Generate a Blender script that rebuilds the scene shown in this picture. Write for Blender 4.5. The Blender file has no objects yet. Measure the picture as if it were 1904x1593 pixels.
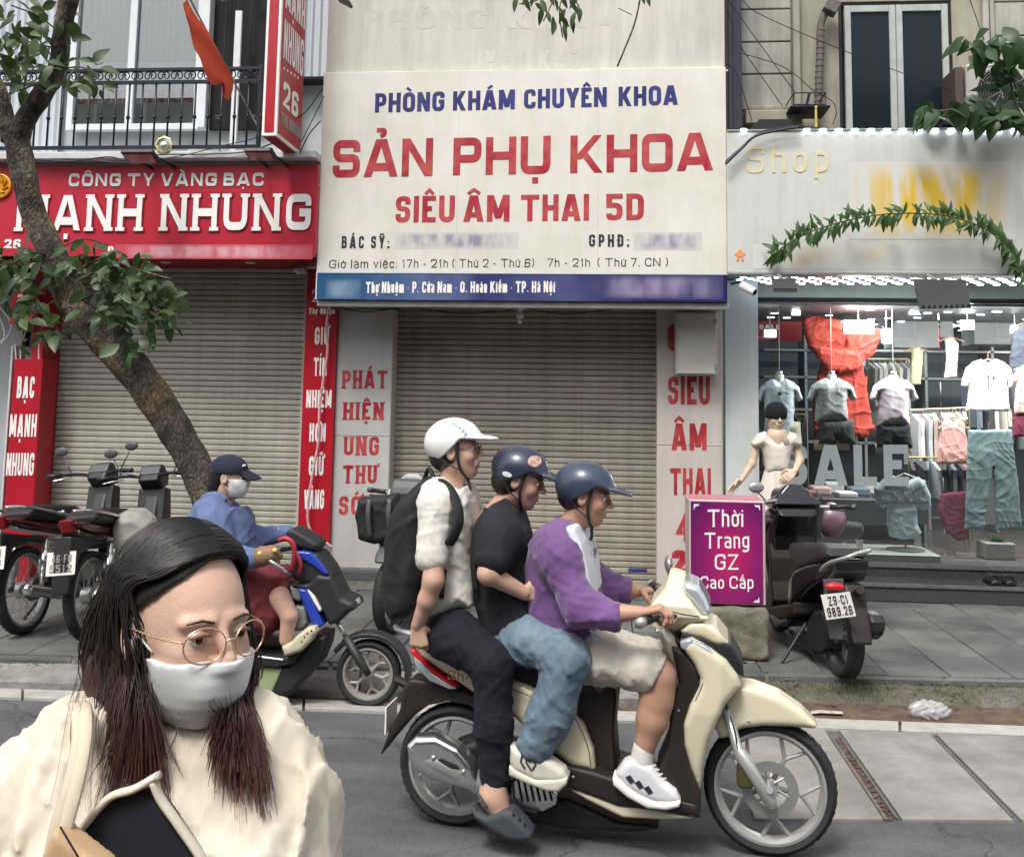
import bpy,math,random,unicodedata
import numpy as np
from mathutils import Vector,Matrix
random.seed(7)
RNG=np.random.default_rng(5)
SC=bpy.context.scene
COL=SC.collection
PI=math.pi
# ------------------------------------------------------------------ camera
FPX,PPX,PPY,CAMZ=1900.0,952.0,541.0,1.72
W0,H0=1904.0,1593.0
_psi,_th,_ro=math.atan(180/1900),math.radians(6.1),0.0165
CF=np.array([-math.sin(_psi)*math.cos(_th),math.cos(_psi)*math.cos(_th),math.sin(_th)])
_r0=np.array([math.cos(_psi),math.sin(_psi),0.0])
_u0=np.cross(_r0,CF)
CR=_r0*math.cos(_ro)+_u0*math.sin(_ro)
CU=_u0*math.cos(_ro)-_r0*math.sin(_ro)
CAM=np.array([0.0,0.0,CAMZ])
cd=bpy.data.cameras.new('camera')
cam=bpy.data.objects.new('camera',cd)
COL.objects.link(cam)
cd.sensor_fit='HORIZONTAL';cd.sensor_width=36.0
cd.lens=36.0*FPX/W0
cd.shift_x=(W0/2-PPX)/W0
cd.shift_y=-(H0/2-PPY)/W0
cd.clip_start=0.05;cd.clip_end=400
m=Matrix(((CR[0],CU[0],-CF[0],CAM[0]),(CR[1],CU[1],-CF[1],CAM[1]),(CR[2],CU[2],-CF[2],CAM[2]),(0,0,0,1)))
cam.matrix_world=m
SC.camera=cam
# ------------------------------------------------------------------ world, sun, exposure
SUN_EL,SUN_AZ=math.radians(58),math.radians(200)
w=bpy.data.worlds.new('World');SC.world=w;w.use_nodes=True
nt=w.node_tree;nt.nodes.clear()
sky=nt.nodes.new('ShaderNodeTexSky');sky.sky_type='NISHITA';sky.sun_disc=False
sky.sun_elevation=SUN_EL;sky.sun_rotation=SUN_AZ;sky.air_density=1.0;sky.dust_density=4.0;sky.ozone_density=1.0
hsv=nt.nodes.new('ShaderNodeHueSaturation');hsv.inputs['Saturation'].default_value=0.22
bg=nt.nodes.new('ShaderNodeBackground');bg.inputs[1].default_value=0.15
wo=nt.nodes.new('ShaderNodeOutputWorld')
nt.links.new(sky.outputs[0],hsv.inputs['Color']);nt.links.new(hsv.outputs[0],bg.inputs[0]);nt.links.new(bg.outputs[0],wo.inputs[0])
sd=bpy.data.lights.new('sun','SUN');sd.energy=1.5;sd.angle=math.radians(14);sd.color=(1.0,0.965,0.91)
sun=bpy.data.objects.new('sun',sd);COL.objects.link(sun)
# light comes from behind the camera, a little from the left
_sdir=Vector((math.sin(SUN_AZ)*math.cos(SUN_EL),math.cos(SUN_AZ)*math.cos(SUN_EL),math.sin(SUN_EL)))
sun.rotation_euler=_sdir.to_track_quat('Z','Y').to_euler()
SC.view_settings.view_transform='Standard';SC.view_settings.look='None'
SC.view_settings.gamma=1.0;SC.view_settings.use_curve_mapping=False
SC.view_settings.exposure=0.72
try:
 SC.cycles.max_bounces=8;SC.cycles.transparent_max_bounces=24;SC.cycles.caustics_reflective=False
 SC.cycles.caustics_refractive=False;SC.cycles.sample_clamp_indirect=6.0
 SC.cycles.use_denoising=True
except Exception:pass
# ------------------------------------------------------------------ points of the place
def ray(px,py):return CR*(px-PPX)-CU*(py-PPY)+CF*FPX
def onY(px,py,Y):d=ray(px,py);return CAM+d*((Y-CAM[1])/d[1])
def onZ(px,py,Z=0.0):d=ray(px,py);return CAM+d*((Z-CAM[2])/d[2])
def onX(px,py,X):d=ray(px,py);return CAM+d*((X-CAM[0])/d[0])
class Frame:
 """a vertical plane in the place: u forward along it, v away from the viewer"""
 def __init__(s,p,q=None,u=None):
  s.o=np.array(p,float)
  uu=np.array(q,float)-s.o if u is None else np.array(u,float)
  uu[2]=0;s.u=uu/np.linalg.norm(uu);s.v=np.array([-s.u[1],s.u[0],0.0])
 def at(s,px,py,lat=0.0):
  d=ray(px,py);p0=s.o+s.v*lat
  return CAM+d*(((p0-CAM)@s.v)/(d@s.v))
 def loc(s,p):
  q=np.array(p)-s.o;return np.array([q@s.u,q@s.v,q[2]])
 def wor(s,a,b,c):return s.o+s.u*a+s.v*b+np.array([0,0,c])
# ------------------------------------------------------------------ objects
def setp(o,label=None,cat=None,group=None,kind=None):
 if label:o['label']=label
 if cat:o['category']=cat
 if group:o['group']=group
 if kind:o['kind']=kind
 return o
def thing(name,label,cat,loc=(0,0,0),group=None):
 o=bpy.data.objects.new(name,None);COL.objects.link(o);o.empty_display_size=0.1
 o.location=tuple(float(c)for c in loc)
 return setp(o,label,cat,group)
def rootloc(p):
 while p.parent is not None:p=p.parent
 return np.array(p.location)if p.type=='EMPTY' or True else 0
def wloc(p):
 l=np.zeros(3)
 while p is not None:l=l+np.array(p.location);p=p.parent
 return l
class G:
 """collects world-space geometry for ONE mesh"""
 def __init__(s):s.v=[];s.f=[];s.mi=[];s.cur=0
 def add(s,vs,fs):
  n=len(s.v);s.v.extend([tuple(float(c)for c in p)for p in vs]);s.f.extend([tuple(n+i for i in f)for f in fs]);s.mi.extend([s.cur]*len(fs));return s
 def box(s,lo,hi,bev=0.0):
  lo=np.minimum(lo,hi)if False else np.array(lo,float);hi=np.array(hi,float)
  lo,hi=np.minimum(lo,hi),np.maximum(lo,hi)
  return s.obox((lo+hi)/2,(hi-lo)/2,np.eye(3),bev)
 def obox(s,c,h,R=np.eye(3),bev=0.0):
  c=np.array(c,float);h=np.array(h,float)
  if bev<=0:
   vs=[c+R@(h*np.array(k))for k in((-1,-1,-1),(1,-1,-1),(1,1,-1),(-1,1,-1),(-1,-1,1),(1,-1,1),(1,1,1),(-1,1,1))]
   return s.add(vs,[(0,3,2,1),(4,5,6,7),(0,1,5,4),(1,2,6,5),(2,3,7,6),(3,0,4,7)])
  b=min(bev,0.45*min(h));vs=[];idx={}
  for sx in(-1,1):
   for sy in(-1,1):
    for sz in(-1,1):
     sg=np.array([sx,sy,sz])
     for ax in range(3):
      d=h-b;d=d*sg;d[ax]=h[ax]*sg[ax]
      idx[(sx,sy,sz,ax)]=len(vs);vs.append(c+R@d)
  fs=[]
  for ax in range(3):
   o1,o2=[a for a in range(3)if a!=ax]
   for sa in(-1,1):
    q=[]
    for(p1,p2)in((-1,-1),(1,-1),(1,1),(-1,1)):
     k=[0,0,0];k[ax]=sa;k[o1]=p1;k[o2]=p2;q.append(idx[(*k,ax)])
    fs.append(q)
  for ax in range(3):
   o1,o2=[a for a in range(3)if a!=ax]
   for p1 in(-1,1):
    for p2 in(-1,1):
     def K(t,a):
      k=[0,0,0];k[ax]=t;k[o1]=p1;k[o2]=p2;return idx[(*k,a)]
     fs.append([K(-1,o1),K(1,o1),K(1,o2),K(-1,o2)])
  for sx in(-1,1):
   for sy in(-1,1):
    for sz in(-1,1):fs.append([idx[(sx,sy,sz,a)]for a in range(3)])
  out=[]
  for f in fs:
   P=[vs[i]for i in f];n=np.cross(P[1]-P[0],P[2]-P[0]);m_=sum(P)/len(P)
   out.append(f if n@(m_-c)>0 else f[::-1])
  return s.add(vs,out)
 def tube(s,pts,rad,n=10,cap=True,flat=None):
  pts=[np.array(p,float)for p in pts]
  if np.isscalar(rad):rad=[rad]*len(pts)
  up=None;base=len(s.v);vs=[]
  for i,p in enumerate(pts):
   t=pts[min(i+1,len(pts)-1)]-pts[max(i-1,0)];t=t/(np.linalg.norm(t)+1e-9)
   if up is None:
    a=np.array([0,0,1.0])if abs(t[2])<0.9 else np.array([0,1.0,0])
    up=np.cross(t,np.cross(a,t))
   up=up-t*(up@t);up/=np.linalg.norm(up)+1e-9;sd_=np.cross(t,up)
   fl=1.0 if flat is None else flat
   for k in range(n):
    a=2*PI*k/n;vs.append(p+rad[i]*(math.cos(a)*sd_+fl*math.sin(a)*up))
  fs=[]
  for i in range(len(pts)-1):
   for k in range(n):
    a=i*n+k;b=i*n+(k+1)%n;fs.append((a,b,b+n,a+n))
  if cap:
   fs.append(tuple(range(n-1,-1,-1)));fs.append(tuple((len(pts)-1)*n+k for k in range(n)))
  return s.add(vs,fs)
 def cyl(s,p,q,r,r2=None,n=16):return s.tube([p,q],[r,r if r2 is None else r2],n)
 def ball(s,c,r,n=12,m_=8,sc=(1,1,1),R=np.eye(3)):
  vs=[];c=np.array(c,float)
  for i in range(m_+1):
   t=PI*i/m_
   for k in range(n):
    a=2*PI*k/n
    vs.append(c+R@(np.array([math.sin(t)*math.cos(a)*sc[0],math.sin(t)*math.sin(a)*sc[1],math.cos(t)*sc[2]])*r))
  fs=[(i*n+k,(i+1)*n+k,(i+1)*n+(k+1)%n,i*n+(k+1)%n)for i in range(m_)for k in range(n)]
  return s.add(vs,fs)
 def lathe(s,c,axis,prof,n=32,a0=0.0,a1=2*PI):
  """prof: list of (along axis, radius), closed ring when ends meet"""
  c=np.array(c,float);ax=np.array(axis,float);ax/=np.linalg.norm(ax)
  t=np.array([0,0,1.0])if abs(ax[2])<0.9 else np.array([1.0,0,0])
  e1=np.cross(ax,t);e1/=np.linalg.norm(e1);e2=np.cross(ax,e1);full=abs(a1-a0-2*PI)<1e-6
  cnt=n if full else n+1;vs=[]
  for k in range(cnt):
   a=a0+(a1-a0)*k/n
   for(h,r)in prof:vs.append(c+ax*h+r*(math.cos(a)*e1+math.sin(a)*e2))
  L=len(prof);fs=[]
  for k in range(n):
   k2=(k+1)%cnt
   for j in range(L-1):fs.append((k*L+j,k2*L+j,k2*L+j+1,k*L+j+1))
  return s.add(vs,fs)
 def prism(s,poly,vec):
  """poly: 3D points of a planar outline; vec: extrusion"""
  poly=[np.array(p,float)for p in poly];vec=np.array(vec,float);n=len(poly)
  vs=poly+[p+vec for p in poly]
  nn=sum(np.cross(poly[i],poly[(i+1)%n])for i in range(n))
  rev=nn@vec>0
  a=tuple(range(n));b=tuple(range(n,2*n));sides=[(i,(i+1)%n,n+(i+1)%n,n+i)for i in range(n)]
  if rev:fs=[a[::-1],b]+sides
  else:fs=[a,b[::-1]]+[f[::-1]for f in sides]
  return s.add(vs,fs)
 def quad(s,a,b,c,d):return s.add([a,b,c,d],[(0,1,2,3)])
def mesh_of(g,mats,origin=(0,0,0),smooth=False,name='mesh'):
 me=bpy.data.meshes.new(name);o=np.array(origin,float)
 if isinstance(g,tuple):
  v,f=g;me.from_pydata((np.asarray(v)-o).tolist(),[],f.tolist()if hasattr(f,'tolist')else f)
 else:
  v=np.array(g.v)-o if len(g.v)else np.zeros((0,3));me.from_pydata(v.tolist(),[],g.f)
 if not isinstance(mats,(list,tuple)):mats=[mats]
 for m_ in mats:me.materials.append(m_)
 if not isinstance(g,tuple)and len(mats)>1:me.polygons.foreach_set('material_index',g.mi)
 if smooth:me.polygons.foreach_set('use_smooth',[True]*len(me.polygons))
 me.update();return me
def part(name,g,mats,parent,smooth=False,label=None,kind=None):
 o=bpy.data.objects.new(name,mesh_of(g,mats,wloc(parent),smooth,name));COL.objects.link(o);o.parent=parent
 return setp(o,label,None,None,kind)
def solo(name,g,mats,label=None,cat=None,group=None,kind=None,smooth=False,origin=(0,0,0)):
 o=bpy.data.objects.new(name,mesh_of(g,mats,origin,smooth,name));COL.objects.link(o)
 o.location=tuple(float(c)for c in origin)
 return setp(o,label,cat,group,kind)
def dupmesh(src,parent,loc,name=None):
 o=bpy.data.objects.new(name or src.name.split('.')[0],src.data);COL.objects.link(o);o.parent=parent
 o.location=tuple(float(c)for c in loc);return o
def smoothby(o,ang=0.6):
 for p in o.data.polygons:p.use_smooth=True
 try:o.data.set_sharp_from_angle(angle=ang)
 except Exception:pass
 return o
# ------------------------------------------------------------------ materials
MATS={}
def M(name,col,rough=0.55,metal=0.0,var=0.0,vs=6.0,col2=None,bump=0.0,bs=60.0,coat=0.0,spec=0.5,alpha=1.0,trans=0.0,emis=None,es=0.0,ior=1.45,stretch=(1,1,1),sheen=0.0,det=6.0,sss=0.0,rvar=0.0,world=False):
 if name in MATS:return MATS[name]
 m_=bpy.data.materials.new(name);m_.use_nodes=True;t=m_.node_tree;b=t.nodes['Principled BSDF']
 c4=(*col,1.0);b.inputs['Base Color'].default_value=c4;b.inputs['Roughness'].default_value=rough
 b.inputs['Metallic'].default_value=metal;b.inputs['IOR'].default_value=ior
 b.inputs['Specular IOR Level'].default_value=spec;b.inputs['Coat Weight'].default_value=coat;b.inputs['Coat Roughness'].default_value=0.06
 b.inputs['Alpha'].default_value=alpha;b.inputs['Transmission Weight'].default_value=trans
 b.inputs['Sheen Weight'].default_value=sheen
 if sss:b.inputs['Subsurface Weight'].default_value=sss;b.inputs['Subsurface Radius'].default_value=(0.012,0.005,0.003);b.inputs['Subsurface Scale'].default_value=1.0
 if emis:b.inputs['Emission Color'].default_value=(*emis,1);b.inputs['Emission Strength'].default_value=es
 tc=None
 if var>0 or col2 or bump>0 or rvar>0:
  tc=t.nodes.new('ShaderNodeTexCoord');mp=t.nodes.new('ShaderNodeMapping');mp.inputs['Scale'].default_value=stretch
  t.links.new(t.nodes.new('ShaderNodeNewGeometry').outputs['Position']if world else tc.outputs['Object'],mp.inputs[0])
 if var>0 or col2:
  n=t.nodes.new('ShaderNodeTexNoise');n.inputs['Scale'].default_value=vs;n.inputs['Detail'].default_value=det;n.inputs['Roughness'].default_value=0.65
  t.links.new(mp.outputs[0],n.inputs['Vector'])
  r=t.nodes.new('ShaderNodeValToRGB');r.color_ramp.elements[0].position=0.36;r.color_ramp.elements[1].position=0.66
  c2=col2 if col2 else tuple(min(1,c*(1+var))for c in col)
  c1=col if col2 else tuple(c*(1-var)for c in col)
  r.color_ramp.elements[0].color=(*c1,1);r.color_ramp.elements[1].color=(*c2,1)
  t.links.new(n.outputs['Fac'],r.inputs[0]);t.links.new(r.outputs[0],b.inputs['Base Color'])
  if rvar>0:
   mr=t.nodes.new('ShaderNodeMapRange');mr.inputs['To Min'].default_value=max(0.02,rough-rvar);mr.inputs['To Max'].default_value=min(1,rough+rvar)
   t.links.new(n.outputs['Fac'],mr.inputs[0]);t.links.new(mr.outputs[0],b.inputs['Roughness'])
 if bump>0:
  n2=t.nodes.new('ShaderNodeTexNoise');n2.inputs['Scale'].default_value=bs;n2.inputs['Detail'].default_value=5
  t.links.new(mp.outputs[0],n2.inputs['Vector'])
  bp=t.nodes.new('ShaderNodeBump');bp.inputs['Strength'].default_value=1.0;bp.inputs['Distance'].default_value=bump
  t.links.new(n2.outputs['Fac'],bp.inputs['Height']);t.links.new(bp.outputs[0],b.inputs['Normal'])
 MATS[name]=m_;return m_
def creased(m_,dist=.004,sc=9.0):
 """soft wrinkles in the weave on top of the fine bump"""
 t=m_.node_tree;b=t.nodes['Principled BSDF'];tc=t.nodes.new('ShaderNodeTexCoord');n=t.nodes.new('ShaderNodeTexNoise');n.noise_type='RIDGED_MULTIFRACTAL'
 n.inputs['Scale'].default_value=sc;n.inputs['Detail'].default_value=3;n.inputs['Distortion'].default_value=.6
 mp=t.nodes.new('ShaderNodeMapping');mp.inputs['Scale'].default_value=(1,1,.55);mp.inputs['Rotation'].default_value=(.3,.5,0)
 t.links.new(tc.outputs['Object'],mp.inputs[0]);t.links.new(mp.outputs[0],n.inputs['Vector']);bp=t.nodes.new('ShaderNodeBump');bp.inputs['Distance'].default_value=dist;bp.inputs['Strength'].default_value=.9
 t.links.new(n.outputs['Fac'],bp.inputs['Height'])
 if b.inputs['Normal'].is_linked:t.links.new(b.inputs['Normal'].links[0].from_socket,bp.inputs['Normal'])
 t.links.new(bp.outputs[0],b.inputs['Normal']);return m_
def ramp_nodes(t,fac,stops):
 r=t.nodes.new('ShaderNodeValToRGB');els=r.color_ramp.elements
 while len(els)<len(stops):els.new(0.5)
 for e,(p,c)in zip(els,stops):e.position=p;e.color=(*c,1)
 t.links.new(fac,r.inputs[0]);return r.outputs[0]
def island_var(m_,amt=0.15):
 """vary the colour a little from object to object"""
 t=m_.node_tree;b=t.nodes['Principled BSDF'];inp=b.inputs['Base Color']
 oi=t.nodes.new('ShaderNodeObjectInfo');mr=t.nodes.new('ShaderNodeMapRange');mr.inputs['To Min'].default_value=1-amt;mr.inputs['To Max'].default_value=1+amt
 t.links.new(oi.outputs['Random'],mr.inputs[0]);h=t.nodes.new('ShaderNodeHueSaturation');t.links.new(mr.outputs[0],h.inputs['Value'])
 if inp.is_linked:t.links.new(inp.links[0].from_socket,h.inputs['Color'])
 else:h.inputs['Color'].default_value=inp.default_value
 t.links.new(h.outputs[0],inp);return m_
# ------------------------------------------------------------------ smooth solids from distance fields
def surfnet(f,lo,hi,h):
 lo=np.array(lo,float);hi=np.array(hi,float);n=np.maximum(4,np.ceil((hi-lo)/h).astype(int)+1)
 ax=[lo[i]+h*np.arange(n[i])for i in range(3)]
 X,Y,Z=np.meshgrid(*ax,indexing='ij');P=np.stack([X,Y,Z],-1)
 D=f(P).astype(np.float32)
 D[0],D[-1]=np.maximum(D[0],1e-3),np.maximum(D[-1],1e-3)
 D[:,0],D[:,-1]=np.maximum(D[:,0],1e-3),np.maximum(D[:,-1],1e-3)
 D[:,:,0],D[:,:,-1]=np.maximum(D[:,:,0],1e-3),np.maximum(D[:,:,-1],1e-3)
 S=D<0;c=n-1
 cnt=np.zeros(c,np.float32);acc=np.zeros((*c,3),np.float32)
 def sl(o):return tuple(slice(o[i],o[i]+c[i])for i in range(3))
 for a in range(3):
  o1,o2=[b for b in range(3)if b!=a]
  for p in(0,1):
   for q in(0,1):
    A=[0,0,0];A[o1]=p;A[o2]=q;B=list(A);B[a]=1
    da,db=D[sl(A)],D[sl(B)];cr=(S[sl(A)]!=S[sl(B)])
    t=np.where(cr,da/np.where(cr,da-db,1),0)
    cnt+=cr
    acc[...,a]+=np.where(cr,t,0);acc[...,o1]+=cr*p;acc[...,o2]+=cr*q
 mk=cnt>0;idx=-np.ones(c,np.int64);idx[mk]=np.arange(mk.sum())
 base=np.stack(np.nonzero(mk),-1);V=lo+h*(base+acc[mk]/cnt[mk][:,None])
 F=[]
 for a in range(3):
  o1,o2=(a+1)%3,(a+2)%3
  s0=[slice(None)]*3;s1=[slice(None)]*3;s0[a]=slice(0,-1);s1[a]=slice(1,None)
  s0[o1]=slice(1,-1);s1[o1]=slice(1,-1);s0[o2]=slice(1,-1);s1[o2]=slice(1,-1)
  A_,B_=S[tuple(s0)],S[tuple(s1)];e=np.stack(np.nonzero(A_!=B_),-1)
  if len(e)==0:continue
  ins=A_[tuple(e.T)];e=e.copy();e[:,o1]+=1;e[:,o2]+=1
  def ci(d1,d2):
   k=e.copy();k[:,o1]-=d1;k[:,o2]-=d2;return idx[tuple(k.T)]
  q=np.stack([ci(1,1),ci(0,1),ci(0,0),ci(1,0)],-1)
  q[~ins]=q[~ins][:,::-1];F.append(q)
 return V,(np.concatenate(F)if F else np.zeros((0,4),int))
def smin(a,b,k):
 h_=np.clip(0.5+0.5*(b-a)/k,0,1);return b*(1-h_)+a*h_-k*h_*(1-h_)
def cap(P,a,b,ra,rb):
 a=np.array(a,float);b=np.array(b,float);d=b-a;t=np.clip(((P-a)@d)/(d@d+1e-12),0,1)
 return np.sqrt((((P-a)-t[...,None]*d)**2).sum(-1))-(ra+(rb-ra)*t)
def capf(P,a,b,ra,rb,ax,fl):
 """capsule flattened along unit axis ax by fl (<1 thinner)"""
 ax=np.array(ax,float);ax/=np.linalg.norm(ax);a=np.array(a,float)
 def tr(p):q=p-a;k=(q@ax);return a+q+(k*(1/fl-1))[...,None]*ax if q.ndim>1 else a+q+(k*(1/fl-1))*ax
 return cap(tr(P),tr(a),tr(np.array(b,float)),ra,rb)*min(1.0,fl)**0.5
def ell(P,c,r,R=None):
 q=P-np.array(c,float)
 if R is not None:q=q@R
 r=np.array(r,float);k0=np.sqrt(((q/r)**2).sum(-1));k1=np.sqrt(((q/r**2)**2).sum(-1))+1e-9
 return k0*(k0-1)/k1
def rbox(P,c,h,r,R=None):
 q=P-np.array(c,float)
 if R is not None:q=q@R
 q=np.abs(q)-(np.array(h,float)-r)
 return np.sqrt((np.maximum(q,0)**2).sum(-1))+np.minimum(q.max(-1),0)-r
def polyd(x,y,poly):
 """signed distance to a 2D polygon"""
 poly=np.array(poly,float);n=len(poly);d=np.full(x.shape,1e9);s=np.ones(x.shape)
 for i in range(n):
  a,b=poly[i],poly[i-1];ex,ey=b-a;wx,wy=x-a[0],y-a[1]
  t=np.clip((wx*ex+wy*ey)/(ex*ex+ey*ey+1e-12),0,1)
  bx,by=wx-ex*t,wy-ey*t;d=np.minimum(d,bx*bx+by*by)
  c1=y>=a[1];c2=y<b[1];c3=ex*wy>ey*wx
  flip=(c1&c2&c3)|(~c1&~c2&~c3);s=np.where(flip,-s,s)
 return s*np.sqrt(d)
def folds(P,amp,sc,seed=0,ridge=True):
 """cloth creases: narrow raised folds between broad flat areas"""
 r=np.random.default_rng(seed);out=0;Q=P*sc
 wx=np.sin(Q[...,0]*.9+1.6*np.sin(Q[...,2]*0.6+seed));wz=np.sin(Q[...,2]*.8+1.3*np.sin(Q[...,1]*0.9+seed))
 for k in range(4):
  d=r.normal(size=3);d[1]*=.4;d/=np.linalg.norm(d);ph=r.uniform(0,6)
  v=np.abs(np.sin((Q@d)*(1.0+.55*k)+ph+1.5*wx+1.1*wz));e=np.clip(1-v*1.8,0,1)
  out=out+e*e*(3-2*e)/(1+0.3*k)
 return-amp*(out-.35)*.75
def sdfpart(name,f,lo,hi,h,mat,parent,label=None,smooth=True):
 return part(name,surfnet(f,lo,hi,h),mat,parent,smooth,label)
def bounds(pts,pad):
 a=np.array(pts,float);return a.min(0)-pad,a.max(0)+pad
def spline(pts,n=8):
 """Catmull-Rom through the points"""
 P=[np.array(p,float)for p in pts];P=[2*P[0]-P[1]]+P+[2*P[-1]-P[-2]];out=[]
 for i in range(1,len(P)-2):
  for k in range(n):
   t=k/n;a,b,c,d=P[i-1],P[i],P[i+1],P[i+2]
   out.append(0.5*(2*b+(c-a)*t+(2*a-5*b+4*c-d)*t*t+(3*b-a-3*c+d)*t**3))
 out.append(P[-2]);return out
# ------------------------------------------------------------------ lettering: strokes on a unit cell, * marks a rounded corner, c a closed stroke
GL={
 'A':(1.0,['d0,0 .44,1','d1,0 .56,1','.22,.2 .78,.2']),'B':(.85,['0,0 0,1','0,1 *.9,1 *.9,.53 0,.53','0,.53 *1,.53 *1,0 0,0']),
 'C':(.85,['1,.7 *1,1 *0,1 *0,0 *1,0 1,.3']),'D':(.85,['0,0 0,1','0,1 *1,1 *1,0 0,0']),'E':(.75,['1,1 0,1 0,0 1,0','0,.52 .85,.52']),
 'F':(.72,['1,1 0,1 0,0','0,.5 .85,.5']),'G':(.88,['1,.72 *1,1 *0,1 *0,0 *1,0 1,.48 .55,.48']),'H':(.88,['0,0 0,1','1,0 1,1','0,.5 1,.5']),
 'I':(.25,['.5,0 .5,1']),'K':(.92,['0,0 0,1','d.96,1 .14,.36','d.36,.56 1,0']),'L':(.7,['0,1 0,0 1,0']),'M':(1.15,['0,0 0,1','1,0 1,1','d.04,1 .5,.12','d.96,1 .5,.12']),
 'N':(.92,['0,0 0,1','1,0 1,1','d.02,1 .98,0']),'O':(.88,['c*0,0 *0,1 *1,1 *1,0']),'P':(.82,['0,0 0,1','0,1 *1,1 *1,.42 0,.42']),'Q':(.9,['c*0,0 *0,1 *1,1 *1,0','.6,.3 1,-.08']),
 'R':(.86,['0,0 0,1','0,1 *1,1 *1,.45 0,.45','.5,.45 1,0']),'S':(.82,['1,.72 *1,1 *0,1 *0,.52 *1,.52 *1,0 *0,0 0,.28']),'T':(1.0,['0,1 1,1','.5,1 .5,0']),
 'U':(.86,['0,1 *0,0 *1,0 1,1']),'V':(.95,['d0,1 .46,0','d1,1 .54,0']),'W':(1.3,['d0,1 .25,0','d.5,.9 .25,0','d.5,.9 .75,0','d1,1 .75,0']),'X':(.9,['d0,0 1,1','d0,1 1,0']),'Y':(.92,['d0,1 .5,.38','d1,1 .5,.38','.5,.42 .5,0']),
 'Z':(.85,['0,1 1,1 0,0 1,0']),'0':(.8,['c*0,0 *0,1 *1,1 *1,0']),'1':(.45,['.1,.75 .7,1 .7,0']),'2':(.8,['0,.7 *0,1 *1,1 *1,.55 0,0 1,0']),
 '3':(.8,['0,.8 *0,1 *1,1 *1,.53 .4,.53','.4,.53 *1,.53 *1,0 *0,0 0,.2']),'4':(.85,['.75,0 .75,1','.75,1 0,.3 1,.3']),'5':(.8,['1,1 0,1 0,.58 *1,.58 *1,0 *0,0 0,.2']),
 '6':(.8,['1,.75 *1,1 *0,1 *0,0','*0,0 *0,0 *1,0 *1,.52 0,.52']),'7':(.75,['0,1 1,1 .35,0']),'8':(.8,['c*0,.53 *0,1 *1,1 *1,.53','c*0,0 *0,.5 *1,.5 *1,0']),'9':(.8,['1,.48 *0,.48 *0,1 1,1','.5,1 *1,1 *1,0 *0,0 0,.25']),
 '-':(.4,['0,.4 1,.4']),'.':(.18,['.5,-.02 .5,.06']),',':(.18,['.5,.1 .3,-.14']),':':(.18,['.5,.0 .5,.1','.5,.5 .5,.6']),'(':(.3,['1,1.1 *0,.75 *0,.25 1,-.1']),')':(.3,['0,1.1 *1,.75 *1,.25 0,-.1']),
 'a':(.62,['0,.62 *0,.72 *1,.72 1,0','1,.4 *0,.4 *0,0 *1,0 1,.12']),'b':(.62,['0,1 0,0','0,0 *1,0 *1,.72 0,.72']),'c':(.58,['1,.52 *1,.72 *0,.72 *0,0 *1,0 1,.2']),'d':(.62,['1,1 1,0','1,0 *0,0 *0,.72 1,.72']),
 'e':(.6,['0,.38 1,.38','1,.38 *1,.72 *0,.72 *0,0 *1,0 1,.18']),'g':(.62,['1,.72 *0,.72 *0,.05 1,.05','1,.72 *1,-.28 *0,-.28 0,-.18']),'h':(.62,['0,0 0,1','0,.6 *0,.72 *1,.72 1,0']),
 'i':(.16,['.5,0 .5,.72','.5,.93 .5,1.02']),'k':(.6,['0,0 0,1','1,.72 .05,.3','.3,.45 1,0']),'l':(.16,['.5,0 .5,1']),'m':(.95,['0,0 0,.72','0,.6 *0,.72 *.5,.72 .5,0','.5,.6 *.5,.72 *1,.72 1,0']),
 'n':(.6,['0,0 0,.72','0,.6 *0,.72 *1,.72 1,0']),'o':(.62,['c*0,0 *0,.72 *1,.72 *1,0']),'p':(.62,['0,-.28 0,.72','0,.72 *1,.72 *1,0 0,0']),'r':(.42,['0,0 0,.72','0,.5 *.05,.72 1,.72']),
 't':(.4,['.4,1 *.4,0 1,0','0,.72 1,.72']),'u':(.6,['0,.72 *0,0 *1,0','1,.72 1,0']),'v':(.6,['0,.72 .5,0 1,.72']),'y':(.6,['0,.72 .5,.05','1,.72 .3,-.28']),'s':(.55,['1,.58 *1,.72 *0,.72 *0,.38 *1,.38 *1,0 *0,0 0,.15']),
 '+':(.5,['0,.4 1,.4','.5,.15 .5,.65']),
}
DIA={'\u0300':['.25,.26 .68,.1'],'\u0301':['.32,.1 .75,.26'],'\u0302':['.1,.08 .5,.24 .9,.08'],'\u0309':['.3,.26 *.62,.26 *.62,.15 .45,.1'],
    '\u0303':['.08,.1 *.3,.22 *.65,.1 .9,.22'],'\u0323':None,'\u031b':None,'\u0306':['.15,.24 *.3,.08 *.7,.08 .85,.24']}
def _path(spec,mx,my,rad):
 closed=spec.startswith('c');spec=spec[1:]if closed else spec;P=[];rd=[]
 for tk in spec.split():
  r=tk.startswith('*');x,y=tk.lstrip('*').split(',');P.append(np.array([mx(float(x)),my(float(y))]));rd.append(r)
 n=len(P);out=[]
 for i,p in enumerate(P):
  if rd[i]and(closed or 0<i<n-1):
   a,b=P[i-1],P[(i+1)%n];la,lb=np.linalg.norm(a-p),np.linalg.norm(b-p);r=min(rad,la*0.5,lb*0.5)
   s_=p+(a-p)/(la+1e-9)*r;e=p+(b-p)/(lb+1e-9)*r
   for k in range(5):
    t=k/4;out.append((1-t)**2*s_+2*t*(1-t)*p+t*t*e)
  else:out.append(p)
 return out,closed
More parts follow.
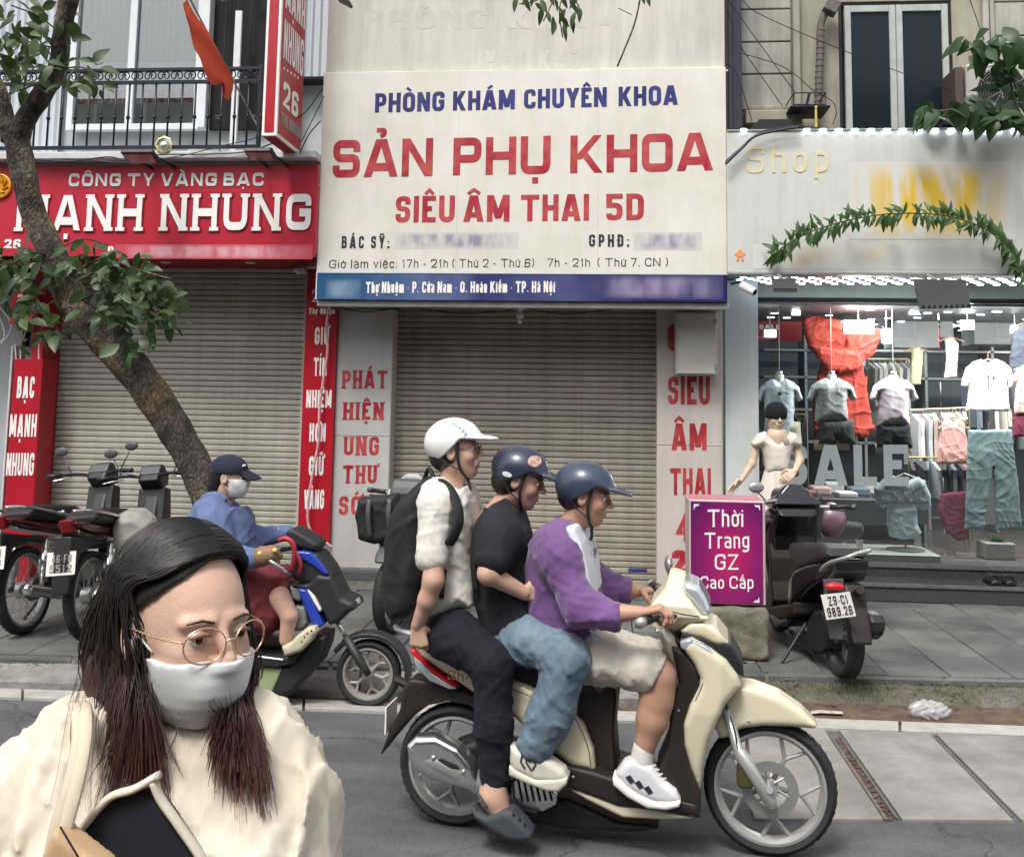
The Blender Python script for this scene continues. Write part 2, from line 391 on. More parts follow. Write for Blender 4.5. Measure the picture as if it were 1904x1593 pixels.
def ribbon(path,closed,t):
 P=[path[0]]
 for p in path[1:]:
  if np.linalg.norm(p-P[-1])>1e-5:P.append(p)
 if closed and np.linalg.norm(P[0]-P[-1])<1e-5:P.pop()
 n=len(P);L=[];R=[]
 for i in range(n):
  a=P[i]-P[i-1]if(i>0 or closed)else P[1]-P[0]
  b=P[(i+1)%n]-P[i]if(i<n-1 or closed)else P[-1]-P[-2]
  a=a/(np.linalg.norm(a)+1e-9);b=b/(np.linalg.norm(b)+1e-9)
  na=np.array([-a[1],a[0]]);nb=np.array([-b[1],b[0]]);m_=na+nb;l=np.linalg.norm(m_)
  m_=na if l<1e-3 else m_/l;k=1/max(0.62,m_@na);L.append(P[i]+m_*t/2*k);R.append(P[i]-m_*t/2*k)
 return L,R
def textstrokes(txt,t=0.2,rad=0.25,aspect=0.62,gap=0.16,serif=0.0,space=0.42):
 """returns strokes (L, R, closed) in cap-height units and the total width"""
 x=0.0;out=[];aspect=max(aspect,.6)
 for ci,ch in enumerate(txt):
  mark=len(out)
  if ch==' ':x+=space;continue
  bar=ch in 'Đđ';ch2={'Đ':'D','đ':'d'}.get(ch,ch);nf=unicodedata.normalize('NFD',ch2);b=nf[0]
  if b not in GL:x+=space;continue
  wd,specs=GL[b];narrow=wd<0.3;Wd=max(wd*aspect,t*1.02)if not narrow else max(t*1.02,wd*aspect*.6)
  low=b.islower();top=0.72 if low and b not in 'bdhklt' else 1.0
  mx=lambda u,x=x,Wd=Wd:x+t/2+u*(Wd-t)
  my=lambda v:t/2+v*(1-t)
  for sp in specs:
   if sp[0]=='d':
    (u0,v0),(u1,v1)=[tuple(map(float,q.split(',')))for q in sp[1:].split()];hw_=t*.56
    out.append(([np.array([mx(u0)-hw_,v0]),np.array([mx(u1)-hw_,v1])],[np.array([mx(u0)+hw_,v0]),np.array([mx(u1)+hw_,v1])],False)if v1>v0 else([np.array([mx(u1)-hw_,v1]),np.array([mx(u0)-hw_,v0])],[np.array([mx(u1)+hw_,v1]),np.array([mx(u0)+hw_,v0])],False));continue
   pth,cl=_path(sp,mx,my,rad)
   if not cl and len(pth)>1:
    tk=sp.split()
    for e,n_,q in((0,1,tk[0]),(-1,-2,tk[-1])):
     u_,v_=map(float,q.lstrip('*').split(','));dd=pth[e]-pth[n_];dd=dd/(np.linalg.norm(dd)+1e-9)
     if(abs(dd[1])>.9 and v_ in((0.,1.,.72,-.28)if low else(0.,1.)))or(abs(dd[0])>.9 and u_ in(0.,1.)and ch not in '-'):pth[e]=pth[e]+dd*t/2
   out.append((*ribbon(pth,cl,t),cl))
   if serif>0 and b.isalpha()and not low and not cl:
    for e,e2 in((pth[0],pth[1]),(pth[-1],pth[-2])):
     if abs(e[0]-e2[0])<0.35*abs(e[1]-e2[1])and(e[1]<t*0.7 or e[1]>1-t*0.7):
      q=[np.array([e[0]-t/2-serif,e[1]]),np.array([e[0]+t/2+serif,e[1]])]
      yy=t*0.3/2 if e[1]<0.5 else 1-t*0.3/2;q[0][1]=q[1][1]=yy
      out.append((*ribbon(q,False,t*0.45),False))
  if bar:
   q=[np.array([x-0.06,0.52]),np.array([x+Wd*0.5,0.52])];out.append((*ribbon(q,False,t*0.6),False))
  lvl=top-0.02;dt=min(t*0.62,0.12)
  for c_ in nf[1:]:
   if c_=='\u0323':
    cx=x+Wd/2;q=[np.array([cx-dt*.7,-0.17]),np.array([cx+dt*.7,-0.17])];out.append((*ribbon(q,False,dt*1.3),False))
   elif c_=='\u031b':
    q=[np.array([x+Wd-t*.6,top-dt*.5]),np.array([x+Wd+dt*.6,top-dt*.3]),np.array([x+Wd+dt*.9,top+dt*.9])];out.append((*ribbon(q,False,dt),False))
   elif c_ in DIA and DIA[c_]:
    wm=max(Wd,0.4);x0=x+Wd/2-wm*.5
    for sp in DIA[c_]:
     pth,cl=_path(sp,lambda u:x0+wm*(.12+.76*u),lambda v:lvl+v,0.08);out.append((*ribbon(pth,cl,dt),cl))
    lvl+=0.17
  for q_ in range(mark,len(out)):out[q_]=(*out[q_][:3],ci)
  x+=Wd+gap
 return out,x-gap
def letters(txt,origin,ex,ez,nrm,depth=0.003,g=None,grow=0.0,**kw):
 """origin: lower left on the surface; ex: vector spanning the full width; ez: cap height; nrm: unit normal towards the reader"""
 gs={};st,wd=textstrokes(txt,**kw);ex=np.array(ex,float)/wd;ez=np.array(ez,float);nrm=np.array(nrm,float);origin=np.array(origin,float)
 for i,(L,R,cl,ci)in enumerate(st):
  g=gs.setdefault(ci,G())
  d=depth+0.00025*(i%7)
  mp=lambda p,z:origin+ex*p[0]+ez*p[1]+nrm*z
  n=len(L);vs=[mp(p,d)for p in L]+[mp(p,d)for p in R]+[mp(p,0.0004)for p in L]+[mp(p,0.0004)for p in R];fs=[]
  for k in range(n if cl else n-1):
   a,b=k,(k+1)%n
   fs+=[(a,n+a,n+b,b),(a,b,2*n+b,2*n+a),(n+b,n+a,3*n+a,3*n+b)]
  if not cl:fs+=[(n,0,2*n,3*n),(n-1,2*n-1,4*n-1,3*n-1)]
  g.add(vs,fs)
 return list(gs.values())
def putletters(name,gs,mat,parent):
 nm='letter' if 'outline' not in name else 'letter_outline'
 for q in gs:part(nm,q,mat,parent)
def ptext(txt,x0,yb0,x1,yb1,cap_px,Y,name,mat,parent,depth=0.004,g=None,**kw):
 """lettering on the plane y=Y whose baseline runs between two places, cap height given at the middle"""
 a,b=onY(x0,yb0,Y),onY(x1,yb1,Y);mx,my=(x0+x1)/2,(yb0+yb1)/2
 h=onY(mx,my-cap_px,Y)-onY(mx,my,Y);ex=b-a
 gg=letters(txt,a,ex,np.array([0,0,h[2]]),(0,-1,0),depth,g,**kw)
 return putletters(name,gg,mat,parent)
# ================================================================== MATERIALS OF THE PLACE
def wallmat(name,c,c2,**k):return M(name,c,col2=c2,vs=k.pop('vs',2.2),rough=k.pop('rough',.75),bump=k.pop('bump',.002),bs=k.pop('bs',90),**k)
m_asph=M('asphalt',(.085,.088,.092),col2=(.125,.128,.132),vs=3.0,rough=.85,bump=.004,bs=260,det=12)
def _asph(m_):
 t=m_.node_tree;b=t.nodes['Principled BSDF'];src=b.inputs['Base Color'].links[0].from_socket
 tc=t.nodes.new('ShaderNodeTexCoord');v=t.nodes.new('ShaderNodeTexVoronoi');v.inputs['Scale'].default_value=95;t.links.new(tc.outputs['Object'],v.inputs['Vector'])
 mx=t.nodes.new('ShaderNodeMix');mx.data_type='RGBA';mx.blend_type='MULTIPLY';mx.inputs[0].default_value=.5
 c=ramp_nodes(t,v.outputs['Distance'],[(0,(1.25,1.22,1.18)),(.45,(.95,.95,.95)),(1,(.45,.45,.47))])
 t.links.new(src,mx.inputs[6]);t.links.new(c,mx.inputs[7])
 sp=t.nodes.new('ShaderNodeTexNoise');mp=t.nodes.new('ShaderNodeMapping');mp.inputs['Scale'].default_value=(.35,2.4,1);sp.inputs['Scale'].default_value=1.6;sp.inputs['Detail'].default_value=6
 t.links.new(tc.outputs['Object'],mp.inputs[0]);t.links.new(mp.outputs[0],sp.inputs['Vector'])
 m2=t.nodes.new('ShaderNodeMix');m2.data_type='RGBA';m2.blend_type='MULTIPLY';m2.inputs[0].default_value=1
 c2=ramp_nodes(t,sp.outputs['Fac'],[(.3,(.72,.72,.73)),(.55,(1,1,1)),(.75,(1.25,1.24,1.2))]);t.links.new(mx.outputs[2],m2.inputs[6]);t.links.new(c2,m2.inputs[7])
 vc=t.nodes.new('ShaderNodeTexVoronoi');vc.feature='DISTANCE_TO_EDGE';vc.inputs['Scale'].default_value=.9;nw=t.nodes.new('ShaderNodeTexNoise');nw.inputs['Scale'].default_value=4;nw.inputs['Detail'].default_value=8;t.links.new(tc.outputs['Object'],nw.inputs['Vector'])
 mw=t.nodes.new('ShaderNodeMix');mw.data_type='RGBA';mw.inputs[0].default_value=.25;t.links.new(tc.outputs['Object'],mw.inputs[6]);t.links.new(nw.outputs['Color'],mw.inputs[7]);t.links.new(mw.outputs[2],vc.inputs['Vector'])
 m5=t.nodes.new('ShaderNodeMix');m5.data_type='RGBA';m5.blend_type='MULTIPLY';m5.inputs[0].default_value=1;t.links.new(m2.outputs[2],m5.inputs[6]);t.links.new(ramp_nodes(t,vc.outputs['Distance'],[(0,(.45,.45,.45)),(.006,(1,1,1))]),m5.inputs[7]);t.links.new(m5.outputs[2],b.inputs['Base Color'])
_asph(m_asph)
m_conc=M('old_concrete',(.17,.165,.15),col2=(.29,.28,.255),vs=3,rough=.85,bump=.003,bs=150,det=12)
m_strip=M('pale_concrete_edging',(.30,.295,.27),col2=(.42,.41,.375),vs=8,rough=.85,bump=.003,bs=150)
m_gut=M('gutter_dirt',(.05,.045,.04),col2=(.11,.095,.08),vs=9,rough=.95,bump=.01,bs=60)
m_soil=M('red_soil',(.075,.045,.032),col2=(.15,.10,.075),vs=9,rough=.95,bump=.012,bs=50)
m_moss=M('mossy_soil',(.15,.135,.115),col2=(.075,.078,.045),vs=4.5,rough=.95,bump=.014,bs=45,det=10)
m_kerb=M('kerb_stone',(.15,.145,.135),col2=(.27,.26,.24),vs=6,rough=.85,bump=.008,bs=40,det=10)
m_tile=island_var(M('paving_stone',(.06,.063,.064),col2=(.15,.153,.145),vs=1.7,rough=.62,bump=.003,bs=120,det=12,rvar=.2,world=True),.16)
m_bed=M('paving_joint',(.03,.03,.03),rough=.95,var=.3,vs=20)
m_granite=M('dark_granite',(.035,.035,.037),col2=(.075,.075,.078),vs=60,rough=.35,rvar=.1)
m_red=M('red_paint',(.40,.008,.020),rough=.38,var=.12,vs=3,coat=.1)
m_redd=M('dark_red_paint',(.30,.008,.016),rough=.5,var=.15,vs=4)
m_white=M('white_letter',(.82,.80,.77),rough=.45)
m_letred=M('red_letter',(.33,.014,.028),col2=(.47,.075,.075),vs=5.5,rough=.4,det=2)
m_letblue=M('blue_letter',(.012,.018,.13),col2=(.04,.045,.19),vs=4,rough=.4,det=2)
m_letdark=M('dark_letter',(.025,.025,.05),rough=.5)
m_gold=M('gold_letter',(.78,.52,.09),col2=(.85,.66,.22),vs=7,rough=.35,metal=.3)
m_beige=wallmat('beige_board',(.62,.59,.52),(.73,.71,.64),vs=1.5,rough=.5,bump=.0006)
def grime(m_,dark=(.55,.5,.43),amt=.5,sc=(3.5,3.5,.35)):
 """rain streaks"""
 t=m_.node_tree;b=t.nodes['Principled BSDF'];inp=b.inputs['Base Color']
 tc=t.nodes.new('ShaderNodeTexCoord');mp=t.nodes.new('ShaderNodeMapping');mp.inputs['Scale'].default_value=sc
 n=t.nodes.new('ShaderNodeTexNoise');n.inputs['Scale'].default_value=2.4;n.inputs['Detail'].default_value=9;n.inputs['Roughness'].default_value=.7
 t.links.new(tc.outputs['Object'],mp.inputs[0]);t.links.new(mp.outputs[0],n.inputs['Vector'])
 c=ramp_nodes(t,n.outputs['Fac'],[(.42,(1,1,1)),(.72,dark)]);mx=t.nodes.new('ShaderNodeMix');mx.data_type='RGBA';mx.blend_type='MULTIPLY';mx.inputs[0].default_value=amt
 if inp.is_linked:t.links.new(inp.links[0].from_socket,mx.inputs[6])
 else:mx.inputs[6].default_value=inp.default_value
 t.links.new(c,mx.inputs[7]);t.links.new(mx.outputs[2],inp);return m_
grime(m_beige,amt=.15)
m_board=grime(wallmat('upper_board',(.50,.48,.43),(.60,.58,.53),vs=1.2,rough=.6,bump=.001),amt=.5)
m_slatL=island_var(grime(M('shutter_grey_green',(.43,.425,.36),rough=.5,var=.12,vs=2,metal=.15,world=True),amt=.4),.06)
m_slatC=island_var(grime(M('shutter_taupe',(.37,.335,.28),rough=.5,var=.14,vs=2,metal=.15,world=True),amt=.5),.07)
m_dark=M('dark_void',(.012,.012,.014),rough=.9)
m_metal=M('grey_metal',(.42,.42,.41),rough=.4,metal=.7,var=.1)
m_iron=M('black_iron',(.02,.024,.032),rough=.45,metal=.4)
m_wframe=M('white_frame',(.62,.64,.66),rough=.4,var=.06)
m_clad=M('pale_cladding',(.47,.51,.55),rough=.5,var=.06,vs=2)
m_curtain=M('curtain_cloth',(.42,.39,.33),rough=.9,var=.1,vs=4)
m_plast=grime(wallmat('old_plaster',(.31,.31,.27),(.42,.42,.37),vs=2.5,bump=.003),amt=.8)
m_plast2=grime(wallmat('yellowed_plaster',(.30,.28,.22),(.37,.35,.28),vs=2.5,bump=.003),amt=.8)
m_shopw=grime(wallmat('painted_white_wall',(.55,.60,.60),(.64,.68,.67),vs=1.5,bump=.001),amt=.3)
m_fascia=grime(wallmat('pale_fascia',(.55,.56,.53),(.64,.65,.61),vs=1.3,rough=.25,bump=.0004),amt=.25)
m_led=M('led_module',(.9,.93,1),emis=(.75,.85,1),es=9)
m_glow=M('lamp_glow',(1,1,1),emis=(1,.97,.9),es=14)
m_blk=M('black_plastic',(.018,.018,.02),rough=.42,bump=.0006,bs=300)
m_pipe=M('rusty_pipe',(.10,.085,.07),col2=(.17,.15,.13),vs=20,rough=.7)
def glassmat(name,tint=(.92,.95,.94),refl=.12,ior=1.5):
 if name in MATS:return MATS[name]
 m_=bpy.data.materials.new(name);m_.use_nodes=True;t=m_.node_tree;t.nodes.clear()
 o=t.nodes.new('ShaderNodeOutputMaterial');tr=t.nodes.new('ShaderNodeBsdfTransparent');tr.inputs[0].default_value=(*tint,1)
 gl=t.nodes.new('ShaderNodeBsdfGlossy');gl.inputs['Roughness'].default_value=.01;fr=t.nodes.new('ShaderNodeFresnel');fr.inputs[0].default_value=ior
 ad=t.nodes.new('ShaderNodeMath');ad.operation='ADD';ad.inputs[1].default_value=refl;mx=t.nodes.new('ShaderNodeMixShader')
 t.links.new(fr.outputs[0],ad.inputs[0]);t.links.new(ad.outputs[0],mx.inputs[0]);t.links.new(tr.outputs[0],mx.inputs[1]);t.links.new(gl.outputs[0],mx.inputs[2]);t.links.new(mx.outputs[0],o.inputs[0])
 MATS[name]=m_;return m_
m_glass=glassmat('shop_glass',refl=.05)
m_wglass=glassmat('window_glass',refl=.10)
m_clear=glassmat('clear_plastic',(.95,.95,.95),refl=.02)
# ================================================================== GROUND
g=G();g.quad((-150,-60,-.05),(150,-60,-.05),(150,200,-.05),(-150,200,-.05));solo('ground',g,m_conc,kind='structure')
def edge(xpx,y0,y1,Z):
 a,b=onZ(0,y0,Z),onZ(1904,y1,Z);return a+(b-a)*xpx
EX=(-1.6,2.4)
def band(y0,z0,y1,z1,n=60):
 """strip of ground between two lines along the street"""
 gg=G();rows=[(edge(t,*y0,z0),edge(t,*y1,z1))for t in np.linspace(EX[0],EX[1],n)]
 vs=[p for r in rows for p in r];fs=[(2*i,2*i+2,2*i+3,2*i+1)for i in range(n-1)]
 return gg.add(vs,fs)
A,B=edge(EX[0],1300,1372,0),edge(EX[1],1300,1372,0)
road=G();road.quad((A[0],-14,0),(B[0],-14,0),B,A);solo('road',road,m_asph,kind='structure')
def rough_band(name,y0,z0,y1,z1,mat,amp,n=420,m_=8,seed=1,kind='structure',parent=None):
 r=np.random.default_rng(seed);vs=[];N=r.normal(size=(n,m_+1))
 for _ in range(2):N=(N+np.roll(N,1,0)+np.roll(N,-1,0))/3
 N[:,0]*=.3;N[:,-1]*=.3
 for i,t in enumerate(np.linspace(EX[0],EX[1],n)):
  a,b=edge(t,*y0,z0),edge(t,*y1,z1)
  for k in range(m_+1):
   p=a+(b-a)*k/m_;p=p+np.array([0,N[i,k]*amp*.5,N[i,k]*amp]);vs.append(p)
 fs=[(i*(m_+1)+k,(i+1)*(m_+1)+k,(i+1)*(m_+1)+k+1,i*(m_+1)+k+1)for i in range(n-1)for k in range(m_)]
 gg=G();gg.add(vs,fs);return solo(name,gg,mat,kind=kind,smooth=True)
rough_band('gutter',(1300,1372),-.004,(1262,1318),.004,m_gut,.003)
# pale edging: separate cast lengths
edging=thing('gutter_edging','long pale concrete edging strip between the asphalt and the gutter','edging',edge(.3,1300,1372,0))
ts=np.linspace(-.55,1.75,9)
for i in range(8):
 a,b=edge(ts[i],1300,1372,0),edge(ts[i+1]-.003,1300,1372,0);c,d=edge(ts[i+1]-.003,1283,1354,0),edge(ts[i],1283,1354,0)
 g=G();g.prism([p+np.array([0,0,-.03])for p in(a,b,c,d)],(0,0,.044));part('edging_stone',g,m_strip,edging)
# kerb stones on the left, mossy bank on the right
def kerbstone(t0,t1,mat,zf,zb,y0=(1267,1318),y1=(1222,1266),seed=0):
 r=np.random.default_rng(seed+50);n=14;gg=G();vs=[];m_=6
 for t in np.linspace(t0,t1,n+1):
  a,b=edge(t,*y0,zf),edge(t,*y1,zb)
  prof=[a+np.array([0,0,-zf-.03]),a]+[a+(b-a)*k/m_ for k in range(1,m_+1)]+[b+np.array([0,0,-.2])]
  for k,p in enumerate(prof):vs.append(p+(r.normal(size=3)*np.array([.001,.004,.0025])if 0<k<len(prof)-1 else 0))
 L=m_+3;fs=[(i*L+k,(i+1)*L+k,(i+1)*L+k+1,i*L+k+1)for i in range(n)for k in range(L-1)]
 fs+=[tuple(range(L-1,-1,-1)),tuple(n*L+k for k in range(L))];return gg.add(vs,fs)
kerb=solo('kerb',kerbstone(-1.5,-.16,m_kerb,.05,.11),m_kerb,kind='structure')
kt=[-.158,-.02,.11,.235,.36,.47,.575,.68]
for i in range(len(kt)-1):smoothby(part('kerb_stone',kerbstone(kt[i],kt[i+1]-.0025,m_kerb,.05,.11,seed=i),m_kerb,kerb),.5)
rough_band('mossy_bank',(1267,1319),.008,(1222,1264),.115,m_moss,.0075,seed=3)
rough_band('soil_gutter',(1280,1352),.006,(1266,1317),.012,m_soil,.004,seed=4)
# pavement: bed and individual stones
PZ=.12
pv=G();a,b=edge(EX[0],1215,1262,PZ-.02),edge(EX[1],1215,1262,PZ-.02)
pv.prism([a,b,np.array([b[0],9.6,PZ-.02]),np.array([a[0],9.6,PZ-.02])],(0,0,-.1));pavement=solo('pavement',pv,m_bed,kind='structure')
for i in range(22):
 t0,t1=-.35+i*.085,-.35+(i+1)*.085-.004
 q=[edge(t0,1224,1267,PZ),edge(t1,1224,1267,PZ),edge(t1,1216.5,1259.5,PZ),edge(t0,1216.5,1259.5,PZ)]
 g=G();g.prism([p+np.array([0,0,-.06])for p in q],(0,0,.058+random.uniform(-.003,.002)));part('border_stone',g,m_tile,pavement)
TS=.375;X0=1.689
def edgeY(x):
 a,b=edge(0,1215,1261,PZ),edge(1,1215,1261,PZ);return a[1]+(b[1]-a[1])*(x-a[0])/(b[0]-a[0])
tileg=G();tileg.box((0,0,-.05),(TS-.007,TS-.007,0),.004)
tmesh=mesh_of(tileg,m_tile,name='paving_stone')
for ix in range(-19,7):
 x=X0+ix*TS;y=edgeY(x+TS/2);k=0
 g=G();y1=6.62 if True else 0
 q=[(x,edgeY(x)+.004,PZ-.05),(x+TS-.007,edgeY(x+TS)+.004,PZ-.05),(x+TS-.007,6.70,PZ-.05),(x,6.70,PZ-.05)]
 g.prism(q,(0,0,.05+random.uniform(-.002,.002)));part('paving_stone',g,m_tile,pavement)
 for iy in range(6):
  o=bpy.data.objects.new('paving_stone',tmesh);COL.objects.link(o);o.parent=pavement
  o.location=(x,6.707+iy*TS,PZ+random.uniform(-.0025,.0025));o.rotation_euler=(random.uniform(-.004,.004),random.uniform(-.004,.004),random.uniform(-.004,.004))
# concrete slabs let into the road at the right
road_o=bpy.data.objects['road']
def slab(x0,x1):
 g=G();ya,yb=(lambda x:4.57+(x-.97)*.12),(lambda x:edge(0,1300,1372,0)[1]+(x+3.39)*(edge(1,1300,1372,0)[1]-edge(0,1300,1372,0)[1])/5.58-.012)
 g.prism([(x0,ya(x0),-.03),(x1,ya(x1),-.03),(x1,yb(x1),-.03),(x0,yb(x0),-.03)],(0,0,.042));part('concrete_slab',g,m_conc,road_o)
for x0,x1 in((.62,1.155),(1.235,1.70),(1.735,2.42),(2.45,3.2),(3.23,4.1)):slab(x0,x1)
g=G();g.box((1.16,4.6,.002),(1.175,5.68,.014),.002);g.box((1.212,4.62,.002),(1.222,5.68,.013),.002);g.box((1.705,4.7,.002),(1.714,5.7,.014),.002);part('slab_edge_iron',g,m_pipe,road_o)
r=np.random.default_rng(8);g=G()
for i in range(170):
 x,y=r.uniform(1.178,1.21),r.uniform(4.6,5.65);s_=r.uniform(.004,.014);g.ball((x,y,.004),s_,5,3,(1.3,.8,.5))
part('joint_litter',g,m_soil,road_o,kind='stuff')
g=G()
for i in range(2600):
 t,k=r.uniform(-.3,1.3),r.uniform(0,1);a,b=edge(t,1267,1318,.035),edge(t,1222,1264,.115);p=a+(b-a)*k;s_=r.uniform(.0025,.008)
 g.ball(p+np.array([0,0,.003]),s_,5,3,(r.uniform(.6,1.8),r.uniform(.6,1.6),.6))
grit=solo('grit',g,M('grit_crumbs',(.16,.15,.13),col2=(.08,.09,.04),vs=4,rough=.9),kind='stuff')
g=G()
for i in range(1500):
 t=r.choice([r.normal(.74,.03),r.normal(.93,.03),r.normal(.84,.02)]);k=np.clip(r.normal(.55,.22),0,1);a,b=edge(t,1267,1318,.035),edge(t,1222,1264,.115);p=a+(b-a)*k
 d=np.array([r.normal(),r.normal(),0]);d/=np.linalg.norm(d);h_=r.uniform(.006,.02);w_=.003
 s_=np.cross(d,(0,0,1))*w_;g.add([p-s_,p+s_,p+d*h_*.8+np.array([0,0,h_])],[(0,1,2)])
solo('weeds',g,M('weed_green',(.06,.085,.025),col2=(.1,.12,.04),vs=9,rough=.8),kind='stuff')
# ================================================================== ROLLER SHUTTERS
def slatmesh(length,pitch,mat,name):
 n=6;pr=[(0,0),(-.004,.002),(-.009,.007),(-.011,pitch*.45),(-.010,pitch*.82),(-.003,pitch*.92),(0,pitch*.93)]
 g=G();vs=[(x,y,z)for x in(0,length)for(y,z)in pr];L=len(pr);g.add(vs,[(k,L+k,L+k+1,k+1)for k in range(L-1)]+[tuple(range(L)),tuple(range(2*L-1,L-1,-1))])
 return mesh_of(g,mat,name=name)
def shutter(parent,x0,x1,z0,z1,Y,pitch,mat):
 g=G();g.box((x0-.01,Y+.004,z0),(x1+.01,Y+.03,z1));sh=part('roller_shutter',g,m_dark,parent)
 me=slatmesh(x1-x0,pitch,mat,'slat');n=int((z1-z0)/pitch);base=wloc(parent)
 for i in range(n):
  o=bpy.data.objects.new('slat',me);COL.objects.link(o);o.parent=sh;o.location=(x0-base[0],Y+random.uniform(-.0012,.0012)-base[1],z0+.06+i*pitch-base[2])
 g=G();g.box((x0,Y-.02,z0),(x1,Y+.004,z0+.055),.004);part('bottom_bar',g,mat,parent)
 for a_,b_ in((x0-.045,x0-.002),(x1+.002,x1+.045)):g=G();g.box((a_,Y-.035,z0),(b_,Y+.02,z1),.003);part('guide_rail',g,M('shutter_rail',(.45,.45,.42),rough=.5),parent)
 return sh
YF=8.6;YS=8.75
# ------------------------------------------------------------------ left building (jeweller)
bl=thing('red_shop_building','narrow shop building with red ground floor, grey roller shutter and pale balcony floor above','building',(-2.7,8.7,0))
xl=onY(100,700,YS)[0];xr=onY(562,700,YS)[0];zt=onY(400,478,8.0)[2]
shutter(bl,xl,xr,PZ,zt-.02,YS,.0505,m_slatL)
xfr=onY(589,400,8.0)[0];xfl=-7.5
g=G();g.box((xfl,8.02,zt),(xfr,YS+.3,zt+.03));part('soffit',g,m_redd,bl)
for px_ in(308,465):
 c=onY(px_,494,8.35);g=G();g.lathe((c[0],8.35,zt-.004),(0,0,1),[(.0,.001),(0,.035),(.004,.045),(.004,.0)],20);part('downlight',g,M('downlight_white',(.8,.8,.8),rough=.3),bl)
# walls above
zb=onY(300,300,8.0)[2]
xcl=onY(592,100,8.1)[0]
g=G();g.box((xfl,YS+.05,PZ),(xl-.046,YS+.3,zt));g.box((xfl,9.2,zb-.12),(xcl+.35,9.4,8));part('wall',g,M('pale_wall',(.42,.44,.45),rough=.8,var=.1),bl)
g=G();g.box((xfl,7.9,zb-.0),(xfr,9.2,zb+.06),.006);part('balcony_slab',g,M('balcony_white',(.55,.56,.56),rough=.7,var=.15,vs=5),bl)
zsl=zb+.06
# corrugated cladding left and right of the windows
def corr(x0,x1,z0,z1,Y,pitch=.075,parent=None):
 g=G();n=int((x1-x0)/pitch)
 for i in range(n):
  xx=x0+i*pitch;pr=[(0,0),(.02,-.022),(pitch*.5,-.022),(pitch*.5+.02,0),(pitch,0)]
  vs=[(xx+a,Y+b,z)for z in(z0,z1)for a,b in pr];g.add(vs,[(k,k+1,5+k+1,5+k)for k in range(4)])
 return part('corrugated_cladding',g,m_clad,parent)
XW=lambda px_:onY(px_,120,9.1)[0]
ZW=lambda py_:onY(300,py_,9.1)[2]
corr(xfl,XW(128),zsl,8,9.12,parent=bl);corr(XW(556),XW(640),ZW(152),8,9.12,parent=bl)
g=G();g.box((XW(552),9.0,ZW(158)),(XW(640),9.19,ZW(152)),.005);part('ledge',g,m_dark,bl)
# window with curtains
def window(parent,x0,x1,z0,z1,Y,fr=.05,mat=None,mull=None,gm=None):
 mat=mat or m_wframe
 g=G();g.box((x0,Y-.04,z0),(x0+fr,Y+.04,z1),.004);g.box((x1-fr,Y-.04,z0),(x1,Y+.04,z1),.004)
 g.box((x0+fr,Y-.038,z0),(x1-fr,Y+.038,z0+fr),.004);g.box((x0+fr,Y-.038,z1-fr),(x1-fr,Y+.038,z1),.004)
 if mull:g.box((mull-fr*.6,Y-.036,z0+fr),(mull+fr*.6,Y+.036,z1-fr),.004)
 w_=part('window',g,mat,parent)
 xs=[x0+fr,mull,x1-fr]if mull else[x0+fr,x1-fr]
 for i in range(len(xs)-1):
  g=G();g.box((xs[i]+.003,Y,z0+fr),(xs[i+1]-.003,Y+.006,z1-fr));part('pane',g,gm or m_wglass,w_)
 return w_
window(bl,XW(133),XW(378),ZW(243),ZW(-60),9.1,.06,mull=XW(247))
def drape(x0,x1,z0,z1,Y,amp=.03,waves=9,mat=None,parent=None,name='curtain'):
 n=waves*8;g=G();vs=[]
 for i in range(n+1):
  u=i/n;x=x0+(x1-x0)*u;d=amp*math.sin(u*waves*2*PI+1.5*math.sin(u*9));vs+=[(x,Y+d,z0),(x,Y+d*.8,z1)]
 g.add(vs,[(2*i,2*i+2,2*i+3,2*i+1)for i in range(n)]);return part(name,g,mat or m_curtain,parent,True)
drape(XW(140),XW(238),ZW(108),ZW(-80),9.17,parent=bl);drape(XW(256),XW(368),ZW(108),ZW(-80),9.165,waves=11,parent=bl)
drape(XW(140),XW(370),ZW(240),ZW(110),9.18,amp=.008,waves=14,mat=M('white_cloth',(.62,.62,.62),rough=.8),parent=bl)
g=G();g.box((XW(138),9.13,ZW(228)),(XW(360),9.134,ZW(158)));ban=part('banner',g,M('banner_white',(.6,.58,.57),rough=.6,var=.1),bl)
gg=ptext('GNUHN HNAM',142,194,357,190,24,9.126,'lettering',m_letred,ban,t=.22,aspect=.7)
# dark doorway and things in it
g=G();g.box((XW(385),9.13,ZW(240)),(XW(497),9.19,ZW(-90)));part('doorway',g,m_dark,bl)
g=G();g.box((XW(378),9.02,ZW(242)),(XW(392),9.16,ZW(-90)),.004);g.box((XW(530),9.0,zsl),(XW(556),9.19,ZW(-90)),.004);part('door_jamb',g,m_wframe,bl)
g=G()
for px_ in(420,443,467):g.cyl((XW(px_),9.05,zsl),(XW(px_),9.05,7),.007,n=6)
for px_,py_ in((410,12),(478,8),(478,228),(412,228)):
 c=np.array([XW(px_),9.04,ZW(py_)]);g.tube([c+np.array([.045*math.cos(a)*(1-a/14),0,.045*math.sin(a)*(1-a/14)])for a in np.linspace(0,9,26)],.006,5)
part('iron_grille',g,m_iron,bl)
g=G();g.box((XW(448),8.9,zsl),(XW(460),8.93,ZW(38)),.003);pole_=solo('plank',g,m_wframe,'white plank leaning upright in the dark balcony doorway','plank')
g=G();c=np.array([XW(408),8.75,zsl]);g.lathe(c,(0,0,1),[(.0,.0),(0,.085),(.19,.10),(.19,.11),(.205,.11),(.205,.1),(.02,.08)],24)
solo('bucket',g,M('bucket_plastic',(.5,.5,.48),rough=.5),'off-white plastic bucket on the balcony floor beside the dark doorway','bucket',smooth=False)
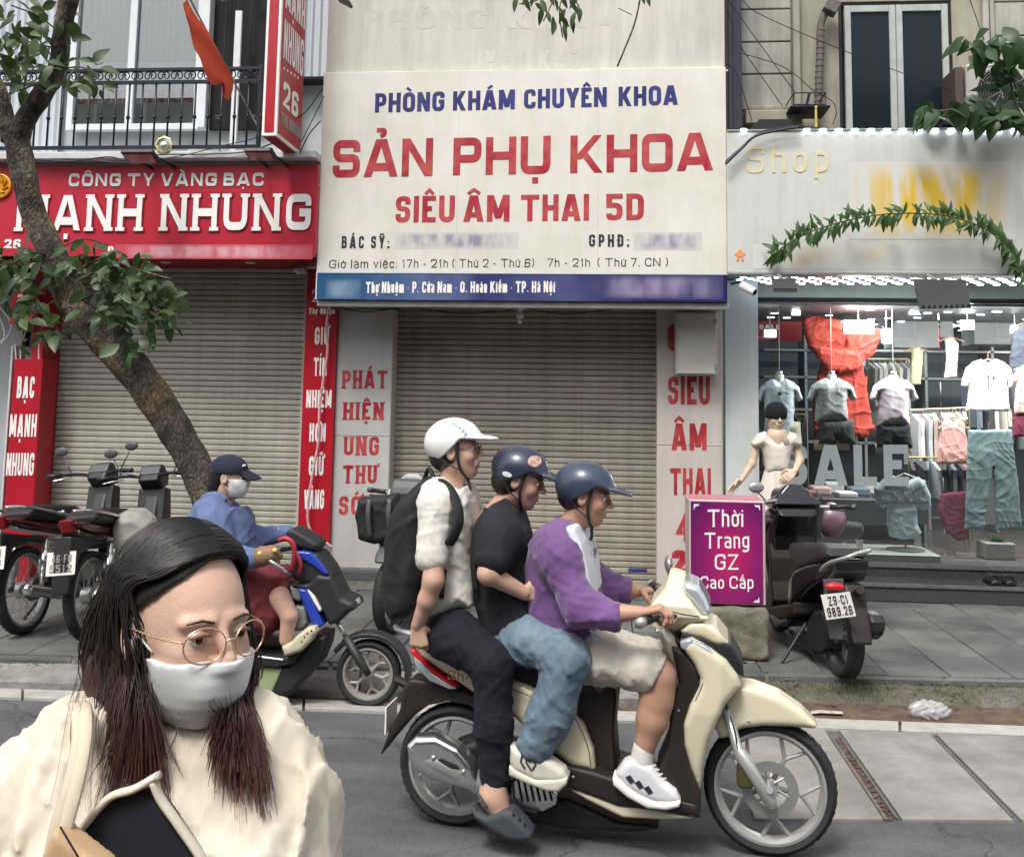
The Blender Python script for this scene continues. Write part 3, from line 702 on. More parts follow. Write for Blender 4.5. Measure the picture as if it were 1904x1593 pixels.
# balcony railing
YR=7.95
rl=thing('balcony_railing','black wrought iron balcony railing with scroll band above the red sign','railing',onY(300,275,YR))
def railY(p,q,r_):g=G();a,b=onY(*p,YR),onY(*q,YR);z=(a[2]+b[2])/2;g.obox(((a[0]+b[0])/2,YR,z),(abs(b[0]-a[0])/2,.017,r_),np.eye(3),.003);return g
z1,z2,z3=onY(330,130,YR)[2],onY(330,153,YR)[2],onY(330,274,YR)[2];xa,xb=onY(-80,130,YR)[0],onY(488,130,YR)[0]
for nm,z in(('top_rail',z1),('middle_rail',z2),('bottom_rail',z3)):
 g=G();g.box((xa,YR-.018,z-.014),(xb,YR+.018,z+.014),.003);part(nm,g,m_iron,rl)
bx=[onY(168+24.6*k,155,YR)[0]for k in range(-9,14)];bz=onY(330,218,YR)[2]
g=G();g.cyl((0,0,z3),(0,0,z2),.0085,n=8);g.ball((0,0,bz),.017,10,6,(1,1,1.3));g.ball((0,0,bz+.03),.011,8,4);g.ball((0,0,bz-.03),.011,8,4);me=mesh_of(g,m_iron,(0,0,0),True,'baluster')
bo=wloc(rl)
for x in bx:
 o=bpy.data.objects.new('baluster',me);COL.objects.link(o);o.parent=rl;o.location=(x-bo[0],YR-bo[1],-bo[2])
g=G();zc=(z1+z2)/2;rr=(z1-z2)/2-.012
for i,x in enumerate(bx[:-1]):
 for dx,s_ in((.30,1),(.70,-1)):
  c=np.array([x+(bx[1]-bx[0])*dx,YR,zc]);g.tube([c+np.array([s_*rr*math.cos(a)*.8,0,rr*math.sin(a)])*(1-a/12)for a in np.linspace(.2,7.5,22)],.0055,5)
part('scroll',g,m_iron,rl)
for x in(xa+.02,xb-.01):
 g=G();g.box((x-.015,YR-.015,zb),(x+.015,YR+.015,z1+.03),.003);part('post',g,m_iron,rl)
# ------------------------------------------------------------------ red fascia sign
YA=8.0
sg=thing('red_fascia_sign','long red shop fascia with white lettering under the balcony','sign',(-2.6,YA,zt))
ztop=onY(400,305,YA)[2]
g=G();g.box((xfl,YA,zt),(xfr,YA+.16,ztop-.005),.004);part('panel',g,M('red_fascia',(.44,.02,.042),rough=.35,var=.1,vs=1.2,coat=.2),sg)
m_rl=M('red_letter_outline',(.30,.006,.012),rough=.5)
ptext('MẠNH NHUNG',28,431,580,430,70,YA,'lettering_outline',m_rl,sg,.006,t=.29,aspect=1.15,gap=.2,serif=.08,space=.5)
ptext('MẠNH NHUNG',30,429,577,428,66,YA-.007,'lettering',m_white,sg,.008,t=.22,aspect=1.15,gap=.28,serif=.08,space=.55)
ptext('CÔNG TY VÀNG BẠC',128,347,490,346,24,YA,'small_lettering',M('greenish_letter',(.62,.66,.62),rough=.5),sg,.006,t=.24,aspect=1.3,gap=.3)
ptext('Đ',201,471,211,471,13,YA,'address_lettering',m_white,sg,.004,t=.24,aspect=.8)
ptext('26',8,462,38,462,17,YA,'number_lettering',m_white,sg,.004,t=.24,aspect=.9)
def smudge(name,x0,y0,x1,y1,Y,base,ink,parent,sx=30,sz=14,lo=.45,hi=.6):
 """a band of weathered, unreadable print"""
 nm=name+'_print_%d_%d'%(x0,y0);m_=bpy.data.materials.new(nm);m_.use_nodes=True;t=m_.node_tree;b=t.nodes['Principled BSDF'];b.inputs['Roughness'].default_value=.45
 tc=t.nodes.new('ShaderNodeTexCoord');mp=t.nodes.new('ShaderNodeMapping');mp.inputs['Scale'].default_value=(sx,1,sz);n=t.nodes.new('ShaderNodeTexNoise');n.inputs['Scale'].default_value=1;n.inputs['Detail'].default_value=2
 t.links.new(tc.outputs['Object'],mp.inputs[0]);t.links.new(mp.outputs[0],n.inputs['Vector'])
 ge=t.nodes.new('ShaderNodeTexCoord');sp=t.nodes.new('ShaderNodeSeparateXYZ');t.links.new(ge.outputs['Generated'],sp.inputs[0])
 def para(s_):
  a=t.nodes.new('ShaderNodeMath');a.operation='SUBTRACT';a.inputs[0].default_value=1;t.links.new(s_,a.inputs[1]);mu=t.nodes.new('ShaderNodeMath');mu.operation='MULTIPLY';t.links.new(s_,mu.inputs[0]);t.links.new(a.outputs[0],mu.inputs[1])
  m4=t.nodes.new('ShaderNodeMath');m4.operation='MULTIPLY';m4.inputs[1].default_value=5;m4.use_clamp=True;t.links.new(mu.outputs[0],m4.inputs[0]);return m4.outputs[0]
 pr=t.nodes.new('ShaderNodeMath');pr.operation='MULTIPLY';t.links.new(para(sp.outputs[0]),pr.inputs[0]);t.links.new(para(sp.outputs[2]),pr.inputs[1])
 f=t.nodes.new('ShaderNodeMapRange');f.inputs['From Min'].default_value=lo;f.inputs['From Max'].default_value=hi;t.links.new(n.outputs['Fac'],f.inputs[0])
 fm=t.nodes.new('ShaderNodeMath');fm.operation='MULTIPLY';t.links.new(f.outputs[0],fm.inputs[0]);t.links.new(pr.outputs[0],fm.inputs[1])
 t.links.new(ramp_nodes(t,fm.outputs[0],[(0,base),(1,ink)]),b.inputs['Base Color'])
 a,c=onY(x0,y1,Y),onY(x1,y0,Y);g=G();g.box((a[0],Y-.0006,a[2]),(c[0],Y+.0004,c[2]));return part(name,g,m_,parent)
smudge('faded_address',212,455,582,481,YA-.001,(.50,.05,.08),(.62,.33,.36),sg,9,4,.25,.6)
# gold coin emblem at the left end
g=G();c=onY(-2,346,YA-.02);g.lathe((c[0],c[1]+.02,c[2]),(0,-1,0),[(0,.0),(0,.105),(.02,.105),(.024,.095),(.016,.088),(.016,0)],36);emb=part('coin_emblem',g,M('orange_gold',(.75,.33,.02),rough=.35,metal=.3,var=.2),sg)
g=G()
for k in range(9):
 a=2*PI*k/9;g.tube([(c[0]+.035*math.cos(a+q*.5)*(1+q),c[1]-.004,c[2]+.035*math.sin(a+q*.5)*(1+q))for q in(0,.5,1,1.3)],.006,5)
part('emblem_relief',g,M('dark_gold',(.55,.18,.01),rough=.4,metal=.3),emb)
# projecting sign 26
pj=thing('projecting_sign','tall red and white projecting sign reading 26 fixed at right end of the balcony','sign',onY(514,253,7.39))
pf=onY(514,253,7.39);pb=onY(486,251,7.39);zpb=pf[2];xpr,xpl=pf[0],pb[0]
g=G();g.box((xpl,7.39,zpb),(xpr,8.0,7.0),.004);part('box',g,m_white,pj)
g=G();g.box((xpl+.022,7.386,zpb+.03),(xpr-.022,7.39,6.9));part('front_panel',g,m_red,pj)
g=G();g.box((xpr,7.42,zpb+.03),(xpr+.005,7.985,6.95));sp_=part('side_panel',g,m_red,pj)
g=G();g.box((xpl+.012,7.40,zpb-.006),(xpr-.012,7.99,zpb),0);part('bottom_panel',g,m_redd,pj)
def sidez(py_):return onX(540,py_,xpr+.005)[2]
def stext(txt,y0,y1,a=.06,b=.94,mat=m_white,**k):
 z0,z1_=sidez(y1),sidez(y0);Y0,Y1=7.42+.565*a,7.42+.565*b
 putletters('lettering',letters(txt,(xpr+.0055,Y0,z0),(0,Y1-Y0,0),(0,0,z1_-z0),(1,0,0),.003,**k),mat,sp_)
stext('MẠNH',-35,26,t=.16,aspect=.5);stext('NHUNG',48,122,t=.15,aspect=.4);stext('26',162,210,.12,.8,t=.2,aspect=.8);stext('THỢ NHUỘM',222,246,t=.2,aspect=.7,mat=M('grey_letter',(.35,.3,.32),rough=.6))
g=G()
for k in range(5):c=onX(528+6.5*k,128+4.2*k,xpr+.006);g.obox(c,(.002,.014,.010),np.eye(3))
part('dot',g,m_white,sp_)
# flag on its pole
fl=thing('flag','drooping orange red flag on a bamboo pole leaning out from the balcony','flag',onY(480,238,7.9))
g=G();g.tube([onY(482,240,8.3),onY(455,190,7.95),onY(430,143,7.7),onY(380,50,7.35),onY(348,-12,7.1)],.0075,8);part('pole',g,M('bamboo',(.33,.27,.17),rough=.6,var=.2,vs=20),fl)
outl=[(343,-10,7.1),(352,12,7.12),(362,28,7.2),(385,55,7.34),(403,88,7.46),(420,118,7.6),(432,143,7.7),(430,165,7.72),(423,186,7.74),(415,180,7.66),(410,155,7.6),(392,156,7.5),(383,135,7.4),(376,112,7.32),(362,90,7.22),(352,60,7.15),(346,25,7.08)]
cl=[(350,8),(356,40),(372,70),(388,100),(400,125),(418,150),(424,172)];g=G();n=22;vs=[]
Lb=spline([onY(x,y,Y)for x,y,Y in outl[0:9]],5);Rb=spline([onY(x,y,Y)for x,y,Y in outl[16:8:-1]],5);nn=min(len(Lb),len(Rb));Lb=[Lb[int(i*(len(Lb)-1)/(nn-1))]for i in range(nn)];Rb=[Rb[int(i*(len(Rb)-1)/(nn-1))]for i in range(nn)]
for s_ in(0,1):
 for i in range(nn):
  for k in range(9):u=k/8;p=Lb[i]*(1-u)+Rb[i]*u;p=p+np.array([0,.035*math.sin(u*7+i*.25)-.012*s_,0]);vs.append(p)
fs=[]
for s_ in(0,1):
 for i in range(nn-1):
  for k in range(8):a=s_*nn*9+i*9+k;f=(a,a+1,a+10,a+9);fs.append(f if s_ else f[::-1])
g.add(vs,fs);part('cloth',g,M('flag_cloth',(.62,.075,.03),rough=.75,var=.12,vs=3),fl,True)
# octagonal mirror
c=onY(305,270,7.9);bg_=thing('octagonal_mirror','small octagonal gold rimmed mirror hung on the balcony rail','mirror',c)
g=G();g.lathe(c,(0,-1,0),[(-.01,0),(-.01,.072),(.008,.075),(.012,.062),(.0,.055),(.0,.0)],8);part('frame',g,M('brass',(.62,.55,.25),rough=.35,metal=.6),bg_)
g=G();g.lathe(c+np.array([0,-.002,0]),(0,-1,0),[(0,.0),(.0,.052),(.004,.045),(.004,.03),(.01,.0)],24);part('glass',g,M('mirror_disc',(.7,.7,.66),rough=.15,metal=.8),bg_)
# floodlights over the red sign
def flood(px_,py_,wpx,Y,label,grp,arm=(30,-14)):
 c=onY(px_,py_,Y);wd=wpx*Y/FPX;t_=thing('floodlight',label,'floodlight',c,grp)
 R=np.array(Matrix.Rotation(math.radians(-18),3,'X'));g=G();g.obox(c,(wd/2,wd*.32,.018),R,.006);part('housing',g,m_blk,t_)
 g=G();g.obox(c+R@np.array([0,0,-.019]),(wd*.42,wd*.25,.004),R);part('lens',g,M('lamp_lens',(.35,.1,.1),rough=.2),t_)
 g=G();g.box((c[0]+wd*.35,c[1]+.05,c[2]-.01),(c[0]+wd*.42,c[1]+.45,c[2]+.014),.002);g.box((c[0]-wd*.42,c[1]+.05,c[2]-.01),(c[0]-wd*.35,c[1]+.45,c[2]+.014),.002);part('bracket',g,m_blk,t_)
flood(262,291,66,7.6,'flat black floodlight over the red sign below the octagonal mirror','floodlights over the red sign');flood(485,287,56,7.6,'flat black floodlight over the red sign beside the projecting 26 sign','floodlights over the red sign')
# cables along the balcony slab
for i,(pts,r_)in enumerate([([(60,296),(130,300),(200,292),(240,298),(300,288),(380,287),(460,282),(520,262)],.006),([(70,302),(150,296),(230,303),(330,291),(420,270),(480,255),(560,215),(600,165)],.004),([(557,285),(575,250),(596,225)],.005),([(560,265),(590,205),(602,180)],.004)]):
 g=G();g.tube(spline([onY(x,y,7.88)for x,y in pts],8),r_,6);solo('cable',g,m_iron,['thick dark cable running along the top of the red sign','thin cable rising from the red sign past the projecting sign','short cable behind the projecting sign','thin cable beside the white board edge'][i],'cable')
# pillar signs of the red shop
def pillar(name,q,Y,mat,label,lines,depth=.12,side=None,lm=m_white,extra=None):
 """q: px x of left/right edge at top and bottom plus y top/bottom"""
 (xl0,xr0,y0),(xl1,xr1,y1)=q;ym=(y0+y1)/2;f=lambda a,b,y:onY(a+(b-a)*(y-y0)/(y1-y0),y,Y)[0]
 X0_,X1_=f(xl0,xl1,ym),f(xr0,xr1,ym);Z1,Z0=onY((xl0+xr0)/2,y0,Y)[2],onY((xl1+xr1)/2,y1,Y)[2]
 t_=thing(name,label,'sign',(X0_,Y,Z0));g=G();g.box((X0_,Y,Z0),(X1_,Y+depth,Z1),.003);pn=part('panel',g,mat,t_)
 for(txt,xa_,xb_,yb_,cp,kw)in lines:ptext(txt,xa_,yb_,xb_,yb_,cp,Y,'lettering',kw.pop('mat',lm),t_,.003,**kw)
 return t_
pillar('pillar_sign',((26,77,668),(5,60,1010)),8.42,m_red,'red pillar sign reading BẠC MẠNH NHUNG left of the grey shutter',
    [('BẠC',31,63,740,40,dict(t=.2,aspect=.42)),('MẠNH',17,67,812,42,dict(t=.18,aspect=.38)),('NHUNG',11,62,884,42,dict(t=.18,aspect=.34,gap=.12))],.25)
X1_=onY(60,850,8.42)[0]
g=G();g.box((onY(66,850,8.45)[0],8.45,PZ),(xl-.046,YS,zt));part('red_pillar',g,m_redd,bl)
g=G();g.box((onY(20,560,8.3)[0],8.3,onY(50,602,8.3)[2]),(onY(62,560,8.3)[0],8.4,onY(50,540,8.3)[2]),.004);t_=solo('small_red_sign',g,m_red,'small red number box behind the leaves at the left pillar top','sign');ptext('26',32,565,55,565,18,8.3,'lettering',m_white,t_,t=.2);ptext('Thợ Nhuộm',24,581,60,581,8,8.3,'lettering',m_white,t_,t=.22)
g=G();g.box((-5.2,8.5,PZ),(onY(14,800,8.5)[0],8.7,onY(10,642,8.5)[2]),.004);part('white_panel',g,M('white_panel',(.6,.61,.62),rough=.4,var=.04),bl)
g=G();g.box((-5.2,8.72,onY(10,642,8.5)[2]),(xl-.3,8.78,zt));part('dark_recess',g,m_dark,bl)
g=G()
for pts in([(0,590),(8,620),(2,640)],[(-10,560),(20,600),(12,628),(-10,640)],[(28,640),(30,668)],[(72,640),(72,668)],[(38,640),(38,668)]):g.tube(spline([onY(x,y,8.45)for x,y in pts],6),.006,6)
solo('cable',g,m_wframe,'loose pale cables in the dark recess at the left edge','cable')
pillar('pillar_sign',((571,628,500),(553,613,1012)),8.5,m_red,'red pillar sign reading GIỮ TÍN NHIỆM HƠN GIỮ VÀNG',
    [('26',580,603,562,24,dict(t=.16,aspect=.8)),('Thợ Nhuộm',574,623,584,11,dict(t=.22)),('GIỮ',585,611,641,33,dict(t=.2,aspect=.4)),('TÍN',583,607,699,34,dict(t=.2,aspect=.45)),('NHIỆM',569,616,758,33,dict(t=.19,aspect=.42,gap=.12)),
  ('HƠN',575,605,821,34,dict(t=.2,aspect=.42)),('GIỮ',574,601,884,36,dict(t=.2,aspect=.4)),('VÀNG',565,602,946,36,dict(t=.2,aspect=.4,gap=.12))],.22)
g=G();g.tube(spline([onY(x,y,8.44)for x,y in((612,566),(607,610),(609,650),(602,700),(594,760),(592,820),(583,870),(575,920),(572,965),(580,990),(600,1004),(618,1018))],8),.011,8);solo('conduit',g,M('pinkish_conduit',(.55,.36,.36),rough=.6,var=.2,vs=20),'thin pale conduit hanging crookedly over the red pillar sign','conduit',smooth=True)
g=G();c=onY(558,503,8.4);g.box(c-np.array([.045,.05,.02]),c+np.array([.045,.1,.02]),.01);g.ball(c+np.array([0,-.03,-.01]),.03,12,8);solo('soffit_camera',g,m_wframe,'small white camera under the red sign at its right end','camera',smooth=False)
# ------------------------------------------------------------------ clinic building in the middle
bc=thing('clinic_building','clinic frontage with brown roller shutter under the big white and blue sign','building',(-.7,8.7,0))
YC=8.05
sx0,sx1=onY(727,750,YS)[0],onY(1221,750,YS)[0];sz0=onY(1200,1092,YS)[2];szt=onY(960,560,YC)[2]
shutter(bc,sx0,sx1,sz0,szt+.1,YS,.0495,m_slatC)
g=G();g.box((sx0-.6,8.62,PZ),(sx1+.6,YS+.3,sz0-.002),.004);part('threshold',g,m_kerb,bc)
g=G();g.box((sx0-.7,8.45,PZ-.02),(sx1+.3,8.615,sz0-.16),.006);part('step',g,m_kerb,bc)
g=G();z_=onY(1186,1060,YS-.012)[2];g.box((onY(1168,1060,YS)[0],YS-.014,z_-.014),(onY(1203,1060,YS)[0],YS-.0115,z_+.014));part('sticker',g,m_letblue,bc)
cxl,cxr=onY(596,300,YC)[0],onY(1350.5,300,YC)[0]
zst,zsb,zbb=onY(975,130,YC)[2],onY(975,508,YC)[2],onY(975,560,YC)[2]
g=G();g.box((cxl,YC+.08,zst-.02),(cxr,YC+.3,8));part('upper_board',g,m_board,bc)
g=G();g.box((cxl,YC+.1,zbb),(cxr,YS+.3,zbb+.05));part('soffit',g,M('soffit_dark',(.2,.19,.17),rough=.8,var=.2),bc)
g=G();g.box((cxl,YS+.05,zbb),(sx0-.05,YS+.3,8));part('back_wall',g,m_plast,bc)
for i,(a,b,cc)in enumerate(((820,1110,131),(678,1150,55))):ptext('CHUYÊN KHOA' if i==0 else 'PHÒNG KHÁM',a,cc,b,cc-3,36,YC+.08,'lettering',M('ghost_letter',(.49,.47,.42),col2=(.58,.56,.51),vs=3,rough=.6),bc,.0003,t=.2)
cs=thing('clinic_sign','large white signboard with red letters SẢN PHỤ KHOA and blue strip over brown shutter','sign',onY(975,508,YC))
g=G();seams=[cxl,onY(852,300,YC)[0],onY(1112,300,YC)[0],cxr]
g.box((cxl,YC,zsb),(cxr,YC+.075,zst),.003);part('panel',g,m_beige,cs)
for x in seams[1:3]:g=G();g.box((x-.0015,YC-.001,zsb),(x+.0015,YC,zst));part('seam',g,M('seam_grey',(.50,.48,.43),rough=.7),cs)
kb=dict(t=.2,aspect=.66,gap=.11)
for w_,a,b in(('PHÒNG',697,826),('KHÁM',842,957),('CHUYÊN',974,1128),('KHOA',1150,1260)):
 yl=lambda x:210-(x-697)*(15/563);ptext(w_,a,yl(a),b,yl(b),36,YC,'lettering',m_letblue,cs,.002,**kb)
kt_=dict(t=.21,aspect=1.0,gap=.13,rad=.16)
for w_,a,b in(('SẢN',618,804),('PHỤ',842,1023),('KHOA',1060,1325)):
 yl=lambda x:331-(x-618)*(14/707);ptext(w_,a,yl(a),b,yl(b),70,YC,'lettering',m_letred,cs,.002,**kt_)
for w_,a,b in(('SIÊU',735,845),('ÂM',862,947),('THAI',968,1095),('5D',1127,1197)):
 yl=lambda x:414-(x-735)*(5/460);ptext(w_,a,yl(a),b,yl(b),49,YC,'lettering',m_letred,cs,.002,t=.19,aspect=.66,gap=.12,rad=.2)
for w_,a,b,y in(('BÁC SỸ:',635,724,462),('GPHĐ:',1095,1170,459)):ptext(w_,a,y,b,y,23,YC,'lettering',m_letdark,cs,.0015,t=.2,gap=.3)
for w_,a,b in(('Giờ làm việc:',612,738),('17h - 21h',747,833),('( Thứ 2 - Thứ 6)',841,993),('7h - 21h',1018,1097),('( Thứ 7, CN )',1111,1242)):
 yl=lambda x:499-(x-612)*(4/630);ptext(w_,a,yl(a),b,yl(b),15.5,YC,'lettering',m_letdark,cs,.0012,t=.115,aspect=.95,gap=.22,rad=.35)
smudge('faded_name',730,432,965,463,YC,(.60,.57,.53),(.27,.25,.33),cs,14,6,.3,.62)
smudge('faded_number',1177,432,1305,466,YC,(.60,.57,.53),(.30,.27,.38),cs,14,6,.3,.62)
# blue address strip
m_strip2=M('blue_strip',(.035,.10,.26),rough=.35)
def _bs(m_):
 t=m_.node_tree;b=t.nodes['Principled BSDF'];tc=t.nodes.new('ShaderNodeTexCoord');s_=t.nodes.new('ShaderNodeSeparateXYZ');t.links.new(tc.outputs['Generated'],s_.inputs[0])
 n=t.nodes.new('ShaderNodeTexNoise');n.inputs['Scale'].default_value=3.2;n.inputs['Detail'].default_value=6;t.links.new(tc.outputs['Object'],n.inputs['Vector'])
 a=t.nodes.new('ShaderNodeMath');a.operation='MULTIPLY_ADD';a.inputs[1].default_value=.35;t.links.new(n.outputs['Fac'],a.inputs[0]);t.links.new(s_.outputs[0],a.inputs[2])
 t.links.new(ramp_nodes(t,a.outputs[0],[(.1,(.015,.10,.20)),(.3,(.03,.09,.22)),(.45,(.10,.13,.26)),(.6,(.03,.035,.14)),(.8,(.07,.08,.19)),(.95,(.02,.018,.09)),(1,(.018,.014,.08))]),b.inputs['Base Color'])
_bs(m_strip2)
bxl=onY(588,535,YC-.02)[0]
g=G();g.box((bxl,YC-.02,zbb),(cxr,YC+.075,zsb-.002),.002);bst=part('address_strip',g,m_strip2,cs)
g=G();g.box((bxl,YC-.024,zsb-.008),(cxr,YC-.0205,zsb+.004));g.box((bxl-.004,YC-.024,zbb),(bxl+.006,YC-.0205,zsb-.008));part('strip_trim',g,m_wframe,bst)
ptext('Thợ Nhuộm - P. Cửa Nam - Q. Hoàn Kiếm - TP. Hà Nội',680,545,1032,544,21,YC-.0205,'lettering',m_white,bst,.003,t=.2,space=.28,gap=.12)
smudge('faded_address',604,519,672,556,YC-.0205,(.03,.10,.20),(.18,.28,.38),bst,5,2,.2,.5)
smudge('faded_phone',1115,512,1345,556,YC-.0205,(.035,.035,.13),(.26,.22,.34),bst,7,3,.3,.65)
g=G();g.box((bxl,YC+.02,zbb-.05),(cxr+.02,YC+.1,zbb-.002),.004);part('bottom_rail',g,M('pale_rail',(.5,.5,.48),rough=.6,var=.15),cs)
g=G()
for x,y in((600,186),(594,345),(1352,132),(1352,385),(1351,550)):g.ball(onY(x,y,YC-.004),.010,8,5)
part('bolt',g,m_wframe,cs)
# bulb holder
c=onY(967,577,8.35);lb=thing('light_bulb','white lamp holder hanging under the clinic sign in front of the shutter','lamp',c)
g=G();g.lathe((c[0],c[1],c[2]-.07),(0,0,1),[(0,.018),(.002,.03),(.04,.032),(.045,.022),(.075,.02),(.08,.03),(.11,.034),(.112,.0)],20);part('holder',g,m_wframe,lb,True)
g=G();g.ball((c[0],c[1],c[2]-.09),.022,12,8);part('bulb',g,M('bulb_white',(.8,.8,.76),rough=.25),lb,True)
g=G();g.tube(spline([onY(x,y,8.3)for x,y in((628,572),(680,580),(760,572),(850,583),(940,578),(967,572),(1050,584),(1150,574),(1222,572))],8),.004,5);solo('cable',g,m_iron,'thin sagging cable strung under the clinic sign','cable')
# pillar signs
YP=8.55
def panelsign(name,label,q,lines,mat):
 (xa0,xb0,y0),(xa1,xb1,y1),ys=q;ym=(y0+y1)/2;X0_,X1_=onY((xa0+xa1)/2,ym,YP)[0],onY((xb0+xb1)/2,ym,YP)[0];Z1,Z0,Zs=onY(xa0,y0,YP)[2],onY(xa1,y1,YP)[2],onY((xa0+xa1)/2,ys,YP)[2]
 t_=thing(name,label,'sign',(X0_,YP,Z0))
 for a,b in((Z0,Zs-.003),(Zs+.003,Z1)):g=G();g.box((X0_,YP,a),(X1_,YP+.03,b),.003);part('panel',g,mat,t_)
 g=G();g.box((X0_-.005,YP+.006,Z0-.01),(X1_+.005,YP+.2,Z1+.01));part('backing',g,M('seam_grey',(.5,.48,.43)),t_)
 for(txt,a,b,y,cp,kw)in lines:ptext(txt,a,y,b,y,cp,YP,'lettering',m_letred,t_,.0018,**kw)
 return t_
m_panelL=grime(wallmat('pillar_panel_grey',(.44,.435,.42),(.52,.515,.50),vs=1.5,rough=.5,bump=.0005),amt=.25)
m_panelR=grime(wallmat('pillar_panel_pink',(.50,.45,.41),(.60,.55,.51),vs=1.5,rough=.5,bump=.0005),amt=.25)
panelsign('pillar_sign','pale pillar sign reading PHÁT HIỆN UNG THƯ between red pillar and brown shutter',((630,732,577),(613,716,1054),810),
    [('PHÁT',636,720,722,33,dict(t=.19,gap=.16,serif=.05)),('HIỆN',638,713,780,32,dict(t=.19,gap=.16,serif=.05)),('UNG',639,704,846,34,dict(t=.19,gap=.16,serif=.05)),('THƯ',637,700,898,33,dict(t=.19,gap=.16,serif=.05)),('SỚM',630,700,957,35,dict(t=.19,gap=.16,serif=.05))],m_panelL)
panelsign('pillar_sign','pinkish pillar sign reading SIEU ÂM THAI right of the brown shutter',((1222,1341,572),(1223,1344,1105),828),
    [('SIEU',1242,1320,752,52,dict(t=.19,gap=.12)),('ÂM',1249,1314,837,50,dict(t=.19,gap=.12)),('THAI',1246,1322,920,50,dict(t=.19,gap=.12)),('4D',1257,1318,1007,52,dict(t=.17,gap=.12)),('2',1249,1277,1066,44,dict(t=.24,rad=.35)),('-',1246,1276,1092,44,dict(t=.2)),('C',1241,1290,655,55,dict(t=.24,rad=.5))],m_panelR)
# electric cabinet
a,b=onY(1256,697,8.38),onY(1334,580,8.38);ec=thing('electric_cabinet','pale grey metal electric cabinet mounted high on the SIEU ÂM THAI pillar','cabinet',a)
g=G();g.box((a[0],8.38,a[2]),(b[0],8.545,b[2]),.008);part('box',g,M('cabinet_grey',(.46,.45,.41),rough=.5,var=.06),ec)
g=G();g.box((a[0]+.012,8.368,a[2]+.012),(b[0]-.012,8.379,b[2]-.012),.004);dr=part('door',g,M('cabinet_grey',(.5,.5,.46)),ec)
for y in(597,681):g=G();c=onY(1332,y,8.36);g.box(c-np.array([.012,.008,.022]),c+np.array([.012,.008,.022]),.003);part('hinge',g,m_metal,ec)
g=G();c=onY(1262,630,8.36);g.box(c-np.array([.006,.006,.02]),c+np.array([.006,.006,.02]),.002);part('latch',g,m_metal,dr)
# ------------------------------------------------------------------ right building with the clothes shop
br=thing('clothes_shop_building','old plaster building with black window above a glass fronted clothes shop','building',(2.6,8.9,0))
YW=8.9;XR=6.2
X=lambda px_,Y=YW:onY(px_,120,Y)[0]
Z=lambda py_,Y=YW,px_=1600:onY(px_,py_,Y)[2]
ftop=Z(243,8.0);fbot=Z(508,8.0)
wx0,wx1,wz1=X(1560),X(1772),Z(3)
g=G();g.box((X(1340),YW+.0,ftop-.3),(wx0,YW+.25,8));g.box((wx1,YW+.002,ftop-.3),(XR,YW+.25,8));g.box((wx0,YW+.004,wz1),(wx1,YW+.25,8));part('wall',g,m_plast2,br)
for a_,b_,ys in((1372,1470,(-70,17,78,138,200,262)),(1850,1960,(-110,-50,12,74,136,200,262))):
 for y0,y1 in zip(ys[:-1],ys[1:]):
  g=G();g.box((X(a_),YW-.035,Z(y1)+.006),(X(b_),YW-.002,Z(y0)-.006),.006);part('plaster_block',g,m_plast,br)
for a_,b_ in((1473,1487),(1826,1838),(1840,1848)):g=G();g.box((X(a_),YW-.06,ftop-.2),(X(b_),YW-.002,8),.008);part('pilaster',g,m_plast,br)
g=G();g.box((X(1353),YW-.3,ftop-.2),(X(1371),YW-.002,8),.01);part('dark_column',g,M('slate_paint',(.06,.065,.085),rough=.6,var=.2,vs=3),br)
g=G();g.box((X(1376),YW-.07,Z(206)),(X(1482),YW-.036,Z(199)),.004);g.box((X(1380),YW-.2,Z(240)),(X(1482),YW-.036,Z(214)),.01);part('ledge',g,m_plast2,br)
# black framed window, two white sashes
wf=window(br,wx0,wx1,ftop-.2,wz1,YW+.06,.035,mat=M('black_frame',(.012,.012,.014),rough=.4),gm=m_dark)
for a_,b_ in((1571,1666),(1667,1764)):
 x0_,x1_=X(a_),X(b_);z1_=Z(12);f=.075;z0_=ftop-.1
 g=G();Yq=YW+.0;g.box((x0_,Yq-.02,z0_),(x0_+f*.72,Yq+.03,z1_),.004);g.box((x1_-f*.72,Yq-.02,z0_),(x1_,Yq+.03,z1_),.004);g.box((x0_+f*.72,Yq-.018,z1_-f*.8),(x1_-f*.72,Yq+.028,z1_),.004)
 sa=part('sash',g,M('aged_white_frame',(.40,.42,.40),rough=.5,var=.12,vs=8),br)
 g=G();g.box((x0_+f*.7,Yq+.004,z0_),(x1_-f*.7,Yq+.010,z1_-f*.7));part('pane',g,M('dark_pane_glass',(.012,.02,.026),rough=.12,spec=.22),sa)
 g=G()
 for k in range(22):zz=z0_+.05+k*.06;g.obox(((x0_+x1_)/2,Yq+.04,zz),((x1_-x0_)/2-f*.7,.014,.002),np.array(Matrix.Rotation(.7,3,'X')))
 part('louvre',g,M('louvre_dark',(.012,.022,.028),rough=.4),sa)
# rusty duct
g=G();g.tube(spline([onY(x,y,YW-.12)for x,y in((1521,205),(1523,150),(1525,90),(1526,50),(1533,28),(1545,14))],6),.032,12);g.obox(onY(1546,14,YW-.14),(.06,.06,.06),np.array(Matrix.Rotation(.5,3,'Y')),.01)
for k in range(14):c=onY(1521+k*.4,200-k*11,YW-.12);g.lathe(c,(0,0,1),[(-.006,.033),(-.003,.036),(.003,.036),(.006,.033)],12)
solo('duct',g,m_pipe,'rusty ribbed duct running up the wall left of the black window','duct',smooth=False)
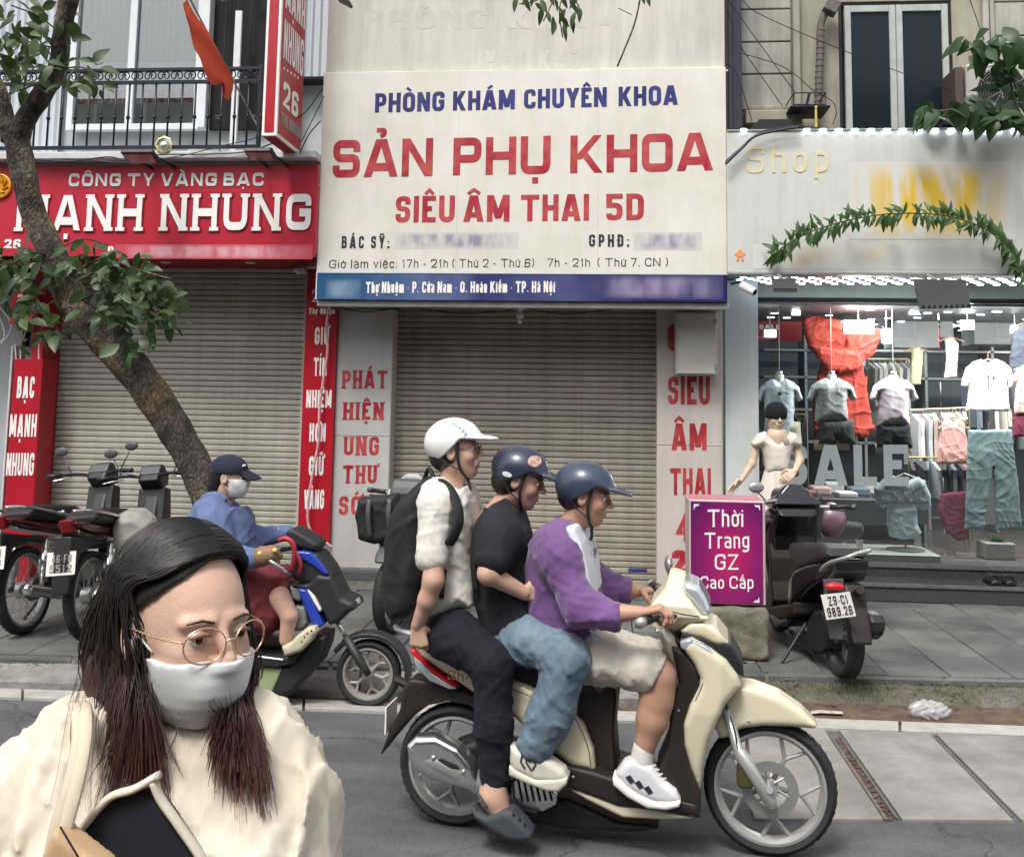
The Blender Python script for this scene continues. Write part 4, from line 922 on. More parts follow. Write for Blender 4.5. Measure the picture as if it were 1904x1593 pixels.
# bracket shelf
sh_=thing('wall_bracket','small black iron bracket shelf above the white fascia left of the window','bracket',onY(1505,195,8.6))
a,b,c,d=onY(1476,173,8.5),onY(1535,173,8.5),onY(1535,195,8.5),onY(1476,195,8.5);g=G();g.tube([a,b,c,d,a],.006,6);off=np.array([0,.38,0]);g.tube([a,a+off],.006,6);g.tube([b,b+off],.006,6);g.tube([c,c+off],.006,6);g.tube([d,d+off],.006,6);g.tube([onY(1505,174,8.5),onY(1500,195,8.5)],.012,6);part('frame',g,m_iron,sh_)
g=G();g.box(d+np.array([-.03,-.01,-.025]),c+np.array([.04,.36,-.006]),.004);part('tray',g,m_iron,sh_)
g=G();p=onY(1517,200,8.5);g.cyl(p,p-np.array([0,0,.17]),.010,n=10);g.ball(p-np.array([0,0,.0]),.016,10,6);solo('yellow_rod',g,M('yellow_plastic',(.6,.5,.12),rough=.4),'short yellow rod under the iron bracket above the fascia','rod')
# air conditioner
ax0,ax1,az1,az0=X(1796,8.45),X(1950,8.45),Z(122,8.45),Z(226,8.45)
ac=thing('air_conditioner','old cream air conditioner unit with round grille half hidden by leaves','air conditioner',(ax0,8.45,az0))
g=G();g.box((ax0,8.45,az0),(ax1,8.78,az1),.015);part('casing',g,M('cream_casing',(.42,.41,.36),rough=.5,var=.12,vs=5),ac)
g=G();c=np.array([X(1862,8.45),8.45,Z(172,8.45)])
for k in range(9):g.lathe(c,(0,-1,0),[(0,.03+k*.02),(.006,.033+k*.02),(0,.036+k*.02)],36)
for k in range(6):a=PI*k/6;g.cyl(c+np.array([.2*math.cos(a),-.004,.2*math.sin(a)]),c-np.array([.2*math.cos(a),.004,.2*math.sin(a)]),.003,n=5)
part('grille',g,m_metal,ac)
g=G();g.lathe(c,(0,-1,0),[(.001,.0),(.001,.2)],36);part('fan_opening',g,m_dark,ac)
g=G();g.box((ax0-.085,8.46,az0-.02),(ax0-.02,8.8,az1-.02),.005);part('side_bracket',g,M('brown_iron',(.08,.05,.045),rough=.6),ac)
g=G();g.box((ax0-.2,8.4,az0-.05),(ax1,8.85,az0-.01),.005);part('support',g,m_dark,ac)
# wires on the wall
for i,pts in enumerate(([(1353,0),(1480,175)],[(1380,0),(1415,28),(1570,95),(1790,178)],[(1352,120),(1370,138),(1398,225)],[(1372,98),(1440,118),(1475,137),(1515,172)],[(1375,85),(1455,198)],[(1520,172),(1548,190),(1555,210),(1548,232)],[(1800,-10),(1830,75)],[(1352,20),(1365,60)])):
 g=G();g.tube(spline([onY(x,y,8.55)for x,y in pts],8),.0038,5);solo('wire',g,m_iron,['dark wire running down steeply from the dark column to the bracket','long dark wire sloping across the black window','dark wire falling from the dark column to the ledge','thin curved wire reaching the top of the bracket','faint wire slanting over the plaster blocks','short curled wire at the right of the bracket','dark wire above the right hand leaves','short wire over the dark column top'][i],'wire')
g=G();g.tube(spline([onY(x,y,7.93)for x,y in((1349,305),(1380,275),(1405,253),(1450,242),(1485,237))],8),.011,8);g.tube(spline([onY(x,y,7.95)for x,y in((1349,300),(1375,277),(1410,248),(1440,240),(1490,233))],8),.006,6);solo('black_cable',g,m_iron,'thick black cables curving over the left corner of the white fascia','cable')
fx=onY(1475,232,8.3);g=G();g.prism([onY(x,y,8.2)for x,y in((1393,241),(1412,222),(1465,222),(1482,241))],(0,.3,0));solo('floodlight',g,m_blk,'black floodlight housing lying behind the top edge of the fascia','floodlight')
# fascia
fs_=thing('shop_fascia','long pale shop fascia with faint gold lettering and LED edge above glass front','sign',onY(1360,508,8.0))
fx0=onY(1352.5,380,8.0)[0]
g=G();g.box((fx0,8.0,fbot),(XR,8.14,ftop),.004);part('panel',g,m_fascia,fs_)
g=G();g.box((fx0,8.145,fbot+.02),(XR,YW,fbot+.06));part('soffit',g,M('soffit_grey',(.22,.23,.24),rough=.7),fs_)
g=G();g.box((fx0,7.99,ftop),(XR,8.16,ftop+.015),.003);g.box((fx0,7.99,fbot-.015),(XR,8.16,fbot),.003);part('trim',g,m_metal,fs_)
for k,px_ in enumerate([1383,1500]+[1530+29.85*j for j in range(13)]):
 c=onY(px_,242,7.98);g=G();g.box(c-np.array([.022,.008,.010]),c+np.array([.022,.006,.010]),.003);part('led_module',g,m_led,fs_)
g=G()
for px_ in range(1392,1960,33):
 for j in range(7):
  c=onY(px_+0,516,8.1);y=8.2+j*.105;c=np.array([c[0]+(j%2)*.07,y,fbot+.014]);g.box(c-np.array([.024,.009,.005]),c+np.array([.024,.009,.004]))
part('soffit_led',g,m_led,fs_,kind='stuff')
ptext('Shop',1388,322,1540,320,50,8.0,'lettering',M('faint_gold',(.66,.60,.38),rough=.4),fs_,.004,t=.13,aspect=.9,gap=.3,rad=.4)
smudge('worn_gold_print',1580,300,1885,445,7.999,(.60,.605,.575),(.66,.43,.04),fs_,7.5,1.6,.36,.54)
smudge('worn_footer_print',1400,455,1860,500,7.999,(.60,.605,.575),(.60,.50,.33),fs_,3,3,.5,.8)
g=G();c=onY(1376,474,7.995)
g.prism([c+np.array([x,0,z])for x,z in((-.026,-.045),(-.026,.0),(-.042,.0),(0,.05),(.042,.0),(.026,.0),(.026,-.045),(.01,-.045),(.01,-.015),(-.01,-.015),(-.01,-.045))],(0,.004,0));part('house_icon',g,M('orange_icon',(.8,.3,.12),rough=.4),fs_)
# garland hanging on the fascia
gl_=thing('leaf_garland','long green leafy garland arching across the front of the fascia','garland',onY(1650,400,7.85))
gp=spline([onY(x,y,Y)for x,y,Y in((1432,478,7.9),(1475,447,7.85),(1530,423,7.82),(1600,405,7.8),(1670,397,7.8),(1740,399,7.8),(1800,412,7.82),(1850,438,7.85),(1885,475,7.9),(1906,520,7.9))],10)
g=G();g.tube(gp,.006,6);part('stem',g,M('stem_green',(.07,.09,.03),rough=.7),gl_)
def leaf_geo(L=.1,W=.05,curl=.25,n=4,fold=.25):
 pr=[(0,0),(.15,.55),(.4,1.0),(.65,.82),(.85,.42),(1,0)];vs=[];fs=[]
 for(u,w_)in pr:
  z=-curl*L*u*u;vs+=[(-w_*W/2,u*L,z+fold*w_*W/2),(0,u*L,z),(w_*W/2,u*L,z+fold*w_*W/2)]
 for i in range(len(pr)-1):a=3*i;fs+=[(a,a+3,a+4,a+1),(a+1,a+4,a+5,a+2)]
 return vs,fs
def leafmat(name,a,b):
 m_=M(name,a,col2=b,vs=14,rough=.42,spec=.45);t=m_.node_tree;bs_=t.nodes['Principled BSDF'];o=t.nodes['Material Output']
 tl=t.nodes.new('ShaderNodeBsdfTranslucent');tl.inputs[0].default_value=(a[0]*2.2,a[1]*2.4,a[2]*1.5,1);mx=t.nodes.new('ShaderNodeMixShader');mx.inputs[0].default_value=.25
 t.links.new(bs_.outputs[0],mx.inputs[1]);t.links.new(tl.outputs[0],mx.inputs[2]);t.links.new(mx.outputs[0],o.inputs['Surface']);return island_var(m_,.3)
m_leaf=leafmat('tree_leaf',(.035,.065,.022),(.075,.12,.045));m_leaf2=leafmat('garland_leaf',(.04,.085,.03),(.09,.16,.05));m_leaf3=leafmat('dark_leaf',(.025,.055,.022),(.055,.1,.04))
r=np.random.default_rng(11);vs_,fs2=leaf_geo(.11,.04,.3);gme=[mesh_of((np.array(leaf_geo(.075+.02*k,.024+.005*k,.2+.15*k)[0]),leaf_geo()[1]),m_leaf2,name='leaf')for k in range(3)]
def putleaf(parent,me,p,d,up,sc=1.0,name='leaf'):
 d=np.array(d,float);d/=np.linalg.norm(d);up=np.array(up,float);x=np.cross(d,up);x/=np.linalg.norm(x)+1e-9;z=np.cross(x,d)
 o=bpy.data.objects.new(name,me);COL.objects.link(o);o.parent=parent;o.matrix_basis=Matrix(((x[0]*sc,d[0]*sc,z[0]*sc,p[0]-wloc(parent)[0]),(x[1]*sc,d[1]*sc,z[1]*sc,p[1]-wloc(parent)[1]),(x[2]*sc,d[2]*sc,z[2]*sc,p[2]-wloc(parent)[2]),(0,0,0,1)));return o
for i in range(290):
 k=r.integers(0,len(gp)-1);p=gp[k]+(gp[k+1]-gp[k])*r.uniform();t_=gp[k+1]-gp[k];t_/=np.linalg.norm(t_);s_=1 if r.uniform()<.5 else-1
 d=t_*r.uniform(-.9,.4)+np.array([0,-.35*r.uniform(),s_*r.uniform(.4,1.0)]);putleaf(gl_,gme[r.integers(0,3)],p,d,(r.normal()*.3,-1,.4),r.uniform(.75,1.25))
# floodlights under the fascia
for(q,lab)in(([(1436,522),(1480,520),(1482,543),(1438,543)],'small black floodlight under the left part of the pale fascia'),([(1700,522),(1797,524),(1806,573),(1712,575)],'large black floodlight under the fascia in front of the shop glass')):
 c=[onY(x,y,7.7 if k<2 else 7.62)for k,(x,y)in enumerate(q)];t_=thing('floodlight',lab,'floodlight',c[0],'floodlights over the shop glass');g=G();g.prism(c,(0,.05,.02));part('housing',g,m_blk,t_)
 g=G();m0=(c[0]+c[1])/2
 for k in range(9):u=(k+.5)/9;p=c[3]+(c[2]-c[3])*u+np.array([0,-.004,.02]);g.box(p-np.array([.008,.005,.006]),p+np.array([.008,.003,.006]))
 part('fin',g,m_dark,t_);g=G();g.cyl(m0+np.array([0,.04,0]),(m0[0],8.0,fbot-.01),.012,n=8);part('arm',g,m_metal,t_)
c=onY(1387,537,7.8);sc_=thing('security_camera','white security camera hanging under the fascia left corner','camera',c)
g=G();g.tube([c+np.array([-.1,.1,.05]),c+np.array([-.02,.03,.06]),c],.012,8);part('arm',g,m_iron,sc_)
g=G();g.cyl(c+np.array([-.03,.03,.03]),c+np.array([.06,-.03,-.03]),.035,.03,16);part('body',g,m_wframe,sc_);g=G();g.cyl(c+np.array([.061,-.031,-.031]),c+np.array([.066,-.034,-.034]),.022,n=14);part('lens',g,m_dark,sc_)
# ------------------------------------------------------------------ shop front and room
YG=9.3
ZI=lambda x,y,Y:onY(x,y,Y)
sz1=onY(1650,1084,8.9)[2];sz2=onZ
zs1=sz1;zs2=onY(1650,1048,YG-.06)[2]
wl=X(1345,8.6);wr=X(1405,8.6)
g=G();g.box((wl,8.6,PZ),(wr,9.6,fbot+.01),.004);part('shop_wall',g,m_shopw,br)
g=G();g.box((wr+.004,8.9,PZ),(XR,YG-.06,zs1),.006);g2=part('step',g,m_granite,br)
g=G();g.box((wr+.004,YG-.058,PZ),(XR,YG+.25,zs2),.006);part('step',g,m_granite,br)
g=G();g.box((wr+.004,8.885,zs1-.03),(XR,8.899,zs1+.0),.003);g.box((wr+.004,YG-.073,zs2-.03),(XR,YG-.0585,zs2),.003);part('step_nosing',g,M('granite_nosing',(.12,.12,.12),rough=.3,var=.2,vs=30),br)
zl=onY(1650,552,YG)[2]
g=G();g.box((wr+.004,YG-.03,onY(1650,556,YG)[2]),(XR,YG+.12,onY(1650,520,YG)[2]),.006);part('lintel',g,M('green_grey_beam',(.22,.27,.25),rough=.4,var=.06),br)
g=G();g.box((wr+.004,YG-.035,onY(1650,563,YG)[2]),(XR,YG+.1,onY(1650,556.5,YG)[2]),.003);part('dark_rail',g,m_dark,br)
zg1=onY(1650,563,YG)[2]-.002
xd=onY(1754,900,YG)[0]
gls=thing('shop_glass_front','large clear glass shop front carrying white SALE letters','window',(wr,YG,zs2))
for a_,b_ in((wr+.006,xd-.002),(xd+.002,XR)):g=G();g.box((a_,YG-.004,zs2+.006),(b_,YG+.006,zg1));part('pane',g,m_glass,gls)
g=G();g.box((wr+.006,YG-.01,zs2),(XR,YG+.012,zs2+.006));part('bottom_channel',g,m_metal,gls)
m_sale=M('sale_white',(.62,.68,.66),rough=.5)
ptext('SALE',1452,903,1690,903,76,YG-.0045,'lettering',m_sale,gls,.002,t=.22,aspect=.85,gap=.18,rad=.3)
g=G();c=onY(1795,1033,YG-.012);g.box(c-np.array([.085,.01,.02]),c+np.array([.085,.012,.026]),.004);part('floor_lock',g,m_metal,gls)
# the room
R0,R1,RY=wr+.01,XR,13.2;rz=zs2
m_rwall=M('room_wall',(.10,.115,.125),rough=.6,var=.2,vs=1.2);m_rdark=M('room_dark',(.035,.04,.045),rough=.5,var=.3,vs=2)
g=G();g.box((R0,YG+.25,rz-.06),(R1,RY,rz-.005));part('shop_floor',g,M('shop_floor',(.10,.085,.08),rough=.25,var=.2),br)
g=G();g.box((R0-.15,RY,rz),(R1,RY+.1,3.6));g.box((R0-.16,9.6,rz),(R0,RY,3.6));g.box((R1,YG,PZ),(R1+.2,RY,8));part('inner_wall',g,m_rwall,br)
rc=onY(1650,575,9.6)[2]+.02
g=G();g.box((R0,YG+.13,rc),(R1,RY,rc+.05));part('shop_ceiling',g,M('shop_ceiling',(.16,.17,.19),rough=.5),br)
r=np.random.default_rng(4);g=G()
for i in range(110):x,y=r.uniform(R0+.1,R1-.1),r.uniform(YG+.3,RY-.4);g.box((x-.035,y-.006,rc-.006),(x+.035,y+.006,rc-.001))
part('ceiling_led',g,m_led,br,kind='stuff')
def ceilamp(px_,py_,Y,w_,h_,lab):
 c=onY(px_,py_,Y);t_=thing('spot_lamp',lab,'lamp',c,'lit lamps inside the shop');g=G();g.box(c-np.array([w_/2+.012,0,h_/2+.012]),c+np.array([w_/2+.012,.05,h_/2+.012]),.006);part('casing',g,m_wframe,t_)
 g=G();g.box(c-np.array([w_/2,.006,h_/2]),c+np.array([w_/2,-.001,h_/2]),.002);part('lens',g,m_glow,t_);g=G();g.cyl(c+np.array([0,.02,h_/2]),(c[0],c[1]+.02,rc),.006,n=6);part('stem',g,m_metal,t_)
for a_ in((1597,608,9.9,.26,.11,'largest glowing lamp high in the shop beside the red dress'),(1432,620,9.9,.1,.06,'small glowing lamp at the left end of the shop ceiling'),(1649,625,9.95,.06,.12,'narrow upright glowing lamp right of the red dress'),(1800,604,10.2,.1,.07,'square glowing lamp above the white flowered shirt'),(1888,612,10.3,.05,.06,'tiny glowing lamp near the right edge of the shop'),(1700,580,10,.07,.03,'flat glowing lamp close to the shop ceiling'),(1480,582,10,.07,.03,'flat glowing lamp near the left of the shop ceiling')):ceilamp(*a_)
for i,(x,y,e)in enumerate(((2.6,9.9,30),(3.7,9.9,30),(4.9,10.0,30),(3.2,11.8,16),(4.6,11.8,16))):
 ld=bpy.data.lights.new('shop_light','AREA');ld.energy=e;ld.size=.7;ld.color=(1.0,.98,.95);lo_=bpy.data.objects.new('shop_light',ld);COL.objects.link(lo_);lo_.location=(x,y,rc-.06)
ld=bpy.data.lights.new('window_fill_light','AREA');ld.shape='RECTANGLE';ld.size=3.6;ld.size_y=.12;ld.energy=85;ld.color=(1,.98,.96);lo_=bpy.data.objects.new('window_fill_light',ld);COL.objects.link(lo_);lo_.location=(4.0,YG+.12,rc-.05);lo_.rotation_euler=(math.radians(32),0,0)  # added fill light to brighten the mannequins, no fixture behind it
def A3(*a):return np.array(a,float)
UZ=A3(0,0,1)
# ================================================================== BODIES
def skinmat(name,c):
 m_=M(name,c,rough=.5,var=.07,vs=14,bump=.0008,bs=220,sss=.12);return m_
sk_tan=skinmat('tan_skin',(.47,.265,.18));sk_mid=skinmat('warm_skin',(.54,.33,.245));sk_pale=skinmat('pale_skin',(.60,.385,.29))
m_lip=M('lip',(.42,.15,.13),rough=.4);m_eye=M('eye_white',(.7,.68,.65),rough=.2);m_iris=M('iris',(.03,.018,.012),rough=.15);m_hair=M('black_hair',(.014,.011,.010),rough=.42,spec=.6,bump=.004,bs=60,stretch=(1,1,.15))
def head_sdf(P,neck=True,nl=.16,nx=-.04):
 d=ell(P,(-.014,0,.028),(.096,.077,.090));d=smin(d,ell(P,(.026,0,-.028),(.063,.061,.084)),.03)
 d=smin(d,ell(P,(.050,0,-.092),(.030,.030,.022)),.03)
 d=smin(d,ell(P,(.0,0,-.062),(.055,.058,.045)),.03)
 for s in(-1,1):
  d=smin(d,ell(P,(.058,s*.038,-.026),(.022,.022,.022)),.02)
  d=smin(d,cap(P,(.083,s*.014,.024),(.072,s*.046,.022),.008,.006),.012)
 sock=np.minimum(ell(P,(.099,.031,.006),(.016,.018,.012)),ell(P,(.099,-.031,.006),(.016,.018,.012)));d=-smin(-d,sock,.012)
 d=smin(d,cap(P,(.088,0,.014),(.109,0,-.022),.0065,.0105),.008)
 for s in(-1,1):d=smin(d,ell(P,(.098,s*.010,-.025),(.010,.008,.007)),.006)
 d=smin(d,cap(P,(.085,-.018,-.052),(.085,.018,-.052),.0075,.0075),.010)
 d=smin(d,cap(P,(.083,-.016,-.064),(.083,.016,-.064),.008,.008),.010)
 d=np.maximum(d,-cap(P,(.098,-.022,-.058),(.098,.022,-.058),.0052,.0052))
 for s in(-1,1):
  e=ell(P,(-.006,s*.079,-.004),(.020,.009,.032));e=np.maximum(e,-ell(P,(-.002,s*.088,.002),(.012,.007,.020)));d=smin(d,e,.006)
 if neck:d=smin(d,cap(P,(-.018,0,-.07),(nx,0,-.07-nl),.052,.060),.025)
 return d
_headcache={}
def headmesh(nl=.16,nx=-.04):
 k=(round(nl,3),round(nx,3))
 if k not in _headcache:_headcache[k]=surfnet(lambda P:head_sdf(P,True,nl,nx),(-.14,-.10,-.13-nl),(.13,.10,.13),.0042)
 return _headcache[k]
def headframe(S,px_,py_,lat,pitch=0,yaw=0,roll=0,sc=1.0):
 """pitch>0 looks down; yaw>0 turns towards the viewer"""
 c=S.at(px_,py_,lat);u=np.array([*S.u]);v=S.v;B=np.column_stack([u,v,(0,0,1)])
 R=B@np.array(Matrix.Rotation(math.radians(-yaw),3,'Z')@Matrix.Rotation(math.radians(pitch),3,'Y')@Matrix.Rotation(math.radians(roll),3,'X'))
 return c,R,sc
def tohead(V,H):c,R,sc=H;return np.asarray(V)@(R.T*sc)+c
def hp(H,x,y,z):c,R,sc=H;return c+R@(np.array([x,y,z])*sc)
def merge(*gs):
 V=[];F=[];n=0
 for v,f in gs:V.append(np.asarray(v));F.extend([[int(i)+n for i in q]for q in f]);n+=len(v)
 return np.concatenate(V),F
def facebits(H,parent,glasses=False):
 for s in(-1,1):
  g=G();g.ball(hp(H,.0768,s*.031,.005),.0120*H[2],14,10);e=part('eye',g,m_eye,parent,True)
  g=G();g.ball(hp(H,.0852,s*.0315,.003),.0062*H[2],10,6);part('iris',g,m_iris,e,True)
  g=G();g.tube([hp(H,.0915,s*.014,.024),hp(H,.091,s*.032,.029),hp(H,.081,s*.049,.024)],[.0016,.0022,.001],6);part('eyebrow',g,M('eyebrow_brown',(.05,.03,.022),rough=.8),parent,True)
  g=G();g.tube([hp(H,.0915,s*.017,.008),hp(H,.0925,s*.030,.0115),hp(H,.084,s*.046,.006)],[.002,.0042,.002],8);part('eyelid',g,MATS['tan_skin']if False else m_lidmat,parent,True)
 g=G();g.tube([hp(H,.0905,-.021,-.0550),hp(H,.0938,0,-.0520),hp(H,.0905,.021,-.0550)],[.0018,.0034,.0018],8);g.tube([hp(H,.089,-.019,-.061),hp(H,.0922,0,-.0645),hp(H,.089,.019,-.061)],[.0018,.0040,.0018],8);part('lips',g,m_lip,parent,True)
 if glasses:
  gt=part('glasses',G().tube([hp(H,.097,-.056,.012),hp(H,-.01,-.083,.012)],.0018,6),m_iron,parent)
  g=G()
  for s in(-1,1):g.tube([hp(H,.103-.3*abs(math.cos(a)*.024+s*.031)*.3,s*.031+math.cos(a)*.024,.004+math.sin(a)*.019)for a in np.linspace(0,2*PI,25)],.0014,5,cap=False)
  g.tube([hp(H,.103,-.008,.008),hp(H,.106,0,.010),hp(H,.103,.008,.008)],.0014,5);part('glasses_rim',g,m_iron,gt)
m_lidmat=M('eyelid_skin',(.30,.16,.11),rough=.5)
def helmet(H,parent,mat,brim=.075,lift=0.0,name='helmet',liner=None,cutf=.052,cutb=-.045):
 def f(P):
  d=ell(P,(-.012,0,.04+lift),(.126,.103,.104))
  x=P[...,0];cut=cutb+(cutf-cutb)*np.clip((x+.10)/.14,0,1)**1.3+lift;d=np.maximum(d,(cut-P[...,2])*.8)
  Q=P.copy();Q[...,2]+=.14*(P[...,0]-.1);b=ell(Q,(.100+brim*.25,0,.050+lift),(brim,.078,.011));d=smin(d,b,.018)
  rim=np.abs(P[...,2]-cut-.004);return d-.0015*np.exp(-(rim/.006)**2)
 V,F=surfnet(f,(-.16,-.12,-.07+lift),(.10+brim*1.3,.12,.16+lift),.005)
 h_=part(name,(tohead(V,H),F),mat,parent,True)
 return h_
def strap(H,parent):
 for s in(-1,1):
  g=G();g.tube(spline([hp(H,.03,s*.083,.04),hp(H,.022,s*.082,-.02),hp(H,.028,s*.066,-.075),hp(H,.040,s*.030,-.112)],5),.0062,6,flat=.5);g.tube(spline([hp(H,-.055,s*.078,-.01),hp(H,-.02,s*.082,-.05),hp(H,.022,s*.068,-.072)],5),.0055,6,flat=.5);part('chin_strap',g,m_blk,parent)
 g=G();g.tube([hp(H,.040,-.030,-.114),hp(H,.046,0,-.121),hp(H,.040,.030,-.114)],.0065,6,flat=.5);g.tube([hp(H,.044,-.02,-.118),hp(H,.052,-.024,-.15),hp(H,.048,-.024,-.17)],.007,6,flat=.4);part('chin_strap',g,m_blk,parent)
def hand_caps(w,d,n,s,curl=(.2,.35,.3),L=1.0,thumb=.4,spread=.0,mitt=False):
 """w wrist, d towards the knuckles, n the way the palm faces, s towards the thumb"""
 w=np.array(w,float);nz=lambda a:np.array(a,float)/np.linalg.norm(a);d=nz(d);n=np.array(n,float);n=nz(n-d*(n@d));s=np.array(s,float);s=nz(s-d*(s@d)-n*(s@n));out=[]
 for i,(f,off)in enumerate(((.95,.028),(1.05,.010),(.98,-.009),(.78,-.027))):
  k=w+d*(.082-.004*abs(i-1))*L+s*off*L;out.append((w+s*off*.55*L+d*.01,k,.0145*L,.0115*L))
  a=curl[0]+.06*i;p=k;dd=nz(d+s*spread*(1.5-i))
  for j,ln in enumerate((.043,.027,.021)):
   q=p+(dd*math.cos(a)+n*math.sin(a))*ln*f*L;out.append((p,q,(.0098-.0011*j)*L,(.0090-.0012*j)*L));p=q;a+=curl[min(j+1,2)]
 b=w+d*.018*L+s*.022*L;t1=b+nz(s*.75+d*.62+n*thumb)*.042*L;t2=t1+nz(s*.25+d*.75+n*thumb*1.4)*.032*L;t3=t2+nz(d*.8+n*thumb*1.6-s*.1)*.024*L
 out+=[(b,t1,.0145*L,.0115*L),(t1,t2,.0112*L,.0100*L),(t2,t3,.0100*L,.0080*L)]
 return out
def limb(caps_,k=.012,h=.0055,pad=.03,extra=None):
 """one smooth skin surface round a chain of tapered bones"""
 pts=[c[0]for c in caps_]+[c[1]for c in caps_];rm=max(max(c[2],c[3])for c in caps_);lo,hi=bounds(pts,rm+pad)
 def f(P):
  d=None
  for c in caps_:
   e=cap(P,*c[:4]);kk=c[4]if len(c)>4 else k;d=e if d is None else smin(d,e,kk)
  return d if extra is None else extra(P,d)
 return surfnet(f,lo,hi,h)
def handmesh(caps_,arm):
 return limb([(*a,.02)for a in arm]+[(*c,.005)for c in caps_],h=.0042)
# solids from a traced side outline, thick across the frame
def locpoly(S,pts,lat=0.0):return[tuple(S.loc(S.at(x,y,lat))[[0,2]])for x,y in pts]
def solidside(S,pts,hw,r=.02,lat=0.0,plat=None,h=.008,taper=None,extra=None,pad=.03,b0=None):
 """S frame, pts outline in the side view, hw half width (number or function of a,c), lat centre offset"""
 poly=locpoly(S,pts,lat if plat is None else plat);A=np.array(poly);mw=hw if not callable(hw)else b0
 lo=(A[:,0].min()-pad,lat-mw-pad,A[:,1].min()-pad);hi=(A[:,0].max()+pad,lat+mw+pad,A[:,1].max()+pad)
 def f(P):
  a,c=P[:,0,:,0],P[:,0,:,2];d2=polyd(a,c,poly)[:,None,:];w_=hw(P[...,0],P[...,2])if callable(hw)else hw
  x=d2+r;y=np.abs(P[...,1]-lat)-w_+r;d=np.minimum(np.maximum(x,y),0)+np.sqrt(np.maximum(x,0)**2+np.maximum(y,0)**2)-r
  return d if extra is None else extra(P,d)
 V,F=surfnet(f,lo,hi,h);return S.o+V[:,:1]*S.u+V[:,1:2]*S.v+V[:,2:]*np.array([0,0,1]),F
def cloth(S,poly,hw,r,limbs,k=.04,h=.009,amp=.008,fsc=14,seed=0,plat=0.0,cuts=(),amp2=0.0,pad=.06,b0=None,clat=0.0,hwf=None,vz=1.0):
 """garment: side outline solid blended with limb capsules, creased. limbs: (p,q,ra,rb) in world; cuts: (point, normal) keep side where (P-point).normal<0"""
 ll=[(S.loc(a),S.loc(b),ra,rb)for a,b,ra,rb in limbs];pl=locpoly(S,poly,plat)if poly else None
 pts=[c[0]for c in ll]+[c[1]for c in ll];rm=max([max(c[2],c[3])for c in ll]+[.02])
 if pl:pts+=[np.array([a,-hw+clat,c])for a,c in pl]+[np.array([a,hw+clat,c])for a,c in pl]
 lo,hi=bounds(pts,(rm if not pl else rm*.6)+pad);ct=[(S.loc(p),np.array([n@S.u,n@S.v,n[2]]))for p,n in cuts]
 def f(P):
  d=None
  if pl:
   a,c=P[:,0,:,0],P[:,0,:,2];d2=polyd(a,c,pl)[:,None,:];w_=hw if hwf is None else hwf(P[...,0],P[...,2])
   x=d2+r;y=np.abs(P[...,1]-clat)-w_+r;d=np.minimum(np.maximum(x,y),0)+np.sqrt(np.maximum(x,0)**2+np.maximum(y,0)**2)-r
  for c_ in ll:e=cap(P,*c_);d=e if d is None else smin(d,e,k)
  if amp:d=d+folds(P*A3(1,1,vz),amp,fsc,seed)
  if amp2:d=d+folds(P*A3(1,1,.7),amp2,fsc*1.9,seed+7)
  for p,n in ct:d=np.maximum(d,(P-p)@n)
  return d
 V,F=surfnet(f,lo,hi,h);return S.o+V[:,:1]*S.u+V[:,1:2]*S.v+V[:,2:]*np.array([0,0,1]),F
m_tyre=M('tyre_rubber',(.022,.022,.023),rough=.8,bump=.002,bs=90,var=.2,vs=12)
